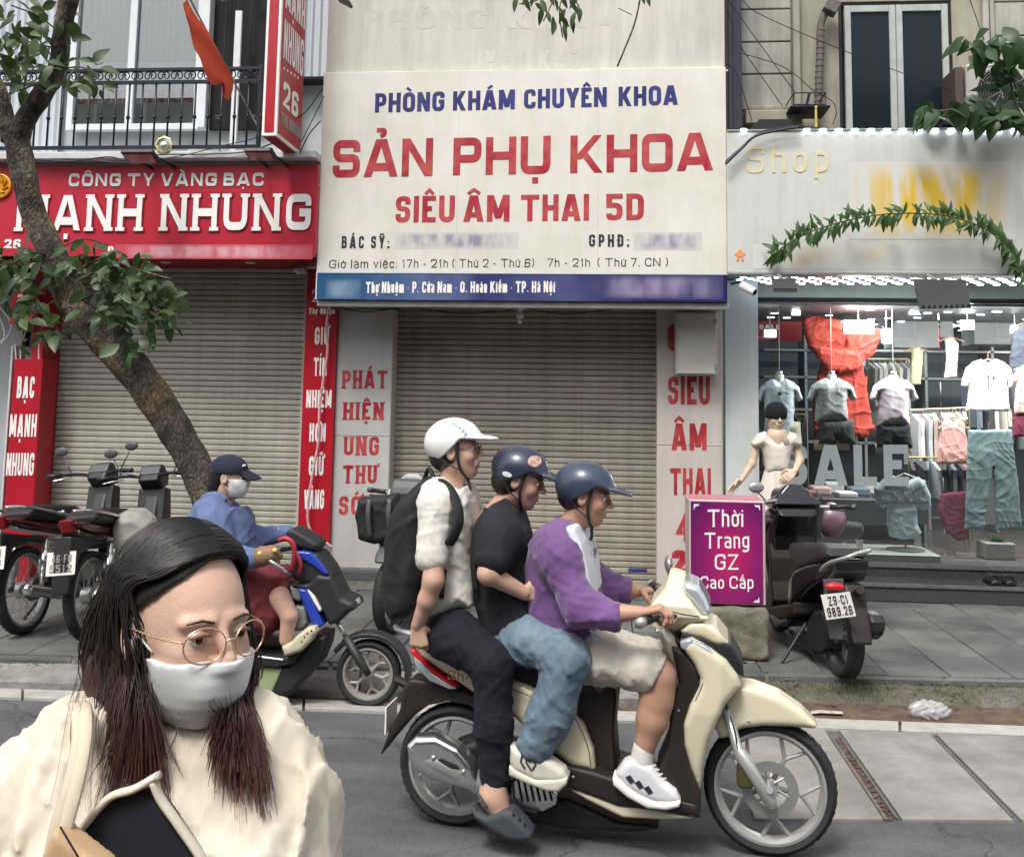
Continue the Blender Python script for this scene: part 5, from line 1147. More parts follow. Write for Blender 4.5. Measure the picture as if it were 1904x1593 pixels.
def wheel(parent,c,axis,R,wd,rim_mat,spokes=5,style='cast',rim=.8,hub=.03,name='wheel',disc=False,phase=0.0):
 c=np.array(c,float);ax=np.array(axis,float);ax/=np.linalg.norm(ax);h_=wd/2;rr=R*rim
 g=G();prof=[(-h_*.75,rr),(-h_,(R+rr)/2),(-h_*.85,R-.012),(-h_*.4,R-.002),(0,R),(h_*.4,R-.002),(h_*.85,R-.012),(h_,(R+rr)/2),(h_*.75,rr),(-h_*.75,rr)]
 g.lathe(c,ax,prof,56);w_=part(name,g,m_tyre,parent);smoothby(w_,.7)
 t=np.array([0,0,1.0]);e1=np.cross(ax,t);e1/=np.linalg.norm(e1);e2=np.cross(ax,e1)
 g=G()
 for k in range(44):
  a=2*PI*k/44
  for s in(-1,1):
   p=c+(R+.0008)*(math.cos(a)*e1+math.sin(a)*e2);q=c+(R-.006)*(math.cos(a+.06)*e1+math.sin(a+.06)*e2)+ax*s*h_*.8;g.tube([p+ax*s*h_*.12,q],.0018,4)
 part('tread',g,m_dark,w_,kind='stuff')
 g=G();g.lathe(c,ax,[(-h_*.78,rr+.004),(-h_*.8,rr-.008),(-h_*.4,rr-.02),(h_*.4,rr-.02),(h_*.8,rr-.008),(h_*.78,rr+.004)],56);g.lathe(c,ax,[(-h_*.9,0.0),(-h_*.9,hub),(h_*.9,hub),(h_*.9,0.0)],24)
 rm=part('rim',g,rim_mat,w_);smoothby(rm,.6)
 for k in range(spokes):
  a=phase+2*PI*k/spokes;g=G()
  if style=='wire':
   g.tube([c+ax*h_*(.7 if k%2 else-.7)+hub*(math.cos(a)*e1+math.sin(a)*e2),c+(rr-.015)*(math.cos(a+(.28 if k%4<2 else-.28))*e1+math.sin(a+(.28 if k%4<2 else-.28))*e2)],.0016,4)
  elif style=='Y':
   b_=c+(hub+(rr-hub)*.48)*(math.cos(a)*e1+math.sin(a)*e2);g.tube([c+hub*.8*(math.cos(a)*e1+math.sin(a)*e2),b_],[.011,.009],8)
   for s in(-1,1):g.tube([b_,c+(rr-.01)*(math.cos(a+s*.30)*e1+math.sin(a+s*.30)*e2)],[.009,.007],8)
  else:g.tube([c+hub*.8*(math.cos(a)*e1+math.sin(a)*e2),c+(rr-.01)*(math.cos(a)*e1+math.sin(a)*e2)],[.014,.010],8)
  part('spoke',g,rim_mat,w_)
 if disc:
  g=G();o=c-ax*(h_*.9+.004);g.lathe(o,ax,[(-.002,R*.26),(-.002,R*.42),(.002,R*.42),(.002,R*.26),(-.002,R*.26)],48)
  for k in range(6):a=2*PI*k/6;g.tube([o+.03*(math.cos(a)*e1+math.sin(a)*e2),o+R*.28*(math.cos(a+.3)*e1+math.sin(a+.3)*e2)],.005,5)
  part('brake_disc',g,m_metal,w_)
 return w_
def sidetext(S,parent,txt,x0,y0,x1,y1,cap_px,lat,mat,**k):
 a,b=S.at(x0,y0,lat),S.at(x1,y1,lat);h=S.at((x0+x1)/2,(y0+y1)/2-cap_px,lat)-S.at((x0+x1)/2,(y0+y1)/2,lat)
 putletters('l',letters(txt,a,b-a,np.array([0,0,h[2]]),-S.v,.002,**k),mat,parent)
m_cream=M('cream_paint',(.66,.60,.44),rough=.28,coat=.35,var=.03,vs=3);m_chrome=M('chrome',(.72,.72,.72),rough=.18,metal=.95,var=.08,vs=9);m_silver=M('silver_paint',(.48,.48,.47),rough=.35,metal=.55,var=.06)
m_bplast=M('dark_brown_plastic',(.020,.015,.014),rough=.5,bump=.0005,bs=400);m_seat=M('seat_vinyl',(.022,.022,.024),rough=.5,bump=.0008,bs=350)
m_lens=M('clear_lens',(.6,.66,.70),rough=.12,metal=.55);m_redlens=M('red_lens',(.55,.02,.03),rough=.15)
# ================================================================== THE CREAM SCOOTER
S=Frame(onZ(849,1530,0),onZ(1431,1587,0));AX=S.v
sc=thing('scooter','cream and black scooter carrying three riders in the street foreground','scooter',S.o)
def SP(name,pts,hw,mat,r=.02,lat=0.0,plat=None,h=.007,label=None,parent=None,**k):return part(name,solidside(S,pts,hw,r,lat,plat,h,**k),mat,parent or sc,True,label)
rc_=S.at(849,1417,0);fc_=S.at(1431,1460,0);Rr=rc_[2];Rf=fc_[2]
w1=wheel(sc,rc_,AX,Rr,.10,m_silver,5,'Y',.80,.045,phase=.5)
w2=wheel(sc,fc_,AX,Rf,.085,m_silver,5,'Y',.83,.035,disc=True,phase=.2)
arc=lambda c,r_,a0,a1,n:[(c[0]+r_*math.cos(math.radians(a)),c[1]-r_*math.sin(math.radians(a)))for a in np.linspace(a0,a1,n)]
# rear
SP('rear_cowl',[(760,1203),(790,1206),(840,1222),(900,1243),(980,1272),(1040,1300),(1085,1345),(1104,1395),(1108,1432),(1062,1421),(1028,1396),(1000,1372),(958,1337),(925,1318),(885,1297),(830,1262),(775,1228)],lambda a,c:.085+.075*np.clip((a+.1)/.55,0,1)-.03*np.clip((a-.50)/.3,0,1),m_cream,.035,b0=.17,plat=-.12)
SP('seat',[(796,1200),(822,1184),(870,1180),(930,1192),(1000,1212),(1080,1222),(1128,1232),(1142,1262),(1110,1288),(1045,1300),(960,1268),(880,1238),(812,1216)],.125,m_seat,.04,plat=-.1)
SP('under_seat_panel',[(1050,1290),(1140,1258),(1146,1300),(1140,1360),(1146,1442),(1108,1436),(1106,1392),(1082,1340),(1044,1302)],.105,m_bplast,.02,plat=-.1)
for s in(-1,1):
 g=G();g.tube(spline([S.at(862,1226,s*.125),S.at(835,1208,s*.13),S.at(800,1190,s*.125),S.at(765,1178,s*.10),S.at(742,1170,s*.06),S.at(737,1166,0)],7),.0155,10,flat=.75);part('grab_rail',g,M('rail_silver',(.55,.55,.54),rough=.3,metal=.4),sc,True)
SP('tail_light',[(759,1204),(772,1210),(795,1240),(832,1266),(852,1279),(838,1281),(798,1265),(772,1238)],.098,m_redlens,.012,plat=-.1)
SP('reflector',[(766,1216),(780,1226),(802,1250),(836,1272),(850,1281),(836,1282),(798,1267),(772,1240)],.101,m_lens,.01,plat=-.1)
SP('rear_fender',[(762,1262),(800,1266),(850,1280),(900,1304),(925,1322),(905,1332),(870,1312),(830,1304),(795,1312),(768,1332),(752,1350),(728,1378),(703,1410),(722,1362),(742,1320),(748,1280)],.062,m_bplast,.014,plat=-.06)
g=G();g.tube([S.at(757,1272,0),S.at(735,1262,0)],.02,8);part('plate_bracket',g,m_bplast,sc)
g=G();p=S.at(727,1330,0);g.obox(p,(.004,.075,.055),np.column_stack([S.u*.9+np.array([0,0,.3]),S.v,np.array([0,0,1.0])]),.002);part('number_plate',g,m_white,sc)
# silencer and heat shield
SP('exhaust_cover',[(760,1380),(776,1364),(815,1362),(857,1384),(884,1415),(898,1450),(893,1468),(845,1454),(800,1440),(776,1424),(764,1406)],.052,m_chrome,.03,lat=-.15,h=.006)
SP('cover_slot',[(812,1411),(822,1410),(850,1422),(855,1430),(838,1429)],.004,m_dark,.002,lat=-.204,h=.004)
for x,y in((806,1408),(862,1434)):g=G();g.ball(S.at(x,y,-.202),.010,12,6);part('screw',g,m_metal,sc,True)
g=G();g.tube(spline([S.at(780,1400,-.15),S.at(850,1430,-.16),S.at(930,1480,-.14),S.at(1000,1500,-.10)],6),[.05]*7+[.045]*4+[.025]*8,16);part('silencer',g,m_metal,sc,True)
SP('engine_case',[(845,1380),(900,1360),(960,1380),(1010,1420),(1030,1470),(1000,1502),(940,1495),(880,1460)],.095,m_blk,.03,plat=0)
SP('radiator_cover',[(950,1442),(975,1432),(1010,1440),(1040,1470),(1036,1492),(1010,1506),(968,1498),(952,1480)],.03,m_chrome,.018,lat=-.15,h=.006)
for k in range(6):g=G();x=963+11*k;g.tube([S.at(x,1449+k*1.5,-.183),S.at(x+8,1490-k*.5,-.183)],.0045,6);part('radiator_slot',g,m_dark,sc)
g=G();g.tube([S.at(960,1395,.0),S.at(905,1330,-.10)],.022,10);part('shock_absorber',g,m_blk,sc)
# floor and sill
SP('floorboard',[(1010,1400),(1062,1424),(1110,1436),(1170,1456),(1240,1480),(1296,1494),(1304,1520),(1240,1510),(1150,1500),(1060,1465),(1010,1435)],.175,m_bplast,.016,plat=-.17)
SP('sill',[(1052,1464),(1110,1475),(1212,1499),(1294,1522),(1230,1524),(1157,1520),(1092,1488)],.165,m_cream,.014,plat=-.16)
SP('belly_pan',[(960,1470),(1060,1470),(1150,1512),(1240,1524),(1180,1532),(1060,1526),(980,1512)],.09,m_blk,.02)
# leg shield
hwf=lambda a,c:.06+.14*np.clip((c-.28)/.25,0,1)-.05*np.clip((c-.72)/.25,0,1)
SP('inner_shield',[(1248,1198),(1270,1208),(1298,1242),(1302,1270),(1284,1306),(1272,1342),(1272,1382),(1285,1430),(1304,1480),(1300,1520),(1252,1504),(1216,1450),(1226,1425),(1240,1391),(1247,1316),(1262,1268)],lambda a,c:.17+0*a,m_bplast,.02,b0=.18,plat=-.15)
SP('front_shield',[(1268,1200),(1291,1231),(1302,1257),(1300,1272),(1283,1305),(1271,1342),(1272,1383),(1283,1428),(1302,1476),(1307,1428),(1318,1376),(1347,1308),(1378,1274),(1373,1256),(1350,1223),(1320,1200),(1285,1180)],lambda a,c:.185-.10*np.clip((a-1.06)/.22,0,1)-.04*np.clip((.55-c)/.3,0,1),m_cream,.03,b0=.19,plat=-.13)
SP('turn_signal',[(1264,1190),(1283,1183),(1317,1200),(1347,1231),(1351,1240),(1320,1224),(1282,1212),(1266,1203)],lambda a,c:.180-.06*np.clip((a-1.06)/.22,0,1),m_lens,.012,b0=.19,plat=-.15)
SP('front_grille',[(1268,1168),(1306,1178),(1358,1194),(1381,1231),(1384,1258),(1372,1252),(1347,1223),(1306,1190),(1266,1182)],lambda a,c:.15-.09*np.clip((a-1.06)/.22,0,1),M('grille_black',(.02,.02,.022),rough=.45),.014,b0=.16,plat=-.10)
for k in range(6):g=G();u=k/5;g.tube([S.at(1312+48*u,1188+30*u,-.118+.03*u),S.at(1336+42*u,1196+34*u,-.095+.03*u),S.at(1345+42*u,1194+38*u,0)],.0042,6);part('grille_bar',g,m_dark,sc)
SP('front_nose',[(1266,1170),(1283,1153),(1309,1153),(1334,1167),(1358,1195),(1330,1192),(1306,1180),(1280,1174)],lambda a,c:.155-.11*np.clip((a-1.06)/.2,0,1),m_cream,.016,b0=.16,plat=-.10)
SP('inner_panel',[(1214,1162),(1240,1172),(1262,1196),(1266,1240),(1268,1290),(1256,1296),(1250,1240),(1228,1196)],.15,M('beige_inner',(.33,.30,.235),rough=.45),.02,plat=-.15)
# front fender, fork
SP('front_fender',[(1376,1272),(1402,1275),(1451,1293),(1495,1323),(1521,1349),(1517,1356),(1469,1351),(1417,1350),(1378,1355),(1358,1370),(1339,1374),(1326,1348),(1343,1314),(1362,1287)],lambda a,c:.078-.045*np.clip((a-1.35)/.28,0,1),m_cream,.03,b0=.085,plat=-.06)
for s in(-1,1):
 g=G();g.tube([S.at(1350,1318,s*.08),S.at(1372,1392,s*.085),S.at(1374,1396,s*.085),S.at(1434,1492,s*.085),S.at(1438,1500,s*.085)],[.019,.019,.027,.024,.014],14);part('fork_leg',g,m_silver,sc,True)
g=G();g.cyl(S.at(1431,1468,-.11),S.at(1431,1468,.11),.014,n=12);part('axle',g,m_metal,sc)
g=G();g.obox(S.at(1385,1440,-.07),(.03,.022,.045),np.eye(3),.01);part('brake_caliper',g,M('caliper_olive',(.09,.08,.03),rough=.5,metal=.3),sc)
# handlebar cowl and lamp
SP('handlebar_cowl',[(1245,1063),(1254,1062),(1275,1071),(1274,1099),(1292,1121),(1306,1139),(1320,1141),(1310,1150),(1280,1158),(1243,1183),(1228,1187),(1212,1162),(1222,1150),(1228,1138),(1209,1122),(1224,1105),(1236,1092)],lambda a,c:.045+.12*np.clip((1.06-c)/.12,0,1)-.07*np.clip((.90-c)/.08,0,1),m_cream,.022,b0=.17,plat=-.08,h=.006)
SP('headlamp',[(1270,1082),(1283,1078),(1300,1086),(1314,1108),(1322,1129),(1319,1141),(1304,1139),(1290,1121),(1272,1099)],lambda a,c:.13-.03*np.clip((a-1.1)/.1,0,1),m_lens,.03,b0=.14,plat=-.06,h=.006)
SP('cowl_recess',[(1218,1124),(1240,1133),(1262,1143),(1252,1152),(1238,1148),(1226,1138)],.006,m_dark,.003,lat=-.160,h=.004)
for s,(gx,gy)in((-1,(1195,1156)),(1,(1213,1087))):
 g=G();a,b=S.at(gx,gy,s*.36),S.at(1240 if s<0 else 1232,1138 if s<0 else 1096,s*.12);g.tube([b,a],.012,10);part('handlebar',g,m_metal,sc)
 g=G();g.tube([b+(a-b)*.45,a],.017,14);part('grip',g,m_blk,sc,True);g=G();g.cyl(a,a+(a-b)/np.linalg.norm(a-b)*.035,.019,n=16);part('bar_end',g,m_silver,sc,True)
 g=G();g.tube(spline([b+S.u*.03,b+S.u*.055+(a-b)*.3+np.array([0,0,-.02]),a+S.u*.05+np.array([0,0,-.03])],6),.0055,8);part('brake_lever',g,m_chrome,sc,True)
g=G();g.tube(spline([S.at(1232,1158,-.17),S.at(1234,1178,-.19),S.at(1244,1193,-.19)],5),.006,8);part('hook',g,m_white,sc)
g=G();a=S.at(1245,1095,.2);b=S.at(1243,1062,.26);g.tube([a,b],.005,8);part('mirror_stem',g,m_blk,sc)
g=G();g.ball(S.at(1243,1048,.27),.05,16,10,(.35,1.1,.75));part('mirror',g,m_metal,sc,True)
sidetext(S,sc,'Sh',832,1262,862,1266,17,-.1535,M('brown_script',(.28,.12,.05),rough=.4),t=.13,aspect=.9,rad=.4)
g=G();g.tube(spline([S.at(x,y,-.157)for x,y in((866,1262),(872,1256),(878,1264),(884,1258),(892,1268))],5),.003,6);part('script_tail',g,MATS['brown_script'],sc)
# panel joints, bolts and cables of the scooter
for q,lt in((((1284,1188),(1300,1215),(1310,1246),(1308,1268),(1293,1303)),-.178),(((1046,1306),(1076,1346),(1094,1392),(1098,1424)),-.158),(((880,1252),(940,1276),(1000,1300),(1040,1322)),-.160),(((1225,1128),(1262,1140),(1300,1146)),-.165)):
 g=G();g.tube(spline([S.at(x,y,lt)for x,y in q],6),.0018,5);part('panel_joint',g,m_dark,sc)
for x,y,lt in((1066,1444,-.178),(1180,1480,-.18),(1262,1320,-.165),(1392,1340,-.075),(1290,1460,-.15)):g=G();g.ball(S.at(x,y,lt),.0065,10,6);part('bolt',g,m_metal,sc,True)
for q in(((1236,1150,-.16),(1250,1172,-.17),(1262,1200,-.14)),((1232,1100,.10),(1222,1130,.16),(1240,1170,.15)),((1372,1398,-.10),(1366,1360,-.10),(1350,1310,-.09))):g=G();g.tube(spline([S.at(*p)for p in q],6),.004,6);part('brake_cable',g,m_blk,sc,True)
# ================================================================== THE THREE RIDERS
def A3(*a):return np.array(a,float)
UZ=A3(0,0,1)
# ---- driver: purple shirt
dr_=thing('person','rider in purple shirt, beige shorts and dark blue helmet steering the scooter','person',S.at(1090,1240,0))
H1=headframe(S,1090,922,0,pitch=9)
nk=S.loc(H1[0]);V,F=headmesh(.16,-.07);hd=(tohead(V,H1),F)
wr_=S.at(1190,1139,-.30);el=S.at(1085,1130,-.27)
hc=hand_caps(wr_,S.u*1+UZ*.28+S.v*.05,-UZ+S.u*.2,S.v,(.75,.95,.6),1.0,.8)
arm1=handmesh(hc,[(el,S.at(1140,1140,-.285),.041,.038),(S.at(1140,1140,-.285),wr_,.037,.025)])
wr2=S.at(1188,1098,.29);hc2=hand_caps(wr2,S.u+UZ*.1,-UZ*.8+S.u*.3,-S.v,(.5,.9,.6),1.0,.8)
arm2=handmesh(hc2,[(S.at(1130,1105,.26),wr2,.040,.026)])
kn=S.at(1226,1256,-.17);ank=S.at(1195,1402,-.165)
leg1=limb([(S.at(1150,1240,-.13),kn,.075,.060),(kn,S.at(1222,1300,-.165),.058,.060),(S.at(1222,1290,-.165),S.at(1213,1335,-.165),.061,.058),(S.at(1213,1335,-.165),ank,.055,.036)],k=.03,h=.007)
leg2=limb([(S.at(1160,1215,.13),S.at(1236,1228,.17),.075,.058),(S.at(1236,1228,.17),S.at(1216,1330,.15),.056,.054),(S.at(1216,1330,.15),S.at(1196,1410,.14),.05,.035)],k=.03,h=.008)
body=part('body',merge(hd,arm1,arm2,leg1,leg2),sk_tan,dr_,True);facebits(H1,dr_)
def ftor(a,c):return .19-.10*np.clip((c-1.33)/.16,0,1)
m_purple=creased(M('purple_cloth',(.115,.05,.17),col2=(.16,.075,.225),vs=3,rough=.8,sheen=.3,bump=.0006,bs=500),.004,9)
sh=cloth(S,[(1036,966),(1056,972),(1076,990),(1090,1030),(1100,1085),(1108,1130),(1106,1180),(1116,1232),(1125,1275),(1115,1292),(1097,1266),(1058,1245),(1018,1205),(985,1165),(971,1110),(972,1050),(984,1010),(1008,982)],.195,.09,
 [(S.at(1028,1012,-.15),S.at(1040,1035,-.19),.075,.075),(S.at(1040,1035,-.19),S.at(1078,1128,-.255),.078,.066),(S.at(1078,1128,-.255),S.at(1142,1147,-.285),.066,.056),
  (S.at(1050,1010,.15),S.at(1110,1085,.23),.075,.068),(S.at(1110,1085,.23),S.at(1165,1098,.27),.064,.054)],k=.05,h=.0085,amp=.007,amp2=.005,fsc=13,seed=3,plat=-.12,
 cuts=[(S.at(1148,1145,-.285),S.u*.95+UZ*.2),(S.at(1168,1098,.27),S.u)]if False else[(S.at(1166,1120,0),S.u)],b0=.2,hwf=ftor)
shirt=part('shirt',sh,m_purple,dr_,True)
for s in(-1,1):
 g=G();q=[S.at(1036,962,s*.06),S.at(1060,985,s*.085),S.at(1066,1008,s*.12),S.at(1040,1000,s*.13),S.at(1024,978,s*.09)];g.prism(q,S.v*s*-.008+UZ*.004);part('collar',g,m_purple,shirt)
tee=part('tee_shirt',solidside(S,[(1052,976),(1070,980),(1084,1010),(1096,1060),(1104,1112),(1096,1118),(1080,1082),(1064,1020)],lambda a,c:.158+.064*np.clip((1.36-c)/.1,0,1),.03,plat=-.17,b0=.23),M('white_tee',(.66,.68,.74),rough=.8,var=.04),dr_,True)
g=G();q=[S.at(1097,1170,-.2),S.at(1116,1180,-.2),S.at(1105,1192,-.2)];g.prism(q,-S.v*.012);part('tee_hem',g,MATS['white_tee'],tee)
m_khaki=creased(M('beige_cotton',(.47,.425,.36),col2=(.56,.51,.44),vs=4,rough=.85,bump=.0006,bs=500),.004,9)
so=cloth(S,None,.2,.05,[(S.at(1070,1225,-.09),S.at(1120,1222,-.12),0.095,0.095),(S.at(1120,1224,-.12),S.at(1205,1247,-.165),0.093,0.076),(S.at(1205,1247,-.165),S.at(1225,1254,-.17),0.076,0.072),(S.at(1075,1215,.08),S.at(1130,1210,.12),0.095,0.090),(S.at(1130,1207,.12),S.at(1222,1222,.17),0.087,0.074)],
 k=.04,h=.008,amp=.006,amp2=.005,fsc=15,seed=8,cuts=[(S.at(1217,1262,-.17),S.u*.87+UZ*-.5)])
part('shorts',so,m_khaki,dr_,True)
m_navyh=M('dark_blue_helmet',(.035,.05,.085),rough=.28,coat=.4,var=.1);helmet(H1,dr_,m_navyh,.072);strap(H1,dr_)
g=G();g.ball(hp(H1,-.03,0,.0),.092,20,14,(1.0,.88,.85));part('hair',g,m_hair,dr_,True)
def shoe(parent,fr,poly,lat,hw,mat,sole,solemat,stripes=None,sock=None,name='shoe',smat=None):
 s_=part(name,solidside(fr,poly,hw,.026,lat,lat,.0048),mat,parent,True);part('sole',solidside(fr,sole,hw+.004,.012,lat,lat,.005),solemat,s_,True)
 if stripes:
  for q in stripes:g=G();g.prism([fr.at(x,y,lat-hw-.001)for x,y in q],-fr.v*.0025);part('stripe',g,smat or m_letdark,s_)
 if sock:part('sock',limb([(fr.at(*sock[0],lat),fr.at(*sock[1],lat),sock[2],sock[2]*1.05)],h=.006),m_sock,parent,True)
 for k in range(4):pass
 return s_
m_sock=M('white_sock',(.62,.6,.57),rough=.9,bump=.001,bs=300,var=.08);m_shoew=M('white_shoe',(.62,.62,.63),rough=.6,var=.06,vs=20,bump=.0006,bs=400)
s1=shoe(dr_,S,[(1146,1432),(1160,1412),(1178,1404),(1198,1412),(1214,1420),(1232,1444),(1258,1464),(1266,1480),(1250,1490),(1205,1482),(1160,1455)],-.165,.048,m_shoew,
 [(1140,1436),(1150,1438),(1185,1466),(1220,1482),(1267,1480),(1264,1492),(1240,1498),(1204,1494),(1168,1474),(1142,1452)],m_white,
 [[(1163+17*k,1444+10*k),(1172+17*k,1440+10*k),(1180+17*k,1452+10*k),(1172+17*k,1456+10*k)]for k in range(3)],((1196,1392),(1192,1418),.041))
for k in range(5):g=G();g.tube([S.at(1205+7*k,1416+8*k,-.19),S.at(1211+7*k,1414+8*k,-.165),S.at(1213+7*k,1416+8*k,-.14)],.0035,6);part('lace',g,m_white,s1)
shoe(dr_,S,[(1180,1420),(1205,1412),(1232,1430),(1270,1460),(1262,1478),(1190,1465)],.14,.045,m_shoew,[(1176,1440),(1270,1465),(1266,1480),(1200,1478),(1176,1455)],m_white)
# ---- middle passenger: black tee, jeans
p2_=thing('person','passenger in black tee, blue jeans and dark helmet squeezed between two riders','person',S.at(960,1190,0))
H2=headframe(S,968,892,.03,pitch=14)
V,F=headmesh(.16,-.09);hd=(tohead(V,H2),F)
e2=S.at(909,1066,-.255);w2_=S.at(974,1102,-.185)
ar=handmesh(hand_caps(w2_,S.u+S.v*.35,S.v,UZ,(.3,.4,.3)),[(S.at(922,1010,-.22),e2,.047,.043),(e2,w2_,.042,.027)])
part('body',merge(hd,ar),sk_mid,p2_,True);facebits(H2,p2_)
m_blkt=creased(M('black_tee',(.012,.013,.017),rough=.85,var=.2,vs=5,bump=.0008,bs=400),.004,9)
part('tee_shirt',cloth(S,[(912,940),(930,930),(956,952),(971,995),(984,1050),(1000,1120),(1012,1185),(985,1215),(935,1220),(895,1180),(881,1120),(876,1040),(882,985)],.18,.085,
 [(S.at(922,985,-.14),S.at(930,1000,-.19),.08,.08),(S.at(928,990,-.19),S.at(918,1036,-.235),.078,.072),(S.at(940,985,.14),S.at(945,1040,.22),.075,.07)],k=.05,h=.009,amp=.005,fsc=15,seed=5,plat=-.12,
 cuts=[],hwf=lambda a,c:.18-.09*np.clip((c-1.36)/.14,0,1)),m_blkt,p2_,True)
m_jean=creased(M('faded_denim',(.085,.135,.185),col2=(.19,.25,.30),vs=5,rough=.85,bump=.0012,bs=400,det=10),.004,9)
part('jeans',cloth(S,None,.2,.05,[(S.at(950,1190,-.10),S.at(990,1190,-.14),0.097,0.097),(S.at(985,1188,-.15),S.at(1058,1222,-.215),0.092,0.081),(S.at(1056,1226,-.215),S.at(1022,1330,-.225),0.085,0.085),(S.at(1022,1330,-.225),S.at(994,1388,-.225),0.083,0.068),
 (S.at(960,1195,.1),S.at(1055,1225,.22),0.092,0.083),(S.at(1055,1225,.22),S.at(1010,1380,.22),0.081,0.064)],k=.03,h=.0085,amp=.007,amp2=.005,fsc=15,seed=12,cuts=[(S.at(988,1404,-.225),-UZ+S.u*-.3)]),m_jean,p2_,True)
m_shoec=M('cream_shoe',(.56,.54,.46),rough=.6,var=.08,vs=20,bump=.0006,bs=400)
s2=shoe(p2_,S,[(951,1380),(962,1384),(993,1400),(1022,1404),(1052,1426),(1058,1440),(1040,1452),(1000,1446),(960,1428),(950,1412)],-.225,.048,m_shoec,
 [(950,1414),(965,1425),(1000,1442),(1058,1438),(1057,1450),(1042,1464),(1020,1463),(985,1450),(950,1434)],m_shoec,None)
for q in(((972,1398),(968,1416),(976,1428)),((984,1402),(978,1416),(988,1432)),((978,1404),(990,1404),(984,1416)),((990,1412),(996,1420),(990,1430))):g=G();g.tube([S.at(x,y,-.275)for x,y in q],.0035,6);part('stripe',g,m_letdark,s2)
shoe(p2_,S,[(970,1390),(1030,1400),(1058,1430),(1040,1445),(960,1430)],.22,.045,m_shoec,[(960,1425),(1058,1430),(1040,1460),(965,1445)],m_shoec)
h2=helmet(H2,p2_,M('navy_helmet',(.028,.034,.06),rough=.3,coat=.3,var=.1),.078);strap(H2,p2_)
g=G();g.ball(hp(H2,-.035,0,-.012),.092,20,14,(.98,.88,.85));part('hair',g,m_hair,p2_,True)
def sticker(H,parent,cx,cz,rx,rz,mat,y=-1):
 """small oval label on the helmet side"""
 vs=[];n=20
 for k in range(n):
  a=2*PI*k/n;x,z=cx+rx*math.cos(a),cz+rz*math.sin(a);q=1-((x+.012)/.126)**2-((z-.04)/.104)**2;vs.append(hp(H,x,y*.103*math.sqrt(max(q,.01))+y*.0035,z))
 g=G();c=hp(H,cx,y*.103*math.sqrt(max(1-((cx+.012)/.126)**2-((cz-.04)/.104)**2,.01))+y*.004,cz);g.add([c]+vs,[(0,1+k,1+(k+1)%n)if y>0 else(0,1+(k+1)%n,1+k)for k in range(n)]);part('sticker',g,mat,parent)
sticker(H2,h2,-.045,.018,.022,.011,m_white);sticker(H2,h2,.048,.098,.026,.022,M('patch_sticker',(.5,.45,.38),col2=(.45,.12,.1),vs=60,rough=.5))
g=G();g.tube(spline([S.at(905,945,-.10),S.at(886,985,-.17),S.at(880,1040,-.19),S.at(884,1100,-.185)],6),.014,8,flat=.4);part('bag_strap',g,m_blk,p2_,True)
# ---- rear passenger: white tee, white helmet
p3_=thing('person','rear passenger in white tee and white helmet gripping the rail behind','person',S.at(835,1180,0))
H3=headframe(S,849,839,0,pitch=-6)
V,F=headmesh(.17,-.05);hd=(tohead(V,H3),F)
e3=S.at(806,1078,-.25);w3=S.at(777,1160,-.205)
ar=handmesh(hand_caps(w3,-UZ*1+S.u*.1,S.v+UZ*.0,S.u,(1.0,1.2,.9),1.0,.9),[(S.at(806,1030,-.23),e3,.044,.040),(e3,S.at(795,1115,-.235),.041,.037),(S.at(795,1115,-.235),w3,.036,.026)])
ft=S.at(915,1480,-.235)
lg=limb([(S.at(920,1440,-.23),S.at(917,1478,-.235),.045,.050),(S.at(917,1478,-.235),S.at(935,1520,-.24),.048,.04)],k=.03,h=.006)
inn=limb([(hp(H3,-.05,0,-.2),S.at(832,1170,0),.05,.06),(S.at(832,1170,0),S.at(905,1225,-.2),.05,.05),(S.at(905,1225,-.2),S.at(920,1445,-.23),.045,.04),(hp(H3,-.05,0,-.2),S.at(815,940,-.18),.04,.045),(S.at(815,940,-.18),S.at(806,1040,-.23),.045,.045)],h=.012)
part('body',merge(hd,ar,lg,inn),sk_mid,p3_,True);facebits(H3,p3_,True)
m_wt=creased(M('offwhite_tee',(.63,.60,.535),col2=(.70,.67,.61),vs=3,rough=.85,bump=.0006,bs=400),.004,9)
part('tee_shirt',cloth(S,[(806,890),(822,893),(846,918),(862,905),(872,932),(877,990),(880,1060),(884,1126),(846,1134),(816,1152),(790,1148),(790,1080),(785,1000),(781,930),(793,900)],.175,.075,
 [(S.at(815,924,-.12),S.at(815,938,-.17),.068,.068),(S.at(813,934,-.18),S.at(802,1036,-.23),.068,.064),(S.at(830,925,.13),S.at(840,1030,.23),.075,.06)],k=.045,h=.008,amp=.004,amp2=.004,fsc=17,seed=9,plat=-.10,
 cuts=[(S.at(803,1054,-.23),-UZ*1.0-S.v*0)]if False else[],hwf=lambda a,c:.175-.085*np.clip((c-1.46)/.12,0,1)),m_wt,p3_,True)
m_pant=creased(M('black_trouser',(.006,.007,.013),rough=.9,var=.25,vs=6,bump=.0008,bs=400),.004,9)
part('trousers',cloth(S,None,.2,.05,[(S.at(825,1178,-.09),S.at(850,1185,-.13),0.097,0.101),(S.at(845,1180,-.14),S.at(912,1232,-.21),0.097,0.081),(S.at(916,1235,-.215),S.at(918,1350,-.22),0.077,0.072),(S.at(918,1350,-.22),S.at(920,1452,-.225),0.070,0.055),
 (S.at(835,1180,.1),S.at(925,1230,.21),0.097,0.081),(S.at(925,1230,.21),S.at(925,1440,.22),0.074,0.055)],k=.035,h=.0085,amp=.006,amp2=.004,fsc=15,seed=15,cuts=[(S.at(920,1462,-.225),-UZ)]),m_pant,p3_,True)
m_croc=M('dark_grey_foam',(.045,.05,.06),rough=.7,bump=.0008,bs=200)
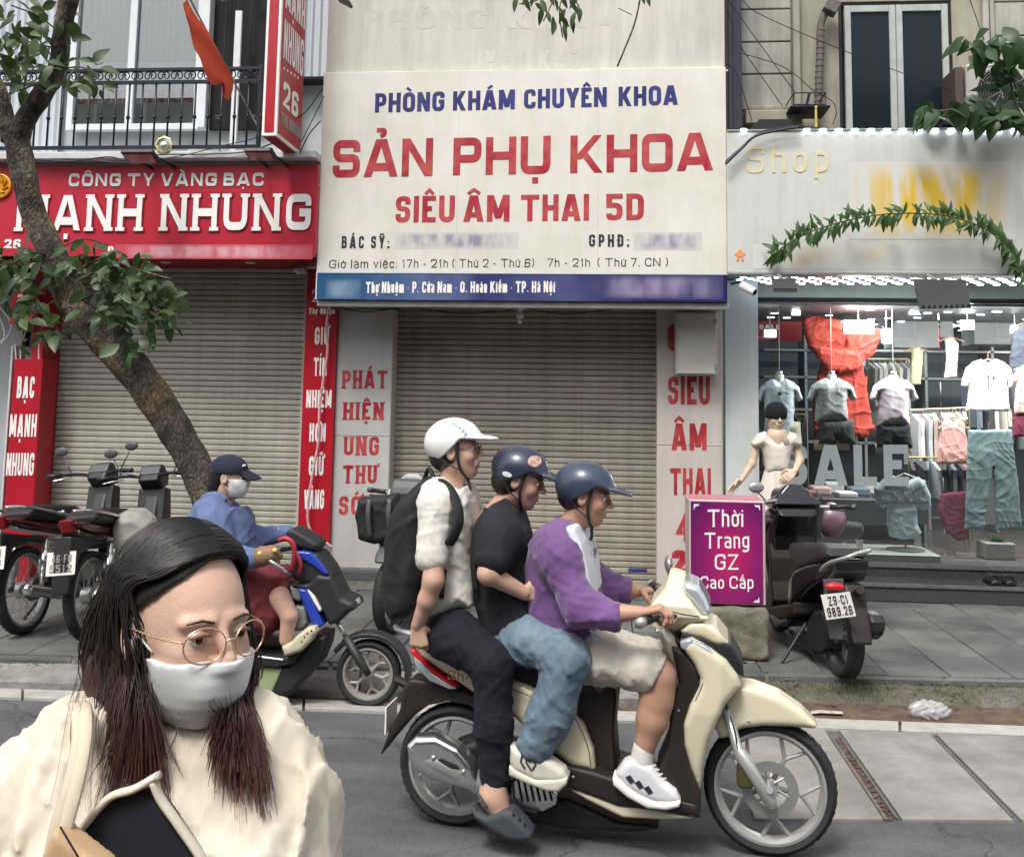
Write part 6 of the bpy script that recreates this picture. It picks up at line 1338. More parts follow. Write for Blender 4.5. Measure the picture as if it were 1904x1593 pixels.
cr=part('clog',solidside(S,[(880,1492),(892,1500),(908,1506),(940,1496),(956,1500),(978,1522),(992,1540),(993,1553),(975,1559),(950,1556),(915,1538),(884,1514)],.054,.028,-.24,-.24,.005),m_croc,p3_,True)
for x,y in((955,1522),(966,1530),(976,1540),(946,1530),(957,1540)):g=G();g.ball(S.at(x,y-8,-.285),.0055,8,5);part('vent_hole',g,m_dark,cr,True)
g=G();g.tube(spline([S.at(905,1502,-.30),S.at(890,1478,-.285),S.at(886,1476,-.24),S.at(890,1478,-.19)],5),.009,8,flat=.5);part('heel_strap',g,m_croc,cr,True)
part('clog',solidside(S,[(890,1490),(950,1495),(993,1535),(980,1550),(915,1535),(886,1512)],.05,.025,.22,.22,.006),m_croc,p3_,True)
h3=helmet(H3,p3_,M('white_helmet',(.74,.74,.72),rough=.3,coat=.3,var=.03),.070);strap(H3,p3_)
g=G();g.ball(hp(H3,-.035,0,-.012),.090,20,14,(.98,.88,.85));part('hair',g,m_hair,p3_,True)
for i,(dx,dz)in enumerate(((.02,.12),(.035,.112),(.05,.1),(.064,.086),(.075,.07))):sticker(H3,h3,dx-.01,dz,.007,.007,M('blue_grey_print',(.35,.4,.55),rough=.4))
# backpack
bp_=thing('backpack','black backpack on the back of the white helmeted passenger','backpack',S.at(760,1030,0))
m_bag=M('black_nylon',(.014,.014,.017),rough=.7,bump=.0015,bs=200,var=.3,vs=6)
part('bag',cloth(S,[(806,884),(788,898),(755,925),(737,955),(728,1010),(723,1080),(726,1122),(742,1144),(768,1140),(786,1112),(796,1060),(800,960)],.15,.06,[],amp=.006,fsc=9,seed=2,h=.009),m_bag,bp_,True)
part('front_pocket',cloth(S,[(745,1010),(728,1030),(720,1080),(724,1118),(742,1128),(752,1070)],.11,.03,[],amp=.004,fsc=12,seed=3,h=.009),m_bag,bp_,True)
for s in(-1,1):
 g=G();g.tube(spline([S.at(800,888,s*.07),S.at(818,893,s*.13),S.at(836,908,s*.18),S.at(850,938,s*.215),S.at(853,968,s*.23),S.at(846,992,s*.235),S.at(834,1012,s*.23)],7),.024,10,flat=.35);part('shoulder_strap',g,m_bag,bp_,True)
g=G();g.tube(spline([S.at(826,1058,-.185),S.at(822,1085,-.185),S.at(820,1112,-.18)],6),.012,8,flat=.4);part('side_strap',g,m_bag,bp_,True)
g=G();g.tube(spline([S.at(806,886,-.03),S.at(797,872,0),S.at(788,893,.03)],6),.009,8);part('top_handle',g,m_bag,bp_,True)
# ================================================================== SHOP GOODS
def FY(Y):return Frame((0,Y,0),u=(1,0,0))
def clothmat(name,c,c2=None,**k):return creased(M(name,c,col2=c2 or tuple(min(1,x*1.18)for x in c),vs=k.pop('vs',4),rough=.85,bump=.0006,bs=400,**k),.004,11)
def garment(name,fr,poly,hw,mat,parent=None,r=.04,h=.008,amp=.005,seed=1,label=None,cat=None,group=None,fsc=14):
 V,F=cloth(fr,poly,hw,min(r,hw*.9),[],amp=amp,fsc=fsc,seed=seed,h=h)
 return part(name,(V,F),mat,parent,True,label)if parent else solo(name,(V,F),mat,label,cat,group,smooth=True,origin=V.mean(0)*A3(1,1,0)+A3(0,0,V[:,2].min()))
m_mann=M('mannequin_cream',(.56,.56,.50),rough=.4);m_mskin=M('mannequin_skin',(.60,.45,.33),rough=.45)
def torso_mannequin(cx,ny,lab,shirt,smat,bottom,bmat,lx=None):
 """dressed half mannequin hanging in the window"""
 Y=9.75;fr=FY(Y);base=fr.at(cx,bottom[-1][1]if bottom else 830,0);t_=thing('mannequin',lab,'mannequin',base,'half mannequins hung behind the glass')
 c=fr.at(cx,ny+15,0);g=G();z=c[2];g.lathe((c[0],Y,z-.13),(0,0,1),[(0,.085),(.05,.06),(.09,.045),(.13,.042),(.14,.036),(.145,0)],24);part('neck',g,m_mann,t_,True)
 g=G();g.lathe((c[0],Y,z+.015),(0,0,1),[(0,.03),(.02,.03),(.025,.022),(.03,.0)],20);part('neck_cap',g,m_chrome,t_,True)
 g=G();g.cyl((c[0],Y,z+.03),(c[0],Y,rc),.004,n=6);part('hanging_rod',g,m_metal,t_)
 garment('shirt',fr,shirt,.105,smat,t_,r=.09,amp=.005,seed=cx)
 if bottom:garment('shorts',fr,bottom,.10,bmat,t_,r=.07,amp=.005,seed=cx+1)
 for s in(-1,1):
  lg=fr.at(cx+s*19,bottom[-1][1]-8 if bottom else 820,0);g=G();g.cyl(lg,lg+A3(0,0,-.09),.07,.065,20);part('leg',g,m_mskin,t_,True)
 return t_
def tee(cx,top,w_,hgt,nk=12,sl=24,sd=38,waist=.62):
 """front outline of a short sleeved top in photo points"""
 h_=w_/2;wq=h_*waist
 return[(cx-nk,top),(cx,top+7),(cx+nk,top),(cx+h_*.6,top+7),(cx+h_*.82,top+16),(cx+h_,top+sd),(cx+h_*.80,top+sd+5),(cx+h_*.66,top+sd*.72),(cx+wq*.98,top+hgt*.62),(cx+wq*1.08,top+hgt),(cx-wq*1.08,top+hgt),(cx-wq*.98,top+hgt*.62),(cx-h_*.66,top+sd*.72),(cx-h_*.80,top+sd+5),(cx-h_,top+sd),(cx-h_*.82,top+16),(cx-h_*.6,top+7)]
def sh_(cx,top,w_,hgt):h_=w_/2;return[(cx-h_*.85,top),(cx+h_*.85,top),(cx+h_,top+hgt),(cx+4,top+hgt),(cx,top+hgt*.75),(cx-4,top+hgt),(cx-h_,top+hgt)]
m1=torso_mannequin(1449,683,'half mannequin in pale blue tee at the left end of the window',tee(1449,704,86,116),clothmat('ice_blue_tee',(.55,.63,.70)),sh_(1466,784,50,72),clothmat('pale_yellow_cloth',(.60,.60,.46)))
m2_=torso_mannequin(1546,683,'half mannequin in heather grey tee and dark grey shorts',tee(1546,703,92,80),clothmat('heather_grey',(.36,.38,.38),(.48,.50,.50),vs=40),sh_(1554,780,72,46),clothmat('charcoal',(.05,.052,.055)))
m3_=torso_mannequin(1661,684,'half mannequin in pale pink tee and black shorts',tee(1661,703,88,88),clothmat('pale_pink',(.58,.50,.56)),sh_(1661,788,66,44),clothmat('black_cloth',(.015,.016,.02)))
fr=FY(9.66);g=G();c=fr.at(1668,745,0);g.tube([c+A3(.07*math.cos(a)*(1+.12*math.sin(5*a)),-.004,.07*math.sin(a)*(1+.12*math.cos(4*a)))for a in np.linspace(0,2*PI,40)],.003,5);g.tube([c+A3(.03*math.cos(a),-.004,.03*math.sin(a))for a in np.linspace(0,5,20)],.003,5);part('print',g,M('pink_print',(.5,.42,.5),rough=.7),m3_)
g=G();c=FY(9.64).at(1450,732,0);g.ball(c,.018,12,8,(1,.2,1));part('print',g,MATS['charcoal'],m1)
# large red dress with folds, hanging behind the half mannequins
rd=thing('red_dress','large draped red dress hanging high behind the grey tee mannequin','dress',FY(10.4).at(1560,800,0));m_rdress=clothmat('red_satin',(.24,.02,.015),(.36,.05,.03),vs=6)
garment('skirt',FY(10.4),[(1530,660),(1600,660),(1610,720),(1622,800),(1610,812),(1560,806),(1515,815),(1512,740)],.08,m_rdress,rd,amp=.014,seed=4,fsc=10)
for i,pl in enumerate(([(1492,590),(1530,588),(1570,602),(1580,640),(1560,665),(1530,668),(1508,650),(1496,622)],[(1575,602),(1620,612),(1648,612),(1634,640),(1612,668),(1586,672),(1570,650)],[(1504,640),(1560,650),(1620,650),(1596,690),(1540,692)])):garment('drape',FY(10.32-.03*i),pl,.06,m_rdress,rd,r=.05,amp=.016,seed=6+i,fsc=11)
# red board standing in for a reflection, upper boxes, shelves
def board(name,x0,y0,x1,y1,Y,d,mat,label,cat):a,b=onY(x0,y1,Y),onY(x1,y0,Y);g=G();g.box((a[0],Y,a[2]),(b[0],Y+d,b[2]),.004);return solo(name,g,mat,label,cat,origin=(a[0],Y,a[2]))
pb_=board('reflection_board',1406,598,1490,634,10.9,.02,M('dark_red_reflection',(.30,.02,.03),rough=.4),'dark red board standing in for a reflection, high at the left of the shop','reflection_board');ptext('SALE',1412,612,1450,612,8,10.9,'lettering',m_white,pb_,t=.2)
board('storage_box',1662,586,1745,646,11.2,.4,M('grey_box',(.27,.28,.29),rough=.6,var=.1),'wide grey storage box on the high shelf behind the pink tee','box');board('storage_box',1748,584,1772,628,11.2,.4,MATS['grey_box'],'narrow grey storage box on the high shelf','box');board('storage_box',1812,586,1888,640,11.3,.4,MATS['grey_box'],'grey storage box above the white flowered shirt','box')
shf=thing('wall_shelf','grey wall shelving along the back of the shop','shelf',(3.2,12.9,rz));
for k,yy in enumerate((650,700,760,820)):
 a=onY(1420,yy,11.8);b=onY(1900,yy,11.8);g=G();g.box((a[0],11.8,a[2]-.012),(b[0]+.5,12.2,a[2]+.012),.003);part('shelf_board',g,M('shelf_grey',(.25,.27,.28),rough=.5),shf)
for px_ in(1500,1610,1725,1850):a=onY(px_,800,11.8);g=G();g.box((a[0]-.015,11.8,rz),(a[0]+.015,12.2,rc),.003);part('upright',g,MATS['shelf_grey'],shf)
r=np.random.default_rng(21);cols=[(.50,.47,.42),(.05,.05,.055),(.30,.12,.12),(.42,.44,.46),(.12,.15,.2),(.55,.5,.52),(.2,.22,.18),(.45,.32,.30),(.62,.62,.60)]
cm=[clothmat('garment_cloth',cols[0])]+[M('garment_cloth_%s'%n,c,rough=.85,var=.12,vs=5)for n,c in zip(('black','maroon','grey','navy','mauve','olive','rose','white'),cols[1:])]
ORD='first second third fourth fifth sixth seventh eighth ninth tenth eleventh twelfth thirteenth fourteenth fifteenth'.split()
RAILN={(1692,762):'the brass rail beside the pink tee',(1690,850):'the lower middle rail',(1425,770):'the deep left rail',(1590,668):'the high back rail',(1800,690):'the right back rail'}
GNAME=['cream','black','maroon','grey','navy','mauve','olive','rose','white']
def hanger_row(x0,x1,y,Y,n,lab,grp,lens=(60,95),w_=.035,slope=0,pal=None):
 a,b=onY(x0,y,Y),onY(x1,y+slope,Y);rk=thing('clothes_rail',lab,'clothes rail',(a[0],Y,a[2]));g=G();g.tube([a,b],.009,8);part('rail',g,M('brass_rail',(.42,.33,.18),rough=.35,metal=.7),rk)
 for s in(a,b):g=G();g.tube([s,(s[0],Y,rz)],.009,8);part('post',g,MATS['brass_rail'],rk)
 for k in range(n):
  u=(k+.5)/n;p=a+(b-a)*u;L=r.uniform(*lens)*Y/FPX;ci_=int(r.integers(0,len(cm))if pal is None else pal[r.integers(0,len(pal))]);m_=cm[ci_];g=G();ang=r.uniform(-.35,.35);cs_=A3(math.cos(ang),math.sin(ang),0);sn=A3(-math.sin(ang),math.cos(ang),0);z=p[2]-.04
  pr=[(-.20,z-.07),(-.03,z),(.03,z),(.20,z-.07),(.18,z-L*.5),(.19,z-L),(-.19,z-L),(-.18,z-L*.5)];P0=A3(p[0],p[1],0);g.prism([P0+sn*a_*.9+UZ*zz-cs_*w_/2 for a_,zz in pr],cs_*w_)
  q=solo('garment',g,m_,'%s garment, %s from left on %s'%(GNAME[ci_],ORD[k],RAILN[(x0,y)]),'garment',grp);g=G();g.tube([p,p-UZ*.05],.003,5);part('hanger_hook',g,m_metal,q)
hanger_row(1692,1795,762,10.5,15,'brass clothes rail with striped and dark clothes right of the pink tee','clothes on the rails in the shop',(75,95),slope=-4)
hanger_row(1690,1790,850,10.3,13,'lower rail of dark clothes in the middle of the shop','clothes on the rails in the shop',(50,70),pal=[1,1,2,3,4,1])
hanger_row(1425,1500,770,11.2,9,'short clothes rail deep in the shop at the left','clothes on the rails in the shop',(90,130),pal=[0,2,7,1,3])
hanger_row(1590,1690,668,11.5,10,'high clothes rail near the back wall of the shop','clothes on the rails in the shop',(60,120),pal=[0,3,1,6,8])
hanger_row(1800,1910,690,11.0,12,'long clothes rail at the right back of the shop','clothes on the rails in the shop',(90,140),pal=[4,1,4,0,1])
# single hanging pieces
def hung(name,lab,cat,poly,Y,mat,hk,hw=.03,seed=1,amp=.006,gr=None):
 fr=FY(Y);t_=thing(name,lab,cat,fr.at(*poly[len(poly)//2],0),gr);garment('cloth',fr,poly,hw,mat,t_,r=.026,amp=amp,seed=seed)
 g=G();a=fr.at(hk[0],hk[1],0);g.tube([a+A3(-.13,0,-.05),a,a+A3(.13,0,-.05)],.008,6);g.tube([a,a+UZ*.05,a+UZ*.08+A3(.02,0,0)],.003,5);part('hanger',g,M('hanger_wood',(.25,.14,.08),rough=.5),t_);return t_
t_=hung('white_shirt','white tee with printed dry flowers hanging right of the rail','shirt',tee(1837,668,100,96,14,24,48,.74),9.95,clothmat('white_cotton',(.62,.66,.66)),(1837,668),seed=31)
for i,(x0,y0,x1,y1)in enumerate(((1826,722,1822,700),(1838,725,1838,700),(1846,722,1856,704),(1842,724,1848,702))):
 g=G();f_=FY(9.91);g.tube([f_.at(x0,y0,0),f_.at(x1,y1,0)],.004,5);g.ball(f_.at(x1,y1,0),.018,10,6,(.7,.2,1));part('flower_print',g,M('print_tan',(.42,.36,.24),rough=.8)if i%2==0 else MATS['charcoal'],t_)
hung('pink_shirt','salmon pink top hanging in front of the rail of clothes','shirt',tee(1772,778,62,84,8,18,16,.9),10.0,clothmat('salmon',(.58,.31,.28)),(1772,776),seed=33)
hung('pink_shirt','pink garment cut off by the right edge of the photo','shirt',tee(1912,678,60,92,8,18,30,.8),9.9,MATS['salmon'],(1912,678),seed=35)
hung('maroon_skirt','maroon skirt below the pink garment at the right edge','skirt',[(1886,770),(1935,770),(1940,812),(1882,812)],9.92,clothmat('maroon_cloth',(.15,.02,.05)),(1905,770),seed=36)
hung('hanging_dress','narrow beige dress hanging high beside the white shirt','dress',[(1757,632),(1770,626),(1782,640),(1778,700),(1756,702),(1760,660)],10.6,cm[0],(1768,626),seed=37);hung('hanging_dress','narrow olive dress hanging high left of the rail','dress',[(1696,650),(1708,645),(1716,660),(1712,715),(1692,716),(1694,680)],10.7,clothmat('olive_cloth',(.25,.25,.16)),(1704,645),seed=38)
hung('black_coat','long dark coat hanging near the right edge of the shop','coat',[(1884,614),(1905,600),(1960,615),(1965,760),(1880,760),(1876,680)],10.3,clothmat('dark_coat',(.03,.035,.05)),(1905,600),seed=39)
jn=hung('wide_jeans','wide legged teal blue jeans hanging at the right of the shop','jeans',[(1800,800),(1880,798),(1886,850),(1894,915),(1899,983),(1852,985),(1850,915),(1845,870),(1838,915),(1828,985),(1794,982),(1797,900)],9.85,clothmat('teal_denim',(.10,.16,.17),(.20,.27,.27),vs=5),(1838,800),seed=40)
g=G();f_=FY(9.95);g.prism([f_.at(*p,0)for p in((1812,870),(1866,870),(1860,975),(1818,975))],(0,.06,0));solo('reflection_sheet',g,clothmat('pale_reflection',(.42,.45,.44)),'pale sheet standing in for reflections between the legs of the wide jeans','cloth')  # pale sheet takes the place of reflections inside the jeans
hung('maroon_cloth','dark maroon garment draped left of the wide jeans','garment',[(1748,918),(1800,912),(1802,1000),(1782,1006),(1755,985),(1744,950)],10.0,MATS['maroon_cloth'],(1775,915),seed=42)
# display platform, blouse stand, stool
a,b=onY(1512,1034,YG+.1),onY(1740,1034,YG+.1);g=G();z_=onY(1650,1030,YG+.06)[2];g.box((onY(1500,1030,YG+.06)[0],YG+.06,rz),(onY(1750,1030,YG+.06)[0],YG+.75,z_),.006);pf_=solo('display_platform',g,M('pale_green_board',(.30,.34,.31),rough=.35),'low pale green display platform behind the glass','platform')
g=G();f_=FY(YG+.7);g.prism([f_.at(*p,0)for p in((1516,976),(1724,976),(1724,1034),(1516,1034))],(0,.03,0));solo('backboard',g,M('green_backboard',(.16,.21,.19),rough=.4),'dull green board standing at the back of the display platform','board')
bs_=thing('blouse_stand','light blue blouse with patterned yoke on a stand below SALE letters','blouse',onY(1690,1022,YG+.35));f_=FY(YG+.35)
g=G();c=f_.at(1684,1020,0);g.lathe((c[0],c[1],z_+.002),(0,0,1),[(0,0),(0,.165),(.012,.16),(.014,0)],32);g.cyl((c[0],c[1],z_),(c[0],c[1],f_.at(1684,880,0)[2]),.008,n=8);part('stand',g,MATS['charcoal'],bs_)
m_bl=clothmat('light_blue_cloth',(.42,.53,.58));garment('blouse',f_,[(1640,912),(1660,904),(1708,904),(1722,918),(1730,940),(1716,949),(1706,940),(1704,975),(1712,990),(1700,1001),(1676,1003),(1654,996),(1650,975),(1651,940),(1638,944),(1627,932)],.07,m_bl,bs_,r=.05,amp=.004,seed=44)
garment('yoke',f_,[(1627,908),(1644,890),(1660,884),(1686,896),(1706,886),(1718,896),(1730,922),(1728,942),(1704,940),(1652,941),(1630,942)],.074,M('patterned_yoke',(.42,.50,.54),col2=(.18,.22,.26),vs=45,rough=.8),bs_,r=.05,amp=.004,seed=45)
g=G();a=f_.at(1682,880,0);g.tube([f_.at(1640,897,0),a,f_.at(1722,895,0)],.006,6);part('hanger',g,m_metal,bs_)
st=thing('display_stand','low dark round display stand left of the blue blouse','stand',onY(1565,1026,YG+.3));f_=FY(YG+.3)
SPm=solidside(f_,[(1530,972),(1556,968),(1600,972),(1603,984),(1590,1000),(1568,1005),(1550,1000),(1536,988)],.12,.04);part('seat',SPm,MATS['charcoal'],st,True);c=f_.at(1570,1004,0);g=G();g.cyl(c,(c[0],c[1],z_),.012,n=10);g.lathe((c[0],c[1],z_+.002),(0,0,1),[(0,.12),(.01,.115),(.01,0)],28);part('base',g,m_metal,st)
for(x0,y0,x1,y1,l_)in((1591,1003,1605,1025,'white price card standing beside the dark round stand'),(1700,996,1713,1016,'white swing tag hanging from the blue blouse')):
 f_=FY(YG+.12);g=G();g.prism([f_.at(x0,y1,0),f_.at(x1,y1,0),f_.at(x1,y0,0),f_.at(x0,y0,0)],(0,.004,0));solo('price_card',g,m_white,l_,'card')
a=onY(1462,960,10.0);g=G();g.box((a[0]-.3,10.0,rz),(onY(1720,960,10.0)[0],10.7,onY(1500,925,10.0)[2]),.01);solo('counter',g,m_rdark,'dark low counter in the middle of the shop','counter')
r=np.random.default_rng(77)
for k in range(9):
 x=1500+24*k;c=onY(x,922,10.2+.2*(k%3));c[2]=onY(1500,925,10.0)[2]+.03;g=G();g.box(c-A3(.09,.12,.03),c+A3(.09,.12,.02+.03*(k%3)),.015);solo('folded_clothes',g,cm[(k*5+2)%len(cm)],'%s pile of folded clothes, %s from left on the dark counter'%(['cream','black','maroon','grey','navy','mauve','olive','rose','white'][(k*5+2)%9],ORD[k]),'clothes pile','piles of folded clothes on the counter')
pl=thing('shop_plant','green potted plant on the shop floor at the right','plant',onY(1858,1036,9.75));c=onY(1858,1036,9.75);g=G();g.box((c[0]-.13,9.7,rz),(c[0]+.13,9.95,onY(1858,1010,9.7)[2]),.008);part('pot',g,M('stone_pot',(.2,.2,.19),rough=.7,var=.1),pl)
for k in range(26):a_=r.uniform(0,2*PI);putleaf(pl,gme[k%3],A3(c[0]+r.uniform(-.06,.06),9.82,onY(1858,1010,9.7)[2]),A3(math.cos(a_)*.6,math.sin(a_)*.6,r.uniform(.4,1)),A3(0,0,1),r.uniform(.8,1.3))
for k,(x,l_)in enumerate(((1851,'left black sandal of the pair on the granite step'),(1878,'right black sandal of the pair on the granite step'))):
 c=onY(x,1084,8.96);c[2]=zs1+.002;t_=thing('sandal',l_,'sandal',c,'sandals on the step');V,F=solidside(FY(8.96),[(x-11,1083),(x-9,1076),(x,1072),(x+9,1076),(x+11,1083)],.11,.012,h=.006);V=V+A3(0,.08,zs1+.002-V[:,2].min());part('sole',(V,F),m_blk,t_,True)
 g=G()
 for yy in(.02,.08):g.tube(spline([c+A3(-.05,yy,.02),c+A3(-.03,yy,.07),c+A3(.03,yy,.07),c+A3(.05,yy,.02)],5),.012,8,flat=.4)
 part('strap',g,m_blk,t_,True)
# ---- mannequin in a cream dress standing outside
DM=FY(8.3);dm=thing('dress_mannequin','full mannequin in cream dress and black face covering cap by the shop wall','mannequin',DM.at(1445,1135,0)*A3(1,1,0)+A3(0,0,PZ))
Hm=headframe(DM,1443,776,0,yaw=80,pitch=4,sc=.9);V,F=headmesh(.13,-.02);hd=(tohead(V,Hm),F)
Hh=hand_caps(DM.at(1378,893,-.06),A3(-.75,-.2,-.6),A3(.5,-.6,-.3),A3(.3,-.8,.5),(.1,.2,.2),.9);a1=handmesh(Hh,[(DM.at(1407,826,0),DM.at(1398,862,-.02),.034,.030),(DM.at(1398,862,-.02),DM.at(1378,893,-.06),.030,.020)])
Hh=hand_caps(DM.at(1478,876,-.13),A3(-.6,-.35,-.45),A3(0,.8,-.2),A3(.3,-.2,.9),(.2,.4,.4),.9);a2=handmesh(Hh,[(DM.at(1480,826,0),DM.at(1487,856,-.03),.034,.031),(DM.at(1487,856,-.03),DM.at(1478,876,-.13),.031,.021)])
bd=limb([(DM.at(1445,812,0),DM.at(1445,835,0),.085,.08)],h=.008);lgs=limb([(DM.at(1436,1080,0),DM.at(1436,1130,0),.05,.04)],h=.008)
inn=limb([(DM.at(1445,815,0),DM.at(1440,1080,0),.06,.05),(DM.at(1445,815,0),DM.at(1407,826,0),.04,.03),(DM.at(1445,815,0),DM.at(1480,826,0),.04,.03)],h=.012)
part('body',merge(hd,a1,a2,bd,lgs,inn),m_mskin,dm,True)
m_dress=clothmat('cream_dress_cloth',(.60,.55,.49),(.68,.63,.56))
def dressf(poly,hw,seed):return cloth(DM,poly,hw,hw*.85,[],amp=.0,seed=seed,h=.008)
part('bodice',cloth(DM,[(1422,802),(1430,812),(1445,818),(1459,812),(1468,802),(1480,806),(1490,822),(1488,832),(1474,832),(1469,850),(1466,880),(1424,880),(1420,850),(1415,832),(1400,832),(1396,824),(1408,806)],.095,.075,[],amp=.002,seed=3,h=.007),m_dress,dm,True)
g=G();n=96;rows=[];topc,botc=DM.at(1445,874,0),DM.at(1440,1128,0)
for j in range(14):
 u=j/13;c=topc+(botc-topc)*u;rx,ry=.095+.17*u**.8,.085+.15*u**.8
 for k in range(n):a=2*PI*k/n;q=1+(.03+.07*u)*math.sin(17*a+2*math.sin(3*a+1))+.02*math.sin(5*a+3*u);rows.append(c+A3(rx*q*math.cos(a),ry*q*math.sin(a),0))
g.add(rows,[(j*n+k,(j+1)*n+k,(j+1)*n+(k+1)%n,j*n+(k+1)%n)[::-1]for j in range(13)for k in range(n)]);part('skirt',g,m_dress,dm,True)
Vc=surfnet(lambda P:np.maximum(np.maximum(ell(P,(-.005,0,.035),(.112,.095,.105)),.002-P[...,2]-.012),-1e3),(-.13,-.11,-.08),(.12,.11,.15),.006);part('black_cap',(tohead(Vc[0],Hm),Vc[1]),M('black_knit',(.008,.008,.009),rough=.95),dm,True)
g=G();c=DM.at(1462,820,-.098);g.ball(c,.024,14,8,(1,.25,1.1));part('flower_brooch',g,M('grey_print',(.25,.25,.25),col2=(.5,.48,.45),vs=90,rough=.8),dm)
# ---- purple light box on a concrete block
bz_=onZ(1360,1228,PZ)[1]
a,b=onY(1290,1228,bz_),onY(1432,1228,bz_);zt_=onY(1360,1131,bz_)[2]
def blockf(P):
 d=rbox(P,((a[0]+b[0])/2,bz_+.24,(PZ+zt_)/2),((b[0]-a[0])/2,.24,(zt_-PZ)/2),.03);return d+.004*np.sin(P[...,0]*31+2*np.sin(P[...,2]*23))*np.sin(P[...,2]*37+P[...,1]*20)
solo('concrete_block',surfnet(blockf,(a[0]-.05,bz_-.05,PZ-.02),(b[0]+.05,bz_+.53,zt_+.05),.012),M('stained_concrete',(.10,.09,.065),col2=(.24,.215,.16),vs=7,rough=.9,bump=.006,bs=60,det=12),'rough stained concrete block under the purple light box','block',smooth=True,origin=(a[0],bz_,PZ))
YB=bz_+.06;a,b=onY(1283,1122,YB),onY(1420,1127,YB);zt2=onY(1350,930,YB)[2];lbx=thing('light_box_sign','purple light box sign reading Thời Trang GZ Cao Cấp on concrete block','sign',(a[0],YB,zt_))
g=G();g.box((a[0]-.004,YB+.004,zt_+.012),(b[0]+.016,YB+.36,zt2),.006);bx_=part('box',g,M('pale_pink_box',(.55,.42,.42),rough=.4,var=.08),lbx)
g=G();g.box((a[0]+.004,YB+.02,zt2+.0),(b[0]+.006,YB+.35,zt2+.004));part('top_panel',g,M('pink_top',(.50,.14,.19),col2=(.38,.20,.22),vs=14,rough=.5),lbx)
m_pur=bpy.data.materials.new('purple_print');m_pur.use_nodes=True;t=m_pur.node_tree;bb=t.nodes['Principled BSDF'];bb.inputs['Roughness'].default_value=.3;tc=t.nodes.new('ShaderNodeTexCoord');sp_x=t.nodes.new('ShaderNodeMapping');sp_x.inputs['Location'].default_value=(-.55,-.5,-.45);sp_x.inputs['Scale'].default_value=(1,0,1);gr=t.nodes.new('ShaderNodeTexGradient');gr.gradient_type='SPHERICAL'
mp2=t.nodes.new('ShaderNodeMapping');mp2.inputs['Scale'].default_value=(1.25,0,1.15);t.links.new(tc.outputs['Generated'],sp_x.inputs[0]);t.links.new(sp_x.outputs[0],mp2.inputs[0]);t.links.new(mp2.outputs[0],gr.inputs[0]);t.links.new(ramp_nodes(t,gr.outputs['Fac'],[(0.2,(.10,.008,.10)),(.6,(.26,.01,.12)),(1,(.50,.015,.11))]),bb.inputs['Base Color'])
g=G();zb_=zt_+.02;g.box((a[0]+.006,YB-.002,zb_),(b[0]-.002,YB+.0035,zt2-.012));fp=part('front_panel',g,m_pur,lbx)
for w_,x0,x1,y,cp,k in(('Thời',1316,1382,979,32,{}),('Trang',1310,1393,1019,29,{}),('GZ',1329,1373,1059,29,{}),('Cao Cấp',1302,1401,1094,23,{})):ptext(w_,x0,y,x1,y,cp,YB-.002,'lettering',m_white,fp,.002,t=.13,aspect=.8,gap=.16,rad=.45,serif=.03,space=.3)
for(x,y,sx_,sy_)in((1290,937,1,1),(1413,939,-1,1),(1412,1120,-1,-1),(1290,1115,1,-1)):g=G();c=onY(x,y,YB-.003);g.prism([c,c+A3(sx_*.038,0,0),c+A3(sx_*.026,0,-sy_*.012),c+A3(sx_*.010,0,-sy_*.014),c+A3(0,0,-sy_*.036)],(0,.0015,0));part('corner_ornament',g,m_white,fp)
# ================================================================== PARKED MOTORBIKES
def duptree(src,name,label,cat,loc,yaw,group=None,swap=None,skip=(),lean=0):
 rt=bpy.data.objects.new(name,None);COL.objects.link(rt);setp(rt,label,cat,group);rt.location=tuple(loc);rt.rotation_euler=(lean,0,yaw)
 def cp(o,par):
  if o.name.split('.')[0]in skip:return
  c=o.copy();COL.objects.link(c);c.parent=par
  if swap:
   for i,sl_ in enumerate(o.material_slots):
    m_=sl_.material
    if m_ and m_.name in swap:c.material_slots[i].link='OBJECT';c.material_slots[i].material=swap[m_.name]
  for ch in list(o.children):cp(ch,c)
 for ch in list(src.children):cp(ch,rt)
 return rt
yaw0=math.atan2(S.u[1],S.u[0]);m_gloss=M('gloss_black_paint',(.008,.008,.010),rough=.15,coat=.6);m_dgrey=M('dull_grey_plastic',(.075,.075,.08),rough=.45);m_darkrim=M('dark_rim',(.10,.10,.10),rough=.4,metal=.6)
pr=onZ(1568,1258,PZ);hd_=math.radians(98)
bsw={'cream_paint':m_gloss,'beige_inner':m_gloss,'silver_paint':m_darkrim,'rail_silver':m_silver,'chrome':m_blk,'white_letter':m_white,'clear_lens':m_dgrey,'red_lens':m_blk}
bs1=duptree(sc,'scooter','black scooter parked by the shop with rear plate Z9-C1 989.26','scooter',pr,hd_-yaw0,'parked scooters',bsw,skip=('letter','script_tail','number_plate','hook'),lean=0)
def loc2(rt,a_,b_,c_):
 cy,sy=math.cos(hd_),math.sin(hd_);return np.array(rt.location)+A3(cy*a_-sy*b_,sy*a_+cy*b_,c_)
ub=A3(math.cos(hd_),math.sin(hd_),0);vb=A3(-ub[1],ub[0],0)
def addpart(rt,name,g,mat,smooth=False,parent=None):
 bpy.context.view_layer.update();Mi=np.array(rt.matrix_world.inverted());V=np.array(g[0]if isinstance(g,tuple)else g.v);V=V@Mi[:3,:3].T+Mi[:3,3];me=bpy.data.meshes.new(name);me.from_pydata(V.tolist(),[],[list(map(int,f))for f in(g[1]if isinstance(g,tuple)else g.f)]);me.materials.append(mat)
 if smooth:me.polygons.foreach_set('use_smooth',[True]*len(me.polygons))
 o=bpy.data.objects.new(name,me);COL.objects.link(o);o.parent=parent or rt;return o
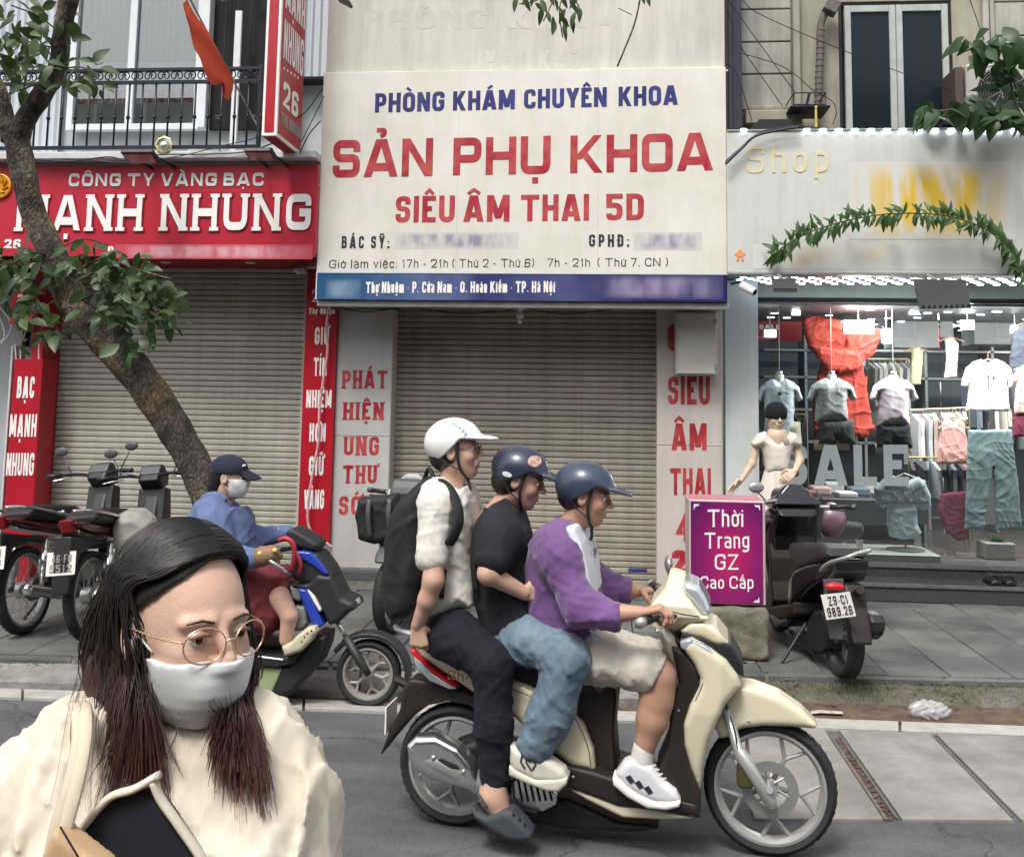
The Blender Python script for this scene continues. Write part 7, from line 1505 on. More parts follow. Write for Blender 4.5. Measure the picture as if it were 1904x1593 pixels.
# plate and its number facing the street
PF=Frame(loc2(bs1,-.37,0,0),u=(1,.16,0));q=[PF.at(x,y,0)for x,y in((1526,1106),(1580,1100),(1592,1145),(1537,1152))]
g=G();g.prism(q,(0.0,.006,0));plate=addpart(bs1,'number_plate',g,M('plate_white',(.72,.70,.66),rough=.4))
ex_=q[1]-q[0];ez_=q[0]-q[3]
def onplate(txt,u0,u1,v0,v1,par,q=q,mat=None,**k):
 O=q[3]+(q[2]-q[3])*u0+(q[0]-q[3])*v0;EX_=(q[2]-q[3])*(u1-u0);EZ=(q[0]-q[3])*(v1-v0);nn=np.cross(EX_,EZ);nn/=np.linalg.norm(nn)
 rt=par
 while rt.parent:rt=rt.parent
 for L_ in letters(txt,O,EX_,EZ,nn,.003,**k):addpart(rt,'letter',L_,mat or m_letdark,parent=par)
onplate('Z9-C1',.20,.84,.54,.90,plate,t=.14,gap=.2);onplate('989.26',.08,.92,.10,.46,plate,t=.14,gap=.2)
g=G();c=(q[0]+q[1])/2+A3(0,.02,.035);g.ball(c,.05,16,10,(1.1,.5,.45));addpart(bs1,'tail_lamp',g,m_redlens,True)
g=G();c=(q[0]+q[1])/2+A3(0,.06,0.0);g.prism([c+A3(-.05,0,.06),c+A3(.06,0,.07),c+A3(.05,.0,-.26),c+A3(-.02,0,-.26)],(0,.03,0));addpart(bs1,'mudguard',g,m_dgrey)
g=G();e_=loc2(bs1,.35,-.02,.02);g.tube([loc2(bs1,.42,.08,.22),loc2(bs1,.30,.28,-.0)],.010,8);addpart(bs1,'side_stand',g,m_iron)
g=G();g.ball((0,0,0),.1,8,4)
hk=loc2(bs1,1.02,-.30,.80)
hm_=thing('mauve_helmet','mauve half helmet hanging from the handlebar of the black scooter','helmet',hk)
Vh=surfnet(lambda P:np.maximum(ell(P,(0,0,0),(.125,.11,.115)),-.03-P[...,2]+.0),(-.14,-.13,-.05),(.14,.13,.13),.007);R_=np.array(Matrix.Rotation(math.radians(100),3,'Y')@Matrix.Rotation(.4,3,'X'));part('shell',(Vh[0]@R_.T+hk,Vh[1]),M('mauve_paint',(.22,.13,.17),rough=.25,coat=.4),hm_,True)
g=G();g.tube(spline([hk+A3(-.02,0,.10),hk+A3(-.06,.02,.16),hk+A3(-.08,.05,.2)],5),.007,6);part('chin_strap',g,m_iron,hm_)
# scooter standing in front of the middle shutter, seen behind the passengers
pm=onZ(742,1128,PZ);hd2=math.radians(-100)
fm=A3(math.cos(hd2),math.sin(hd2),0);pm2=onZ(712,1185,PZ)-fm*1.37
bs2=duptree(sc,'scooter','dark scooter with pale handlebar cowl parked behind the backpack passenger','scooter',pm2,hd2-yaw0,'parked scooters',{**bsw,'cream_paint':M('pale_grey_paint',(.40,.42,.43),rough=.3,coat=.3),'beige_inner':m_blk},skip=('letter','script_tail','hook','mirror'))
for o in list(bs2.children_recursive):
 if o.name.split('.')[0]in('front_fender','front_shield','front_nose','rear_cowl'):
  for s_ in o.material_slots:s_.link='OBJECT';s_.material=m_dgrey
bc2=Frame(pm2+fm*1.25,u=(1,0,0));V,F=cloth(bc2,[(672,925),(740,918),(748,960),(742,1000),(700,1010),(672,1000),(664,960)],.09,.04,[],amp=.008,fsc=10,seed=6,h=.011)
gb=thing('luggage_bag','black bag strapped on the front of the scooter behind the passengers','bag',V.mean(0));part('bag',(V,F),m_bag,gb,True)
for x in(686,724):g=G();g.tube(spline([bc2.at(x,928,-.12),bc2.at(x-2,960,-.145),bc2.at(x+2,1000,-.12)],5),.016,8,flat=.4);part('bag_strap',g,m_dgrey,gb,True)
# underbone motorbikes at the left: one built, one copied
MB_=Frame((0,0,0),u=(1,0,0));MB_.at=lambda a_,c_,lat=0.0:A3(a_,lat,c_)
mb=thing('motorbike','dark red motorbike with wire wheels and blurred plate parked at far left','motorbike',(0,0,0),'parked motorbikes at the left')
def MP(name,pts,hw,mat,r=.02,lat=0.0,parent=None,h=.009,**k):return part(name,solidside(MB_,pts,hw,r,lat,None,h,**k),mat,parent or mb,True)
m_dred=M('dark_red_gloss',(.075,.006,.008),rough=.2,coat=.5);m_engine=M('dirty_engine',(.10,.095,.085),col2=(.22,.2,.18),vs=18,rough=.6,metal=.3,bump=.002)
wheel(mb,(0,0,.285),(0,1,0),.285,.075,m_metal,36,'wire',.83,.055);wheel(mb,(1.22,0,.285),(0,1,0),.285,.07,m_metal,36,'wire',.83,.05)
MP('seat',[(-.08,.80),(.0,.84),(.25,.82),(.48,.79),(.56,.76),(.54,.71),(.3,.70),(0,.74),(-.08,.76)],.12,m_seat,.035)
MP('tail_cowl',[(-.24,.78),(-.1,.77),(.1,.73),(.45,.68),(.60,.60),(.45,.58),(.2,.63),(-.05,.69),(-.22,.74)],.085,m_dred,.03)
MP('tail_lamp',[(-.27,.80),(-.20,.80),(-.18,.72),(-.24,.71)],.045,M('dark_red_lens',(.22,.01,.015),rough=.2),.012);MP('rear_mudguard',[(-.30,.70),(-.1,.66),(.15,.62),(.2,.56),(0,.60),(-.18,.58),(-.32,.42),(-.36,.34),(-.34,.5)],.06,m_blk,.012)
g=G();qp=[A3(-.345,-.095,.47),A3(-.345,.095,.47),A3(-.315,.095,.61),A3(-.315,-.095,.61)];g.prism(qp,(.004,0,0));pl1=part('number_plate',g,MATS['plate_white'],mb)
for s in(-1,1):
 g=G();g.tube([A3(0.02,s*.11,.30),A3(.10,s*.11,.60)],.022,10);g.tube([A3(.04,s*.11,.38),A3(.085,s*.11,.54)],.034,10);part('shock_absorber',g,m_chrome,mb,True)
 g=G();g.tube(spline([A3(.30,s*.13,.74),A3(.05,s*.13,.80),A3(-.14,s*.11,.84),A3(-.22,s*.03,.85)],6),.011,8);part('grab_rail',g,m_chrome,mb,True)
 g=G();g.tube([A3(1.22,s*.09,.285),A3(1.06,s*.09,.68)],.02,10);part('fork_leg',g,m_chrome,mb,True)
 g=G();g.tube([A3(0,s*.10,.285),A3(.42,s*.09,.33)],.018,8);part('swing_arm',g,m_blk,mb)
 g=G();g.tube(spline([A3(.97,0,.97),A3(.94,s*.15,1.0),A3(.84,s*.32,1.0)],6),.012,8);part('handlebar',g,m_iron,mb,True);g=G();g.tube([A3(.88,s*.25,1.0),A3(.83,s*.35,1.0)],.018,12);part('grip',g,m_blk,mb,True)
 g=G();g.tube([A3(.93,s*.2,1.0),A3(.95,s*.27,1.14)],.005,6);g.ball(A3(.95,s*.29,1.18),.05,14,8,(.3,1.1,.7));part('mirror',g,m_dgrey,mb,True)
 g=G();g.tube(spline([A3(.92,s*.19,.98),A3(.93,s*.27,.97),A3(.90,s*.34,.96)],5),.006,6);part('brake_lever',g,m_chrome,mb,True)
MP('engine',[(.40,.46),(.72,.44),(.78,.34),(.70,.20),(.48,.17),(.38,.26)],.12,m_engine,.04);MP('engine_cover',[(.42,.38),(.55,.40),(.62,.30),(.52,.22),(.42,.26)],.02,m_metal,.015,lat=-.13)
MP('frame_cover',[(.52,.72),(.70,.56),(.86,.60),(.98,.84),(1.06,.90),(1.0,.72),(.88,.50),(.70,.44),(.54,.50)],.06,m_blk,.02);MP('leg_shield',[(.88,.46),(.98,.42),(1.08,.70),(1.10,.88),(1.0,.90),(.92,.66)],.11,m_blk,.02)
MP('front_mudguard',[(1.0,.52),(1.12,.62),(1.30,.61),(1.44,.52),(1.52,.40),(1.42,.47),(1.28,.56),(1.12,.56)],.055,m_blk,.012)
MP('handlebar_cowl',[(.92,.96),(1.0,1.06),(1.06,1.07),(1.14,.98),(1.12,.90),(1.0,.88)],lambda a_,c_:.085+0*a_,m_blk,.03,b0=.09);MP('headlight',[(1.08,1.04),(1.15,.98),(1.13,.91),(1.07,.93)],.07,m_lens,.02);MP('dial',[(.945,1.0),(.99,1.06),(1.02,1.065),(.98,.99)],.08,m_dgrey,.01)
g=G();g.tube(spline([A3(.62,-.13,.20),A3(.35,-.15,.19),A3(.1,-.15,.24),A3(-.22,-.15,.32)],6),[.016]*10+[.036]*9,12);part('exhaust_pipe',g,m_chrome,mb,True)
g=G();g.tube(spline([A3(.78,-.07,.42),A3(.86,-.1,.24),A3(.62,-.13,.20)],5),.016,8);part('exhaust_bend',g,m_metal,mb,True)
g=G();g.tube([A3(.45,.12,.22),A3(.40,.30,.0)],.01,8);part('side_stand',g,m_iron,mb);g=G();g.cyl(A3(.5,-.22,.25),A3(.5,.22,.25),.012,n=8);part('footpeg',g,m_blk,mb)
g=G();g.lathe((.03,-.06,.285),(0,1,0),[(-.02,.0),(-.02,.07),(.02,.08),(.02,0)],20);part('brake_drum',g,m_engine,mb)
h1_=math.radians(87)
p_a=onZ(46,1178,PZ);p_b=onZ(168,1190,PZ)
mb2=duptree(mb,'motorbike','second motorbike with white plate half hidden behind the long haired woman','motorbike',p_b,math.radians(90),'parked motorbikes at the left',{'dark_red_gloss':m_dred},lean=-.10)
mb.location=tuple(p_a);mb.rotation_euler=(-.10,0,h1_)
def platewrite(rt,l1,l2):
 bpy.context.view_layer.update();pls=[c for c in rt.children if c.name.startswith('number_plate')][0];Mw=np.array(rt.matrix_world);q4=[Mw[:3,:3]@p+Mw[:3,3]for p in(qp[2]*A3(1,-1,1),qp[3]*A3(1,-1,1),qp[0]*A3(1,-1,1),qp[1]*A3(1,-1,1))]
 Q=[Mw[:3,:3]@p+Mw[:3,3]for p in(qp[2],qp[3],qp[0],qp[1])]
 m_=M('worn_plate_ink',(.28,.26,.25),rough=.6);onplate(l1,.18,.86,.54,.88,pls,q=Q,mat=m_,t=.16,gap=.2);onplate(l2,.12,.88,.12,.46,pls,q=Q,mat=m_,t=.16,gap=.2)
platewrite(mb2,'46-F8','9512');platewrite(mb,'29-D1','8')
g_c=Frame(onZ(252,1170,PZ),u=(1,.3,0));V,F=cloth(g_c,[(222,958),(245,945),(268,948),(286,962),(300,1010),(305,1060),(290,1100),(235,1100),(222,1030),(214,985)],.18,.08,[],amp=.014,fsc=9,seed=19,h=.012)
solo('plastic_cover',(V,F),M('milky_plastic',(.52,.51,.44),rough=.35,var=.08,vs=5),'milky plastic rain cover draped over a bike behind the woman','cover',smooth=True,origin=A3(V[:,0].mean(),V[:,1].mean(),PZ))
# ================================================================== ELECTRIC SCOOTER AND ITS RIDER
EC=onZ(690,1313,0.0);E_=Frame(EC,u=(1,.02,0))
es=thing('electric_scooter','blue and black electric scooter with pale green side panel by the kerb','scooter',EC)
def EP(name,pts,hw,mat,r=.018,lat=0.0,plat=None,h=.008,parent=None,**k):return part(name,solidside(E_,pts,hw,r,lat,plat,h,**k),mat,parent or es,True)
m_mattb=M('matt_black_plastic',(.022,.024,.026),rough=.5);m_blue=M('royal_blue_paint',(.02,.05,.38),rough=.25,coat=.4);m_pgreen=M('pale_green_panel',(.30,.36,.18),rough=.35,var=.05)
ef=E_.at(686,1250,0);Re=ef[2];wheel(es,ef,E_.v,Re,.09,M('dull_silver_rim',(.42,.40,.36),rough=.4,metal=.5),6,'Y',.76,.03,phase=.3)
er=E_.at(300,1245,0);er[2]=Re;wheel(es,er,E_.v,Re,.09,MATS['dull_silver_rim'],6,'Y',.76,.03)
pf_=arc((686,1250),78,-10,145,12)+arc((686,1250),69,145,-10,12);EP('front_mudguard',pf_,.06,m_mattb,.008)
for s in(-1,1):
 g=G();g.tube([E_.at(624,1150,s*.07),E_.at(644,1186,s*.07)],.013,10);part('fork_tube',g,m_chrome,es,True)
 g=G();g.tube([E_.at(643,1184,s*.075),E_.at(676,1240,s*.075),E_.at(686,1254,s*.075)],[.026,.022,.018],10);part('fork_leg',g,m_mattb,es,True)
EP('front_body',[(548,1081),(583,1076),(600,1060),(626,1063),(634,1082),(644,1103),(666,1113),(670,1124),(653,1134),(638,1150),(621,1154),(610,1130),(596,1100),(570,1090)],.13,m_mattb,.03)
EP('front_cover',[(553,1033),(572,1016),(600,1024),(620,1050),(628,1066),(604,1082),(570,1080),(548,1062)],.12,m_mattb,.03)
EP('blue_panel',[(562,1018),(588,1020),(602,1033),(622,1060),(614,1062),(592,1044),(570,1032)],.135,m_blue,.01);EP('lower_blue_panel',[(565,1085),(582,1088),(596,1115),(613,1153),(600,1160),(590,1148),(574,1112)],.14,m_blue,.014)
EP('trim_strip',[(584,1086),(596,1100),(609,1125),(606,1130),(594,1110),(583,1090)],.138,m_white,.005)
EP('headlight',[(652,1112),(666,1112),(670,1122),(660,1127)],.05,m_lens,.012)
EP('lower_body',[(594,1172),(616,1174),(613,1197),(600,1228),(576,1256),(553,1280),(535,1286),(490,1280),(380,1270),(300,1250),(300,1225),(440,1222),(518,1226),(545,1228),(575,1200)],.13,m_mattb,.03)
EP('side_panel',[(440,1222),(459,1222),(538,1231),(530,1252),(518,1279),(493,1273),(440,1250)],.136,m_pgreen,.012)
EP('floorboard',[(420,1206),(540,1210),(575,1200),(560,1222),(530,1228),(420,1222)],.16,m_mattb,.012);g=G();g.tube([E_.at(462,1218,-.162),E_.at(526,1226,-.162)],.006,6);part('edge_trim',g,m_silver,es)
EP('grey_box',[(548,1084),(566,1084),(574,1100),(566,1112),(552,1108)],.11,M('light_grey_plastic',(.36,.37,.37),rough=.5),.02);EP('storage_bag',[(545,1128),(560,1118),(578,1122),(582,1150),(572,1164),(548,1166),(538,1148)],.12,M('crumpled_grey_plastic',(.16,.17,.17),col2=(.34,.35,.35),vs=22,rough=.35),.02)
EP('seat',[(310,1120),(420,1112),(470,1120),(476,1140),(400,1150),(310,1150)],.14,m_seat,.03);EP('rear_body',[(300,1150),(470,1140),(478,1175),(430,1215),(300,1220),(260,1180)],.13,m_blue,.04)
for s in(-1,1):
 g=G();g.tube(spline([E_.at(562,1020,0),E_.at(548,1018,s*.12),E_.at(506 if s<0 else 552,1026 if s<0 else 1000,s*.30)],6),.012,8);part('handlebar',g,m_iron,es,True)
g=G();g.tube([E_.at(500,1040,-.33),E_.at(516,1052,-.32),E_.at(541,1067,-.26)],.011,8);part('brake_lever',g,m_chrome,es,True)
g=G();g.tube(spline([E_.at(519,1004,-.20),E_.at(532,1001,-.21),E_.at(545,1012,-.21),E_.at(547,1038,-.2),E_.at(540,1060,-.18)],6),.014,10);part('red_cable',g,M('red_tube',(.38,.03,.05),rough=.4),es,True)
g=G();g.tube(spline([E_.at(552,1028,-.14),E_.at(558,1048,-.16),E_.at(556,1066,-.15)],5),.013,8);part('red_cable',g,MATS['red_tube'],es,True)
EP('handle_cover',[(540,985),(552,978),(570,988),(590,1000),(600,1008),(596,1020),(570,1014),(548,1010)],.11,m_mattb,.02)
# rider
er_=thing('person','woman in navy cap, mask and blue jacket riding the electric scooter','person',E_.at(430,1120,0));sh3=E_
H4=headframe(E_,427,888,0,pitch=2);V,F=headmesh(.16,-.04);hd=(tohead(V,H4),F)
w_=E_.at(556,993,.24);a1=handmesh(hand_caps(w_-E_.u*.03,E_.u*1+UZ*.05,-UZ,-E_.v,(.5,.9,.6),.92),[(E_.at(520,990,.22),w_-E_.u*.03,.036,.025)])
l1=limb([(E_.at(520,1110,-.16),E_.at(538,1145,-.17),.06,.05),(E_.at(538,1145,-.17),E_.at(531,1190,-.17),.048,.034)],h=.008);inn=limb([(hp(H4,-.04,0,-.2),E_.at(410,1090,0),.05,.07),(E_.at(410,1090,0),E_.at(520,1110,-.16),.06,.05),(hp(H4,-.04,0,-.2),E_.at(420,955,.14),.04,.04),(E_.at(420,955,.14),E_.at(475,1000,.22),.04,.04),(E_.at(475,1000,.22),E_.at(525,990,.22),.04,.035)],h=.012)
part('body',merge(hd,a1,l1,inn),sk_mid,er_,True)
facebits(H4,er_)
m_bj=creased(M('blue_jacket_cloth',(.085,.12,.24),col2=(.13,.17,.31),vs=4,rough=.85,bump=.0006,bs=400),.004,10)
part('jacket',cloth(E_,[(374,930),(392,918),(412,922),(430,936),(440,955),(450,940),(462,962),(468,990),(476,1020),(480,1062),(420,1080),(372,1068),(352,1010),(360,955)],.17,.08,
 [(E_.at(395,950,-.13),E_.at(398,968,-.17),.085,.085),(E_.at(398,965,-.17),E_.at(420,1030,-.24),.082,.072),(E_.at(420,1032,-.24),E_.at(474,1038,-.29),.068,.056),(E_.at(420,955,.14),E_.at(475,1000,.22),.078,.062),(E_.at(475,1000,.22),E_.at(532,990,.23),.060,.046)],
 k=.045,h=.010,amp=.008,fsc=11,seed=22,plat=0,cuts=[(E_.at(537,1000,0),E_.u)],hwf=lambda a,c:.17-.09*np.clip((c-1.10)/.13,0,1)),m_bj,er_,True)
g=G();g.tube(spline([E_.at(376,940,-.05),E_.at(382,926,-.09),E_.at(402,922,-.11),E_.at(420,932,-.11)],5),.026,10);part('hood',g,m_bj,er_,True)
part('glove',limb([(E_.at(478,1040,-.29),E_.at(488,1034,-.30),.045,.052),(E_.at(488,1034,-.30),E_.at(505,1030,-.30),.054,.046),(E_.at(505,1022,-.29),E_.at(520,1034,-.28),.026,.02),(E_.at(503,1034,-.30),E_.at(514,1046,-.30),.024,.02)],h=.007),M('brown_glove',(.16,.085,.05),col2=(.28,.16,.10),vs=14,rough=.7),er_,True)
for x,y in((483,1029),(511,1023)):g=G();g.ball(E_.at(x,y,-.345),.014,10,6);part('glove_stud',g,MATS['gold_letter'],er_,True)
part('red_trousers',cloth(E_,[(372,1062),(430,1052),(490,1050),(530,1058),(546,1085),(557,1122),(541,1137),(527,1160),(507,1176),(489,1165),(470,1140),(430,1122),(380,1125)],.19,.07,[],amp=.010,fsc=11,seed=24,h=.010),creased(M('dark_red_cloth',(.105,.012,.018),col2=(.17,.025,.03),vs=4,rough=.85,bump=.0006,bs=400),.004,8),er_,True)
m_cl=M('cream_foam',(.52,.47,.34),rough=.6,var=.05)
for lt,pp in((-.17,[(527,1199),(533,1218),(545,1214),(563,1208),(582,1190),(592,1172),(588,1163),(574,1164),(556,1178),(545,1190)]),(.12,[(470,1180),(500,1176),(527,1184),(528,1200),(500,1200),(470,1198)])):
 c_=part('clog',solidside(E_,pp,.05,.022,lt,lt,.006),m_cl,er_,True)
 if lt<0:
  for x,y in((566,1184),(572,1177),(579,1172),(561,1192)):g=G();g.ball(E_.at(x,y,lt-.048),.006,8,4);part('vent_hole',g,m_iron,c_,True)
def capf_(P):
 d=ell(P,(-.008,0,.045),(.112,.092,.088));d=np.maximum(d,(.028+.02*P[...,0]-P[...,2]));Q=P.copy();Q[...,2]+=.45*(P[...,0]-.1)+8*P[...,1]**2;return smin(d,ell(Q,(.125,0,.045),(.062,.068,.009)),.012)
V,F=surfnet(capf_,(-.14,-.11,-.03),(.21,.11,.15),.006);part('cap',(tohead(V,H4),F),creased(M('navy_cotton',(.014,.017,.035),rough=.9,var=.15),.002,20),er_,True)
g=G();g.tube([hp(H4,.088,-.05,.075),hp(H4,.098,-.035,.08)],.006,6);part('cap_badge',g,m_white,er_)
def maskf(P,zc_=.055,hz=.052):d=head_sdf(P,False)-.0065-.0011*np.cos(P[...,2]*370)*np.clip(1.4-np.abs(P[...,1])*22,0,1);q=np.maximum(np.abs(P[...,2]+zc_)-hz,.022-P[...,0]);return np.maximum(smin(d,ell(P,(.062,0,-.05),(.052,.056,.058)),.02),q)
V,F=surfnet(maskf,(-.0,-.10,-.14),(.14,.10,.03),.004);m_mask=M('mask_white',(.66,.67,.67),rough=.85,bump=.0006,bs=300,stretch=(1,1,6));part('face_mask',(tohead(V,H4),F),m_mask,er_,True)
for s in(-1,1):g=G();g.tube(spline([hp(H4,.035,s*.066,-.02),hp(H4,.01,s*.078,.0),hp(H4,-.014,s*.082,.012)],4),.0018,5);g.tube(spline([hp(H4,.035,s*.058,-.075),hp(H4,.0,s*.076,-.045),hp(H4,-.014,s*.082,-.02)],4),.0018,5);part('ear_loop',g,m_white,er_)
part('hair',limb([(hp(H4,-.045,0,.02),hp(H4,-.07,0,-.045),.082,.06),(hp(H4,-.075,0,-.03),hp(H4,-.085,0,-.10),.05,.03)],h=.007),m_hair,er_,True)
# ================================================================== WOMAN IN THE FOREGROUND
d0=ray(340,1160);hc0=CAM+d0/FPX*1.45
WF=Frame((hc0[0],hc0[1],0),u=_r0)
wm=thing('person','woman in the foreground with long brown hair, mask, glasses and cream blouse','person',(hc0[0],hc0[1],0))
HW=headframe(WF,346,1162,0,yaw=42,pitch=3,roll=0,sc=1.02)
V,F=surfnet(lambda P:head_sdf(P,True,.15,-.035),(-.14,-.10,-.28),(.13,.10,.13),.0034);part('body',(tohead(V,HW),F),sk_pale,wm,True);facebits(HW,wm)
V,F=surfnet(lambda P:maskf(P,.073-.10*np.maximum(P[...,0]-.07,0),.046),(-.0,-.10,-.15),(.14,.10,.03),.0035);mk_=part('face_mask',(tohead(V,HW),F),m_mask,wm,True)
for k,z in enumerate((-.035,-.055,-.075)):
 pass
for s in(-1,1):g=G();g.tube(spline([hp(HW,.035,s*.068,-.018),hp(HW,.012,s*.080,.004),hp(HW,-.012,s*.084,.018)],5),.0016,6);g.tube(spline([hp(HW,.035,s*.060,-.08),hp(HW,.0,s*.078,-.045),hp(HW,-.014,s*.084,-.02)],5),.0016,6);part('ear_loop',g,m_white,wm,True)
gls_=thing('spectacles','thin gold framed spectacles worn by the woman in the foreground','glasses',hp(HW,.1,0,0))if False else None
m_goldm=M('gold_wire',(.70,.45,.30),rough=.25,metal=.8);gw=None
g=G()
for s in(-1,1):g.tube([hp(HW,.114-.012*abs(math.cos(a)*.6+s*.8),s*.034+math.cos(a)*.027,.000+math.sin(a)*.023)for a in np.linspace(0,2*PI,33)],.0013,6,cap=False)
g.tube(spline([hp(HW,.112,-.009,.004),hp(HW,.116,0,.007),hp(HW,.112,.009,.004)],4),.0013,6)
for s in(-1,1):g.tube(spline([hp(HW,.098,s*.061,.006),hp(HW,.06,s*.078,.008),hp(HW,-.005,s*.086,.010)],5),.0013,6)
gw=part('glasses',g,m_goldm,wm,True)
for s in(-1,1):g=G();g.lathe(hp(HW,.108,s*.034,0),HW[1]@A3(1,s*.18,0),[(0,0),(0,.024)],24);part('lens',g,glassmat('spectacle_lens',(.95,.92,.90),refl=0,ior=1.08),gw)
# hair: mass and strands
m_lhair=bpy.data.materials.new('dyed_long_hair');m_lhair.use_nodes=True;t=m_lhair.node_tree;bb=t.nodes['Principled BSDF'];bb.inputs['Roughness'].default_value=.5;bb.inputs['Specular IOR Level'].default_value=.4
tc=t.nodes.new('ShaderNodeTexCoord');sx=t.nodes.new('ShaderNodeSeparateXYZ');t.links.new(tc.outputs['Object'],sx.inputs[0]);nn_=t.nodes.new('ShaderNodeTexNoise');nn_.inputs['Scale'].default_value=40;mp=t.nodes.new('ShaderNodeMapping');mp.inputs['Scale'].default_value=(1,1,.12);t.links.new(tc.outputs['Object'],mp.inputs[0]);t.links.new(mp.outputs[0],nn_.inputs['Vector'])
ma=t.nodes.new('ShaderNodeMath');ma.operation='MULTIPLY_ADD';ma.inputs[1].default_value=.16;t.links.new(nn_.outputs['Fac'],ma.inputs[0]);t.links.new(sx.outputs[2],ma.inputs[2]);mr=t.nodes.new('ShaderNodeMapRange');mr.inputs['From Min'].default_value=1.10;mr.inputs['From Max'].default_value=1.56;t.links.new(ma.outputs[0],mr.inputs[0])
t.links.new(ramp_nodes(t,mr.outputs[0],[(0,(.24,.095,.06)),(.4,(.12,.043,.032)),(.7,(.022,.014,.012)),(1,(.012,.011,.011))]),bb.inputs['Base Color'])
Wp=lambda x,y,l:WF.at(x,y,l)
HC,HR=A3(-.022,0,.036),A3(.103,.087,.097)
def scalp(P):
 d=ell(P,HC,HR);d=smin(d,ell(P,(-.055,0,-.02),(.055,.070,.085)),.03);x=P[...,0]
 zc=np.where(x<-.03,-.16,np.where(x<.0,-.16+(x+.03)/.03*.235,.072+.5*np.maximum(x,0)+np.where(P[...,1]<0,-.50,.10)*np.abs(P[...,1])))
 return np.maximum(d,(zc-P[...,2])*.6)
V,F=surfnet(scalp,(-.16,-.12,-.18),(.12,.12,.16),.004);hairm=part('hair',(tohead(V,HW),F),m_lhair,wm,True)
ll=[(Wp(262,1130,.05),Wp(238,1250,.05),.050,.054),(Wp(238,1250,.05),Wp(240,1390,.01),.052,.034),(Wp(300,1120,.11),Wp(280,1260,.11),.07,.07),(Wp(280,1260,.11),Wp(265,1380,.08),.065,.04),
   (Wp(432,1190,.11),Wp(438,1290,.04),.028,.030),(Wp(438,1290,.04),Wp(456,1350,.0),.028,.016)]
part('hair_mass',limb(ll,k=.03,h=.006,extra=lambda P,d:d+.002*np.sin(P[...,0]*260+P[...,1]*190+4*np.sin(P[...,2]*11))),m_lhair,wm,True)
r=np.random.default_rng(33)
def ons(q,k=1.0):q=(np.array(q)-HC)/HR;n_=np.linalg.norm(q);return HC+q/n_*HR*k
def strand(g,pts,r0,wv=.0):
 P=spline(pts,5);n=len(P);ph=r.uniform(0,6);P=[p+WF.u*wv*math.sin(i*.45+ph)*(i/n)for i,p in enumerate(P)];g.tube(P,[r0*(1-.8*(i/(n-1))**2.5)for i in range(n)],3,cap=False)
def headpath(s,x0,xe,k,zend=.0):
 """over the head from the parting to behind the ear, hugging the scalp"""
 out=[]
 for u in(0,.2,.45,.7,.9):
  a=u*1.5;e=u**(2.6 if s<0 else 1.8);out.append(hp(HW,*ons((x0+(xe-x0)*e,(.012 if s<0 else .012)*(1-u)+s*.09*math.sin(a),.036+.10*math.cos(a)+zend*u),k+.02*u)))
 return out
def hairlock(s,N,seedk):
 g=G()
 for i in range(N):
  d=r.uniform()**.8;x0=.088-.16*r.uniform();xe=-.018-.09*d;k=1.01+.10*r.uniform();p=headpath(s,x0,xe,k)
  if s<0:
   ex=150+200*r.beta(2.2,2.2);l_=-.11+.20*d+r.normal()*.01;ye=r.normal(1535,65);p+=[Wp(262-95*d+r.normal()*9,1215+20*r.normal(),-.065+.11*d+r.normal()*.008),Wp(.45*ex+.55*(275-110*d),1345,-.085+.12*d+r.normal()*.014),Wp(ex,ye,l_)]
  else:
   ex=378+135*r.beta(1.8,2);ye=1385+.7*(ex-378)+r.normal()*38;p+=[Wp(434+r.normal()*18,1235,.05+r.normal()*.015),Wp(.5*ex+.5*436,1320,-.04+r.normal()*.012),Wp(ex,ye,-.10+r.normal()*.012)]
  strand(g,p,r.uniform(.0011,.0023),r.uniform(0,.005))
 return g
part('hair_strands',hairlock(-1,2300,1),m_lhair,wm,True,kind='stuff');part('hair_strands',hairlock(1,1500,2),m_lhair,wm,True,kind='stuff')
g=G()
for i in range(420):
 x0=r.uniform(-.12,-.04);y0=r.uniform(-.08,.08);a=Wp(300-110*r.uniform(),1300,.06+.06*r.uniform());strand(g,[hp(HW,*ons((.02+x0*.3,y0*.3,.13),1.04)),hp(HW,*ons((x0,y0,.10),1.05)),hp(HW,*ons((-.13,y0,.02),1.06)),(hp(HW,-.12,y0,-.09)+A3(0,0,0)),a,a+(Wp(250,1460,-.02)-Wp(270,1300,.05))+WF.u*r.normal()*.04],r.uniform(.0009,.0019),.003)
for i in range(60):x=r.uniform(120,260);strand(g,headpath(-1,-.05,-.09,1.08)+[Wp(x+40,1180,.0),Wp(x,1330,-.05+r.normal()*.03),Wp(x+r.normal()*20,1470+r.uniform(0,60),-.1)],.0007,.01)
strand(g,[Wp(300,1310,-.13),Wp(330,1350,-.16),Wp(312,1400,-.175),Wp(285,1450,-.17)],.0012)
part('hair_strands',g,m_lhair,wm,True,kind='stuff')
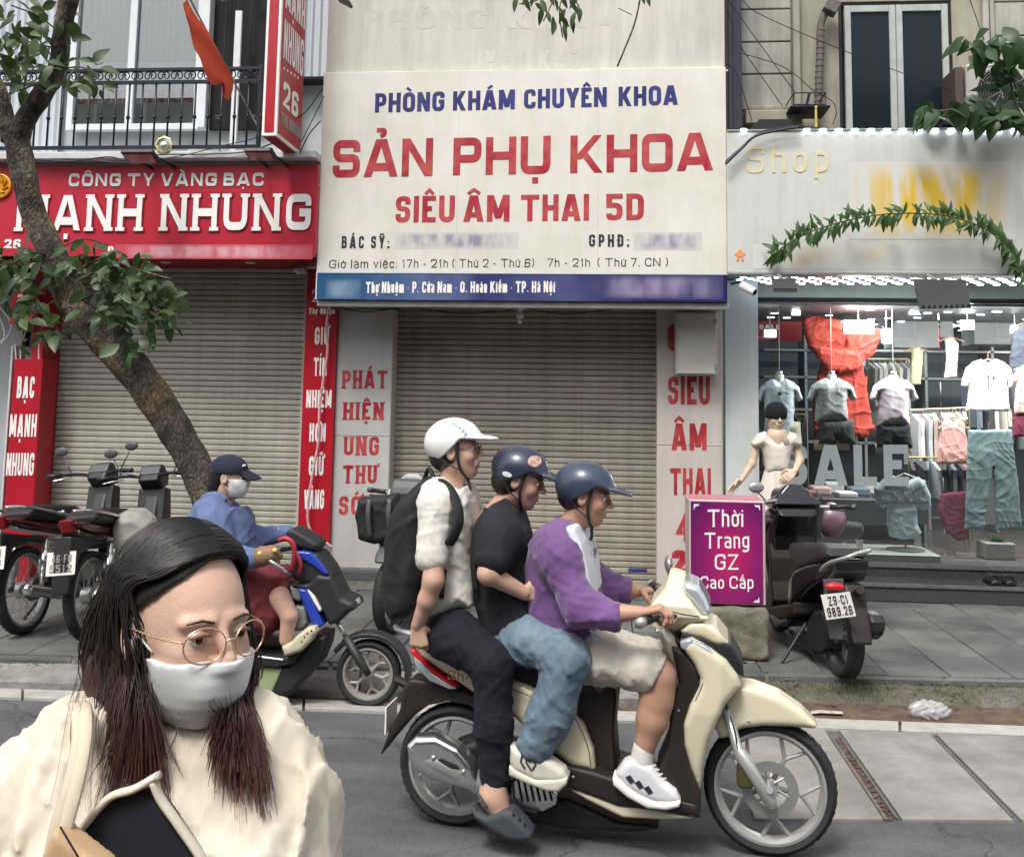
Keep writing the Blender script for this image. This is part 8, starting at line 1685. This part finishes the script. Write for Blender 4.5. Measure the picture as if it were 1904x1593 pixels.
# blouse
m_lin=creased(creased(M('cream_linen',(.54,.475,.375),col2=(.66,.60,.50),vs=5,rough=.85,bump=.0004,bs=600),.010,7),.002,22);_b=m_lin.node_tree.nodes['Principled BSDF'];_b.inputs['Subsurface Weight'].default_value=.08
wl1=[(300,1312),(350,1304),(410,1308),(455,1318),(490,1345),(515,1395),(532,1460),(545,1600),(545,1780),(330,1800),(130,1790),(80,1600),(90,1450),(115,1375),(160,1340),(230,1325)]
def hwb(a,c):return .045+.095*np.clip((1.27-c)/.16,0,1)
bl_=cloth(WF,wl1,.15,.05,[(Wp(140,1392,0),Wp(62,1510,-.01),.064,.078),(Wp(62,1510,-.01),Wp(50,1680,-.04),.078,.066),(Wp(482,1398,0),Wp(525,1510,-.01),.060,.068),(Wp(525,1510,-.01),Wp(548,1680,-.04),.068,.06)],k=.05,h=.006,amp=.010,amp2=.0045,fsc=22,seed=41,vz=.45,plat=-.06,hwf=hwb)
blo=part('blouse',bl_,m_lin,wm,True)
nb=hp(HW,-.03,0,-.185);g=G();cN=A3(nb[0],nb[1],nb[2]+.012)
for k in range(2):pass
rowv=[]
for j,(dz,rr_)in enumerate(((-.012,.085),(.012,.072),(.034,.068),(.034,.064),(.0,.07))):
 for k in range(40):a=2*PI*k/40;rowv.append(cN+A3(rr_*math.cos(a)*1.02,rr_*math.sin(a)*.95,dz+.010*math.sin(a)+.004*math.sin(5*a)))
g.add(rowv,[(j*40+k,j*40+(k+1)%40,(j+1)*40+(k+1)%40,(j+1)*40+k)for j in range(4)for k in range(40)]);part('collar',g,m_lin,blo,True)
part('camisole',solidside(WF,[(204,1478),(240,1466),(284,1470),(312,1510),(345,1560),(372,1600),(380,1760),(120,1760),(118,1620),(128,1565),(150,1530)],.016,.006,-.136,-.15,.006),creased(M('black_camisole',(.012,.012,.018),rough=.8),.003,9),wm,True)
for q in(((296,1440),(250,1466),(204,1482),(160,1530),(120,1580),(100,1640)),((285,1452),(300,1486),(335,1536),(376,1598),(400,1660))):g=G();g.tube(spline([WF.at(x,y,-.156)for x,y in q],6),.010,8,flat=.5);part('shirt_edge',g,m_lin,blo,True)
bag=thing('shoulder_bag','tan shoulder bag with cream strap hanging at the woman in cream blouse','bag',Wp(160,1590,-.2))
for dx in(0,16):g=G();g.tube(spline([Wp(136+dx,1306,-.03),Wp(143+dx,1318,-.10),Wp(146+dx*.8,1370,-.150),Wp(132+dx*.8,1450,-.185),Wp(108+dx,1530,-.205),Wp(92+dx,1600,-.21)],6),.0085,8,flat=.4);part('strap',g,creased(M('cream_strap',(.55,.48,.37),rough=.8),.001,40),bag,True)
part('pouch',solidside(WF,[(112,1530),(205,1602),(215,1640),(200,1800),(40,1800),(70,1640)],.022,.003,-.21,-.21,.005),M('tan_leather',(.50,.33,.19),rough=.55,var=.08,bump=.0006),bag,True)
g=G();g.tube([Wp(112,1536,-.234),Wp(150,1600,-.234),Wp(120,1660,-.234)],.0012,5);part('stitching',g,m_dark,bag)
g=G();n=48;rows=[]
for j in range(10):
 u=j/9;c=A3(hc0[0]-.02,hc0[1]+.0,.92-.78*u)
 for k in range(n):a=2*PI*k/n;q=1+.05*u*math.sin(9*a);rows.append(c+A3((.20+.10*u)*q*math.cos(a),(.15+.10*u)*q*math.sin(a),0))
g.add(rows,[(j*n+k,(j+1)*n+k,(j+1)*n+(k+1)%n,j*n+(k+1)%n)[::-1]for j in range(9)for k in range(n)]);part('skirt',g,clothmat('dark_skirt',(.03,.03,.04)),wm,True)
for s in(-1,1):
 part('leg',limb([(A3(hc0[0]+s*.09,hc0[1],.2),A3(hc0[0]+s*.09,hc0[1],.06),.045,.035),(A3(hc0[0]+s*.09,hc0[1]+.02,.04),A3(hc0[0]+s*.10,hc0[1]-.13,.03),.038,.03)],h=.01),sk_pale,wm,True)
 part('shoe',limb([(A3(hc0[0]+s*.09,hc0[1]+.04,.04),A3(hc0[0]+s*.10,hc0[1]-.15,.035),.046,.040)],h=.01),m_blk,wm,True)
# ================================================================== TREES AND LEAVES
m_bark=M('bark',(.05,.043,.036),col2=(.19,.16,.12),vs=9,rough=.9,det=12)
def _bark(m_):
 t=m_.node_tree;b=t.nodes['Principled BSDF'];tc=t.nodes.new('ShaderNodeTexCoord');mp=t.nodes.new('ShaderNodeMapping');mp.inputs['Scale'].default_value=(1,1,.45);t.links.new(tc.outputs['Object'],mp.inputs[0])
 v=t.nodes.new('ShaderNodeTexVoronoi');v.inputs['Scale'].default_value=40;v.feature='DISTANCE_TO_EDGE';n=t.nodes.new('ShaderNodeTexNoise');n.inputs['Scale'].default_value=7;n.inputs['Detail'].default_value=8;t.links.new(mp.outputs[0],n.inputs['Vector'])
 mv=t.nodes.new('ShaderNodeMix');mv.data_type='RGBA';mv.inputs[0].default_value=.12;t.links.new(mp.outputs[0],mv.inputs[6]);t.links.new(n.outputs['Color'],mv.inputs[7]);t.links.new(mv.outputs[2],v.inputs['Vector'])
 src=b.inputs['Base Color'].links[0].from_socket;c=ramp_nodes(t,v.outputs['Distance'],[(0,(.28,.26,.25)),(.12,(.85,.85,.85)),(1,(1.15,1.1,1.0))]);mx=t.nodes.new('ShaderNodeMix');mx.data_type='RGBA';mx.blend_type='MULTIPLY';mx.inputs[0].default_value=1;t.links.new(src,mx.inputs[6]);t.links.new(c,mx.inputs[7])
 lv=t.nodes.new('ShaderNodeTexNoise');lv.inputs['Scale'].default_value=3.5;lv.inputs['Detail'].default_value=10;t.links.new(tc.outputs['Object'],lv.inputs['Vector']);m3=t.nodes.new('ShaderNodeMix');m3.data_type='RGBA';m3.blend_type='MULTIPLY';m3.inputs[0].default_value=1
 c3=ramp_nodes(t,lv.outputs['Fac'],[(.35,(.45,.45,.48)),(.5,(1,1,1)),(.65,(1.7,1.45,.95))]);t.links.new(mx.outputs[2],m3.inputs[6]);t.links.new(c3,m3.inputs[7]);t.links.new(m3.outputs[2],b.inputs['Base Color'])
 bp=t.nodes.new('ShaderNodeBump');bp.inputs['Distance'].default_value=.012;t.links.new(v.outputs['Distance'],bp.inputs['Height']);bp2=t.nodes.new('ShaderNodeBump');bp2.inputs['Distance'].default_value=.012;n2=t.nodes.new('ShaderNodeTexNoise');n2.inputs['Scale'].default_value=40;n2.inputs['Detail'].default_value=8;t.links.new(tc.outputs['Object'],n2.inputs['Vector']);t.links.new(n2.outputs['Fac'],bp2.inputs['Height']);t.links.new(bp.outputs[0],bp2.inputs['Normal']);t.links.new(bp2.outputs[0],b.inputs['Normal'])
_bark(m_bark)
YT=6.05
def limbtube(pts,seed=0,n=18,amp=.10):
 """pts: (px, py, Y, radius in photo pixels)"""
 r_=np.random.default_rng(seed);C_=spline([np.append(onY(x,y,Y),w_*Y/FPX)for x,y,Y,w_ in pts],10);g=G();P=[c[:3]for c in C_];R_=[c[3]for c in C_];g.tube(P,R_,n);V=np.array(g.v);k=len(P);ph=r_.uniform(0,6,6)
 for i in range(k):
  for j in range(n):
   a=2*PI*j/n;f=1+amp*(.5*math.sin(3*a+ph[0]+i*.11)+.35*math.sin(7*a+ph[1]-i*.23)+.3*math.sin(i*.9+ph[2])+.25*math.sin(i*.37+2*a+ph[3]));V[i*n+j]=P[i]+(V[i*n+j]-P[i])*f
 g.v=[tuple(v)for v in V];return g
base_t=onZ(452,1232,.1);tr=thing('street_tree','leaning street tree with rough mottled trunk and leafy shoots in front of grey shutter','tree',base_t)
part('trunk',limbtube([(452,1245,6.0,38.7),(440,1180,6.0,31.7),(425,1090,6.03,29.0),(408,1000,6.05,28.2),(385,930,6.05,28.2),(363,870,6.05,29.9),(322,795,6.05,31.7),(264,704,6.05,33.4),(205,635,6.05,35.2),(150,580,6.05,31.7),(118,525,6.05,29.0),(88,455,6.05,26.4),(62,395,6.05,23.8),(46,330,6.0,23.8),(34,270,6.0,24.6),(25,235,6.0,26.4)],3,24,.09),m_bark,tr,True)
part('branch',limbtube([(30,262,6.0,22.9),(52,215,5.95,20.2),(86,165,5.9,18.5),(108,118,5.85,17.6),(113,70,5.8,17.6),(126,10,5.75,18.5),(142,-60,5.7,17.6),(180,-220,5.6,14.1)],4,18,.09),m_bark,tr,True)
part('branch',limbtube([(22,260,6.0,21.1),(10,215,6.0,15.8),(-4,165,6.0,14.1),(-40,80,6.05,12.3),(-90,-60,6.1,10.6)],5,16,.09),m_bark,tr,True)
twigs=[]
def twig(pts,r_=.006):g=G();g.tube(spline([onY(*p)for p in pts],6),r_,6);part('twig',g,m_bark,tr,True)
for i,pts in enumerate(([(100,480,6.0),(60,470,5.9),(10,500,5.8)],[(120,520,6.0),(190,480,5.85),(250,500,5.75),(320,520,5.7)],[(140,560,6.0),(200,545,5.9),(270,560,5.75),(330,580,5.7)],[(215,640,6.0),(235,600,5.9),(270,575,5.8),(300,600,5.7)],[(95,470,6.0),(150,445,5.8),(200,455,5.7)],[(100,560,6.1),(60,590,5.9),(40,640,5.8)],[(110,130,5.85),(150,125,5.8),(185,140,5.7)],[(105,90,5.85),(60,80,5.8),(10,60,5.8)],[(110,60,5.8),(70,30,5.75),(20,10,5.7)],[(90,150,5.9),(60,160,5.85),(15,175,5.8)],[(230,650,5.95),(245,640,5.8),(252,655,5.7)])):twig(pts,.007 if i<4 else .005)
lmes=[mesh_of((np.array(leaf_geo(.115,.062,c_,fold=f_)[0]),leaf_geo()[1]),m_leaf,smooth=True,name='leaf')for c_,f_ in((.15,.2),(.35,.35),(.6,.15),(.05,.5))]
r=np.random.default_rng(55)
def cluster(parent,cx,cy,Y,rx,ry,n,sz,mes=lmes,down=.6,ydep=.25):
 for i in range(n):
  a=r.uniform(0,2*PI);q=math.sqrt(r.uniform());p=onY(cx+rx*q*math.cos(a),cy+ry*q*math.sin(a),Y+r.normal()*ydep*.5)
  d=A3(r.normal(),r.normal()*.6-.2,r.normal()*.6-down);putleaf(parent,mes[r.integers(0,len(mes))],p,d,A3(r.normal()*.6,-.7+r.normal()*.4,.6+r.normal()*.3),sz*r.uniform(.7,1.25))
for c_ in((30,40,5.8,60,50,22,.85),(70,90,5.8,60,45,24,.85),(20,100,5.9,40,40,10,.9),(150,135,5.75,40,28,14,.8),(65,140,5.85,40,25,9,.8),(190,160,5.75,25,10,4,.7),(128,160,5.7,16,14,4,.9),
     (45,500,5.85,60,45,26,.85),(20,560,5.9,40,30,9,.85),(75,600,5.85,40,45,14,.9),(160,480,5.8,45,32,18,.8),(230,510,5.75,60,32,26,.75),(195,560,5.85,50,35,20,.85),(290,545,5.7,50,30,22,.7),(270,600,5.75,48,30,18,.85),(240,645,5.7,22,18,7,.95),(320,590,5.7,25,20,7,.7)):cluster(tr,*c_[:5],int(c_[5]*1.1),c_[6]*1.1)
gbulk=G()
for(cx,cy,Y,rx,ry,n,sz)in((60,50,5.9,85,60,34,.9),(60,140,5.95,60,30,16,.9),(30,520,5.95,75,65,40,.9),(70,610,5.95,55,50,20,.9),(170,480,5.9,70,40,22,.85),(250,520,5.85,85,50,34,.8),(210,560,5.9,70,50,20,.85),(280,580,5.85,70,50,26,.8)):
 for i in range(n):
  a=r.uniform(0,2*PI);q=math.sqrt(r.uniform());p=onY(cx+rx*q*math.cos(a),cy+ry*q*math.sin(a),Y+r.normal()*.12);d=A3(r.normal(),r.normal()*.6-.2,r.normal()*.6-.6);d/=np.linalg.norm(d);up=A3(r.normal()*.6,-.7+r.normal()*.4,.6+r.normal()*.3);x_=np.cross(d,up);x_/=np.linalg.norm(x_);z_=np.cross(x_,d);vs,fs=leaf_geo(.115,.062,r.uniform(.05,.6),fold=.25);k_=sz*r.uniform(.7,1.3);gbulk.add([p+k_*(v[0]*x_+v[1]*d+v[2]*z_)for v in vs],fs)
part('foliage',gbulk,m_leaf,tr,True,kind='stuff')
# sprays hanging into the picture at the top
ov=thing('hanging_branch','small leafy spray of a tree hanging into the top centre','branch',onY(1050,-60,5.2))
for pts in([(1060,-90),(1050,-20),(1040,20),(1046,70)],[(1045,-30),(1000,0),(965,8)],[(1050,-20),(1075,10),(1078,40)],[(1048,-40),(1020,20),(1010,40)]):g=G();g.tube(spline([onY(x,y,5.2)for x,y in pts],5),.0035,5);part('twig',g,m_bark,ov,True)
sm=[mesh_of((np.array(leaf_geo(.085,.030,c_,fold=f_)[0]),leaf_geo()[1]),m_leaf,smooth=True,name='leaf')for c_,f_ in((.1,.2),(.3,.3),(.5,.15))]
for x,y in((962,6),(975,10),(990,2),(1005,12),(1008,28),(995,20),(1018,36),(1030,10),(1035,26),(1028,44),(1046,62),(1040,40),(1052,30),(1060,8),(1066,22),(1070,36),(1076,10),(1080,30),(1062,46),(1022,0),(1045,8),(1052,48),(1034,56),(985,0)):
 putleaf(ov,sm[r.integers(0,3)],onY(x,y-14,5.2+r.normal()*.05),A3(r.normal()*.5,-.2,-1),A3(r.normal()*.4,-1,.3),r.uniform(.8,1.15))
tw2=thing('bare_twig','thin bare twig with two leaves hanging in front of the white board','twig',onY(1150,125,6.5));g=G();g.tube(spline([onY(x,y,6.5)for x,y in((1200,-60),(1188,10),(1178,50),(1160,95),(1148,124))],6),.006,6);g.tube([onY(1175,28,6.5),onY(1150,16,6.5)],.003,5);part('stem',g,m_bark,tw2,True)
for x,y in((1192,-4),(1202,0)):putleaf(tw2,sm[1],onY(x,y-10,6.5),A3(.3,-.2,-1),A3(0,-1,.3),1.0)
g=G();c=onY(640,3,7.5);g.obox(c,(.06,.06,.012),np.array(Matrix.Rotation(.5,3,'Y')),.004);solo('street_lamp',g,m_iron,'dark end of a lamp arm poking in above the white board','lamp')
vp=thing('wall_plant','large leaved green plant spreading over the fascia in front of the air conditioner','plant',onY(1850,240,7.7))
bigm=[mesh_of((np.array(leaf_geo(.17,.11,c_,fold=f_)[0]),leaf_geo()[1]),m_leaf3,smooth=True,name='leaf')for c_,f_ in((.3,.15),(.6,.25),(.9,.1))]
for pts in([(1910,250),(1850,215),(1780,205),(1725,210)],[(1910,200),(1870,130),(1820,90),(1795,95)],[(1905,240),(1880,160),(1880,90)]):g=G();g.tube(spline([onY(x,y,7.8)for x,y in pts],6),.008,6);part('stem',g,MATS['stem_green'],vp,True)
for c_ in((1830,95,7.75,42,22,20,.9),(1885,100,7.75,30,34,18,1.0),(1868,150,7.8,18,26,7,.9),(1895,170,7.8,22,30,10,1.0),(1735,205,7.75,26,14,9,.95),(1790,200,7.75,38,16,16,.9),(1850,205,7.75,45,20,20,.95),(1895,215,7.75,20,20,8,.9),(1800,75,7.75,14,16,4,.8)):cluster(vp,*c_,mes=bigm,down=.35)
# litter
def bagf(P):
 q=P-pbag;d=ell(P,pbag+A3(0,0,.035),(.115,.06,.05));return d+.010*np.sin(q[...,0]*75+3*np.sin(q[...,2]*60))*np.sin(q[...,1]*60+q[...,2]*50+2*np.sin(q[...,0]*30))
pbag=onZ(1728,1332,.015);solo('plastic_bag',surfnet(bagf,pbag-A3(.16,.1,.02),pbag+A3(.16,.1,.11),.006),M('clear_film',(.62,.63,.65),rough=.12,alpha=.38,spec=.8),'crumpled clear plastic bag lying in the gutter by the mossy bank','plastic bag',smooth=True,origin=pbag)
g=G();a,b=onZ(1506,1325,.02),onZ(1566,1325,.02);g.tube([a,a*.7+b*.3+A3(0,.01,.004),b],[.016,.02,.017],8,flat=.5);solo('plastic_wrapper',g,M('pinkish_film',(.45,.36,.36),rough=.25,var=.3,vs=50),'rolled pinkish plastic wrapper in the gutter by the front mudguard','wrapper')
rl_=np.random.default_rng(9);g=G();mlf=M('dry_leaf',(.20,.12,.05),col2=(.10,.07,.03),vs=30,rough=.8)
for i in range(46):
 t_=rl_.uniform(-.1,1.2);c=edge(t_,1290,1352,.012)+A3(0,rl_.uniform(-.02,.3),.014+.0)if i<30 else A3(rl_.uniform(-3.5,3.2),rl_.uniform(6.4,8.2),PZ+.008);a_=rl_.uniform(0,6);u_=A3(math.cos(a_),math.sin(a_),0);v_=A3(-math.sin(a_),math.cos(a_),.15);s_=rl_.uniform(.012,.028)
 if i<30:c[2]=.03
 g.add([c-u_*s_,c+v_*s_*.4,c+u_*s_,c-v_*s_*.4],[(0,3,2,1)])
solo('fallen_leaves',g,mlf,kind='stuff')
# ================================================================== the other side of the street, behind the viewer
ob=thing('opposite_building','long row of house fronts across the street behind the viewer','building',(0,-12,0));g=G();g.box((-26,-13,0),(26,-12,11));part('wall',g,M('opposite_wall',(.16,.155,.14),col2=(.26,.25,.22),vs=.4,rough=.8),ob)
for i in range(13):
 x=-24+i*3.9
 for z in(3.6,6.6,9.2)[:3]:
  g=G();g.box((x,-11.98,z),(x+1.7,-11.9,z+1.7),.01);wn=part('window',g,m_wframe,ob);g=G();g.box((x+.1,-11.89,z+.1),(x+1.6,-11.88,z+1.6));part('pane',g,M('dark_pane',(.02,.025,.03),rough=.1),wn)
 g=G();g.box((x-.6,-11.95,.1),(x+2.6,-11.8,2.7));part('shopfront',g,M('dark_shopfront',(.05,.05,.055),rough=.4),ob);g=G();g.box((x-.7,-11.95,2.75),(x+2.7,-11.5,3.4),.02);part('shop_sign',g,[M('sign_red',(.4,.03,.04)),M('sign_blue',(.05,.1,.3)),M('sign_white',(.6,.6,.58))][i%3],ob)
for i,(x,y)in enumerate(((-9,-8.6),(-3.4,-8.8),(4.4,-8.4),(10.5,-8.7))):
 t_=thing('far_side_tree','round crowned street tree %s on the far pavement'%('at the far left end','left of the middle','right of the middle','at the far right end')[i],'tree',(x,y,0),'trees on the far pavement');g=G();g.tube(spline([A3(x,y,0),A3(x+.1,y,1.6),A3(x-.1,y,3.2),A3(x,y,4.6)],4),[.17-.005*k for k in range(13)],10);part('trunk',g,m_bark,t_,True)
 g=G()
 for k in range(1500):
  d=rl_.normal(size=3);d/=np.linalg.norm(d);c=A3(x,y,6.0)+d*A3(2.3,2.0,1.8)*rl_.uniform(.35,1)**.5*(1+.15*math.sin(5*d[0]+7*d[2]));u_=rl_.normal(size=3);u_/=np.linalg.norm(u_);v_=np.cross(u_,rl_.normal(size=3));v_/=np.linalg.norm(v_);g.add([c-u_*.14,c+v_*.08,c+u_*.14,c-v_*.08],[(0,1,2,3)])
 part('crown',g,m_leaf3,t_,kind='stuff')
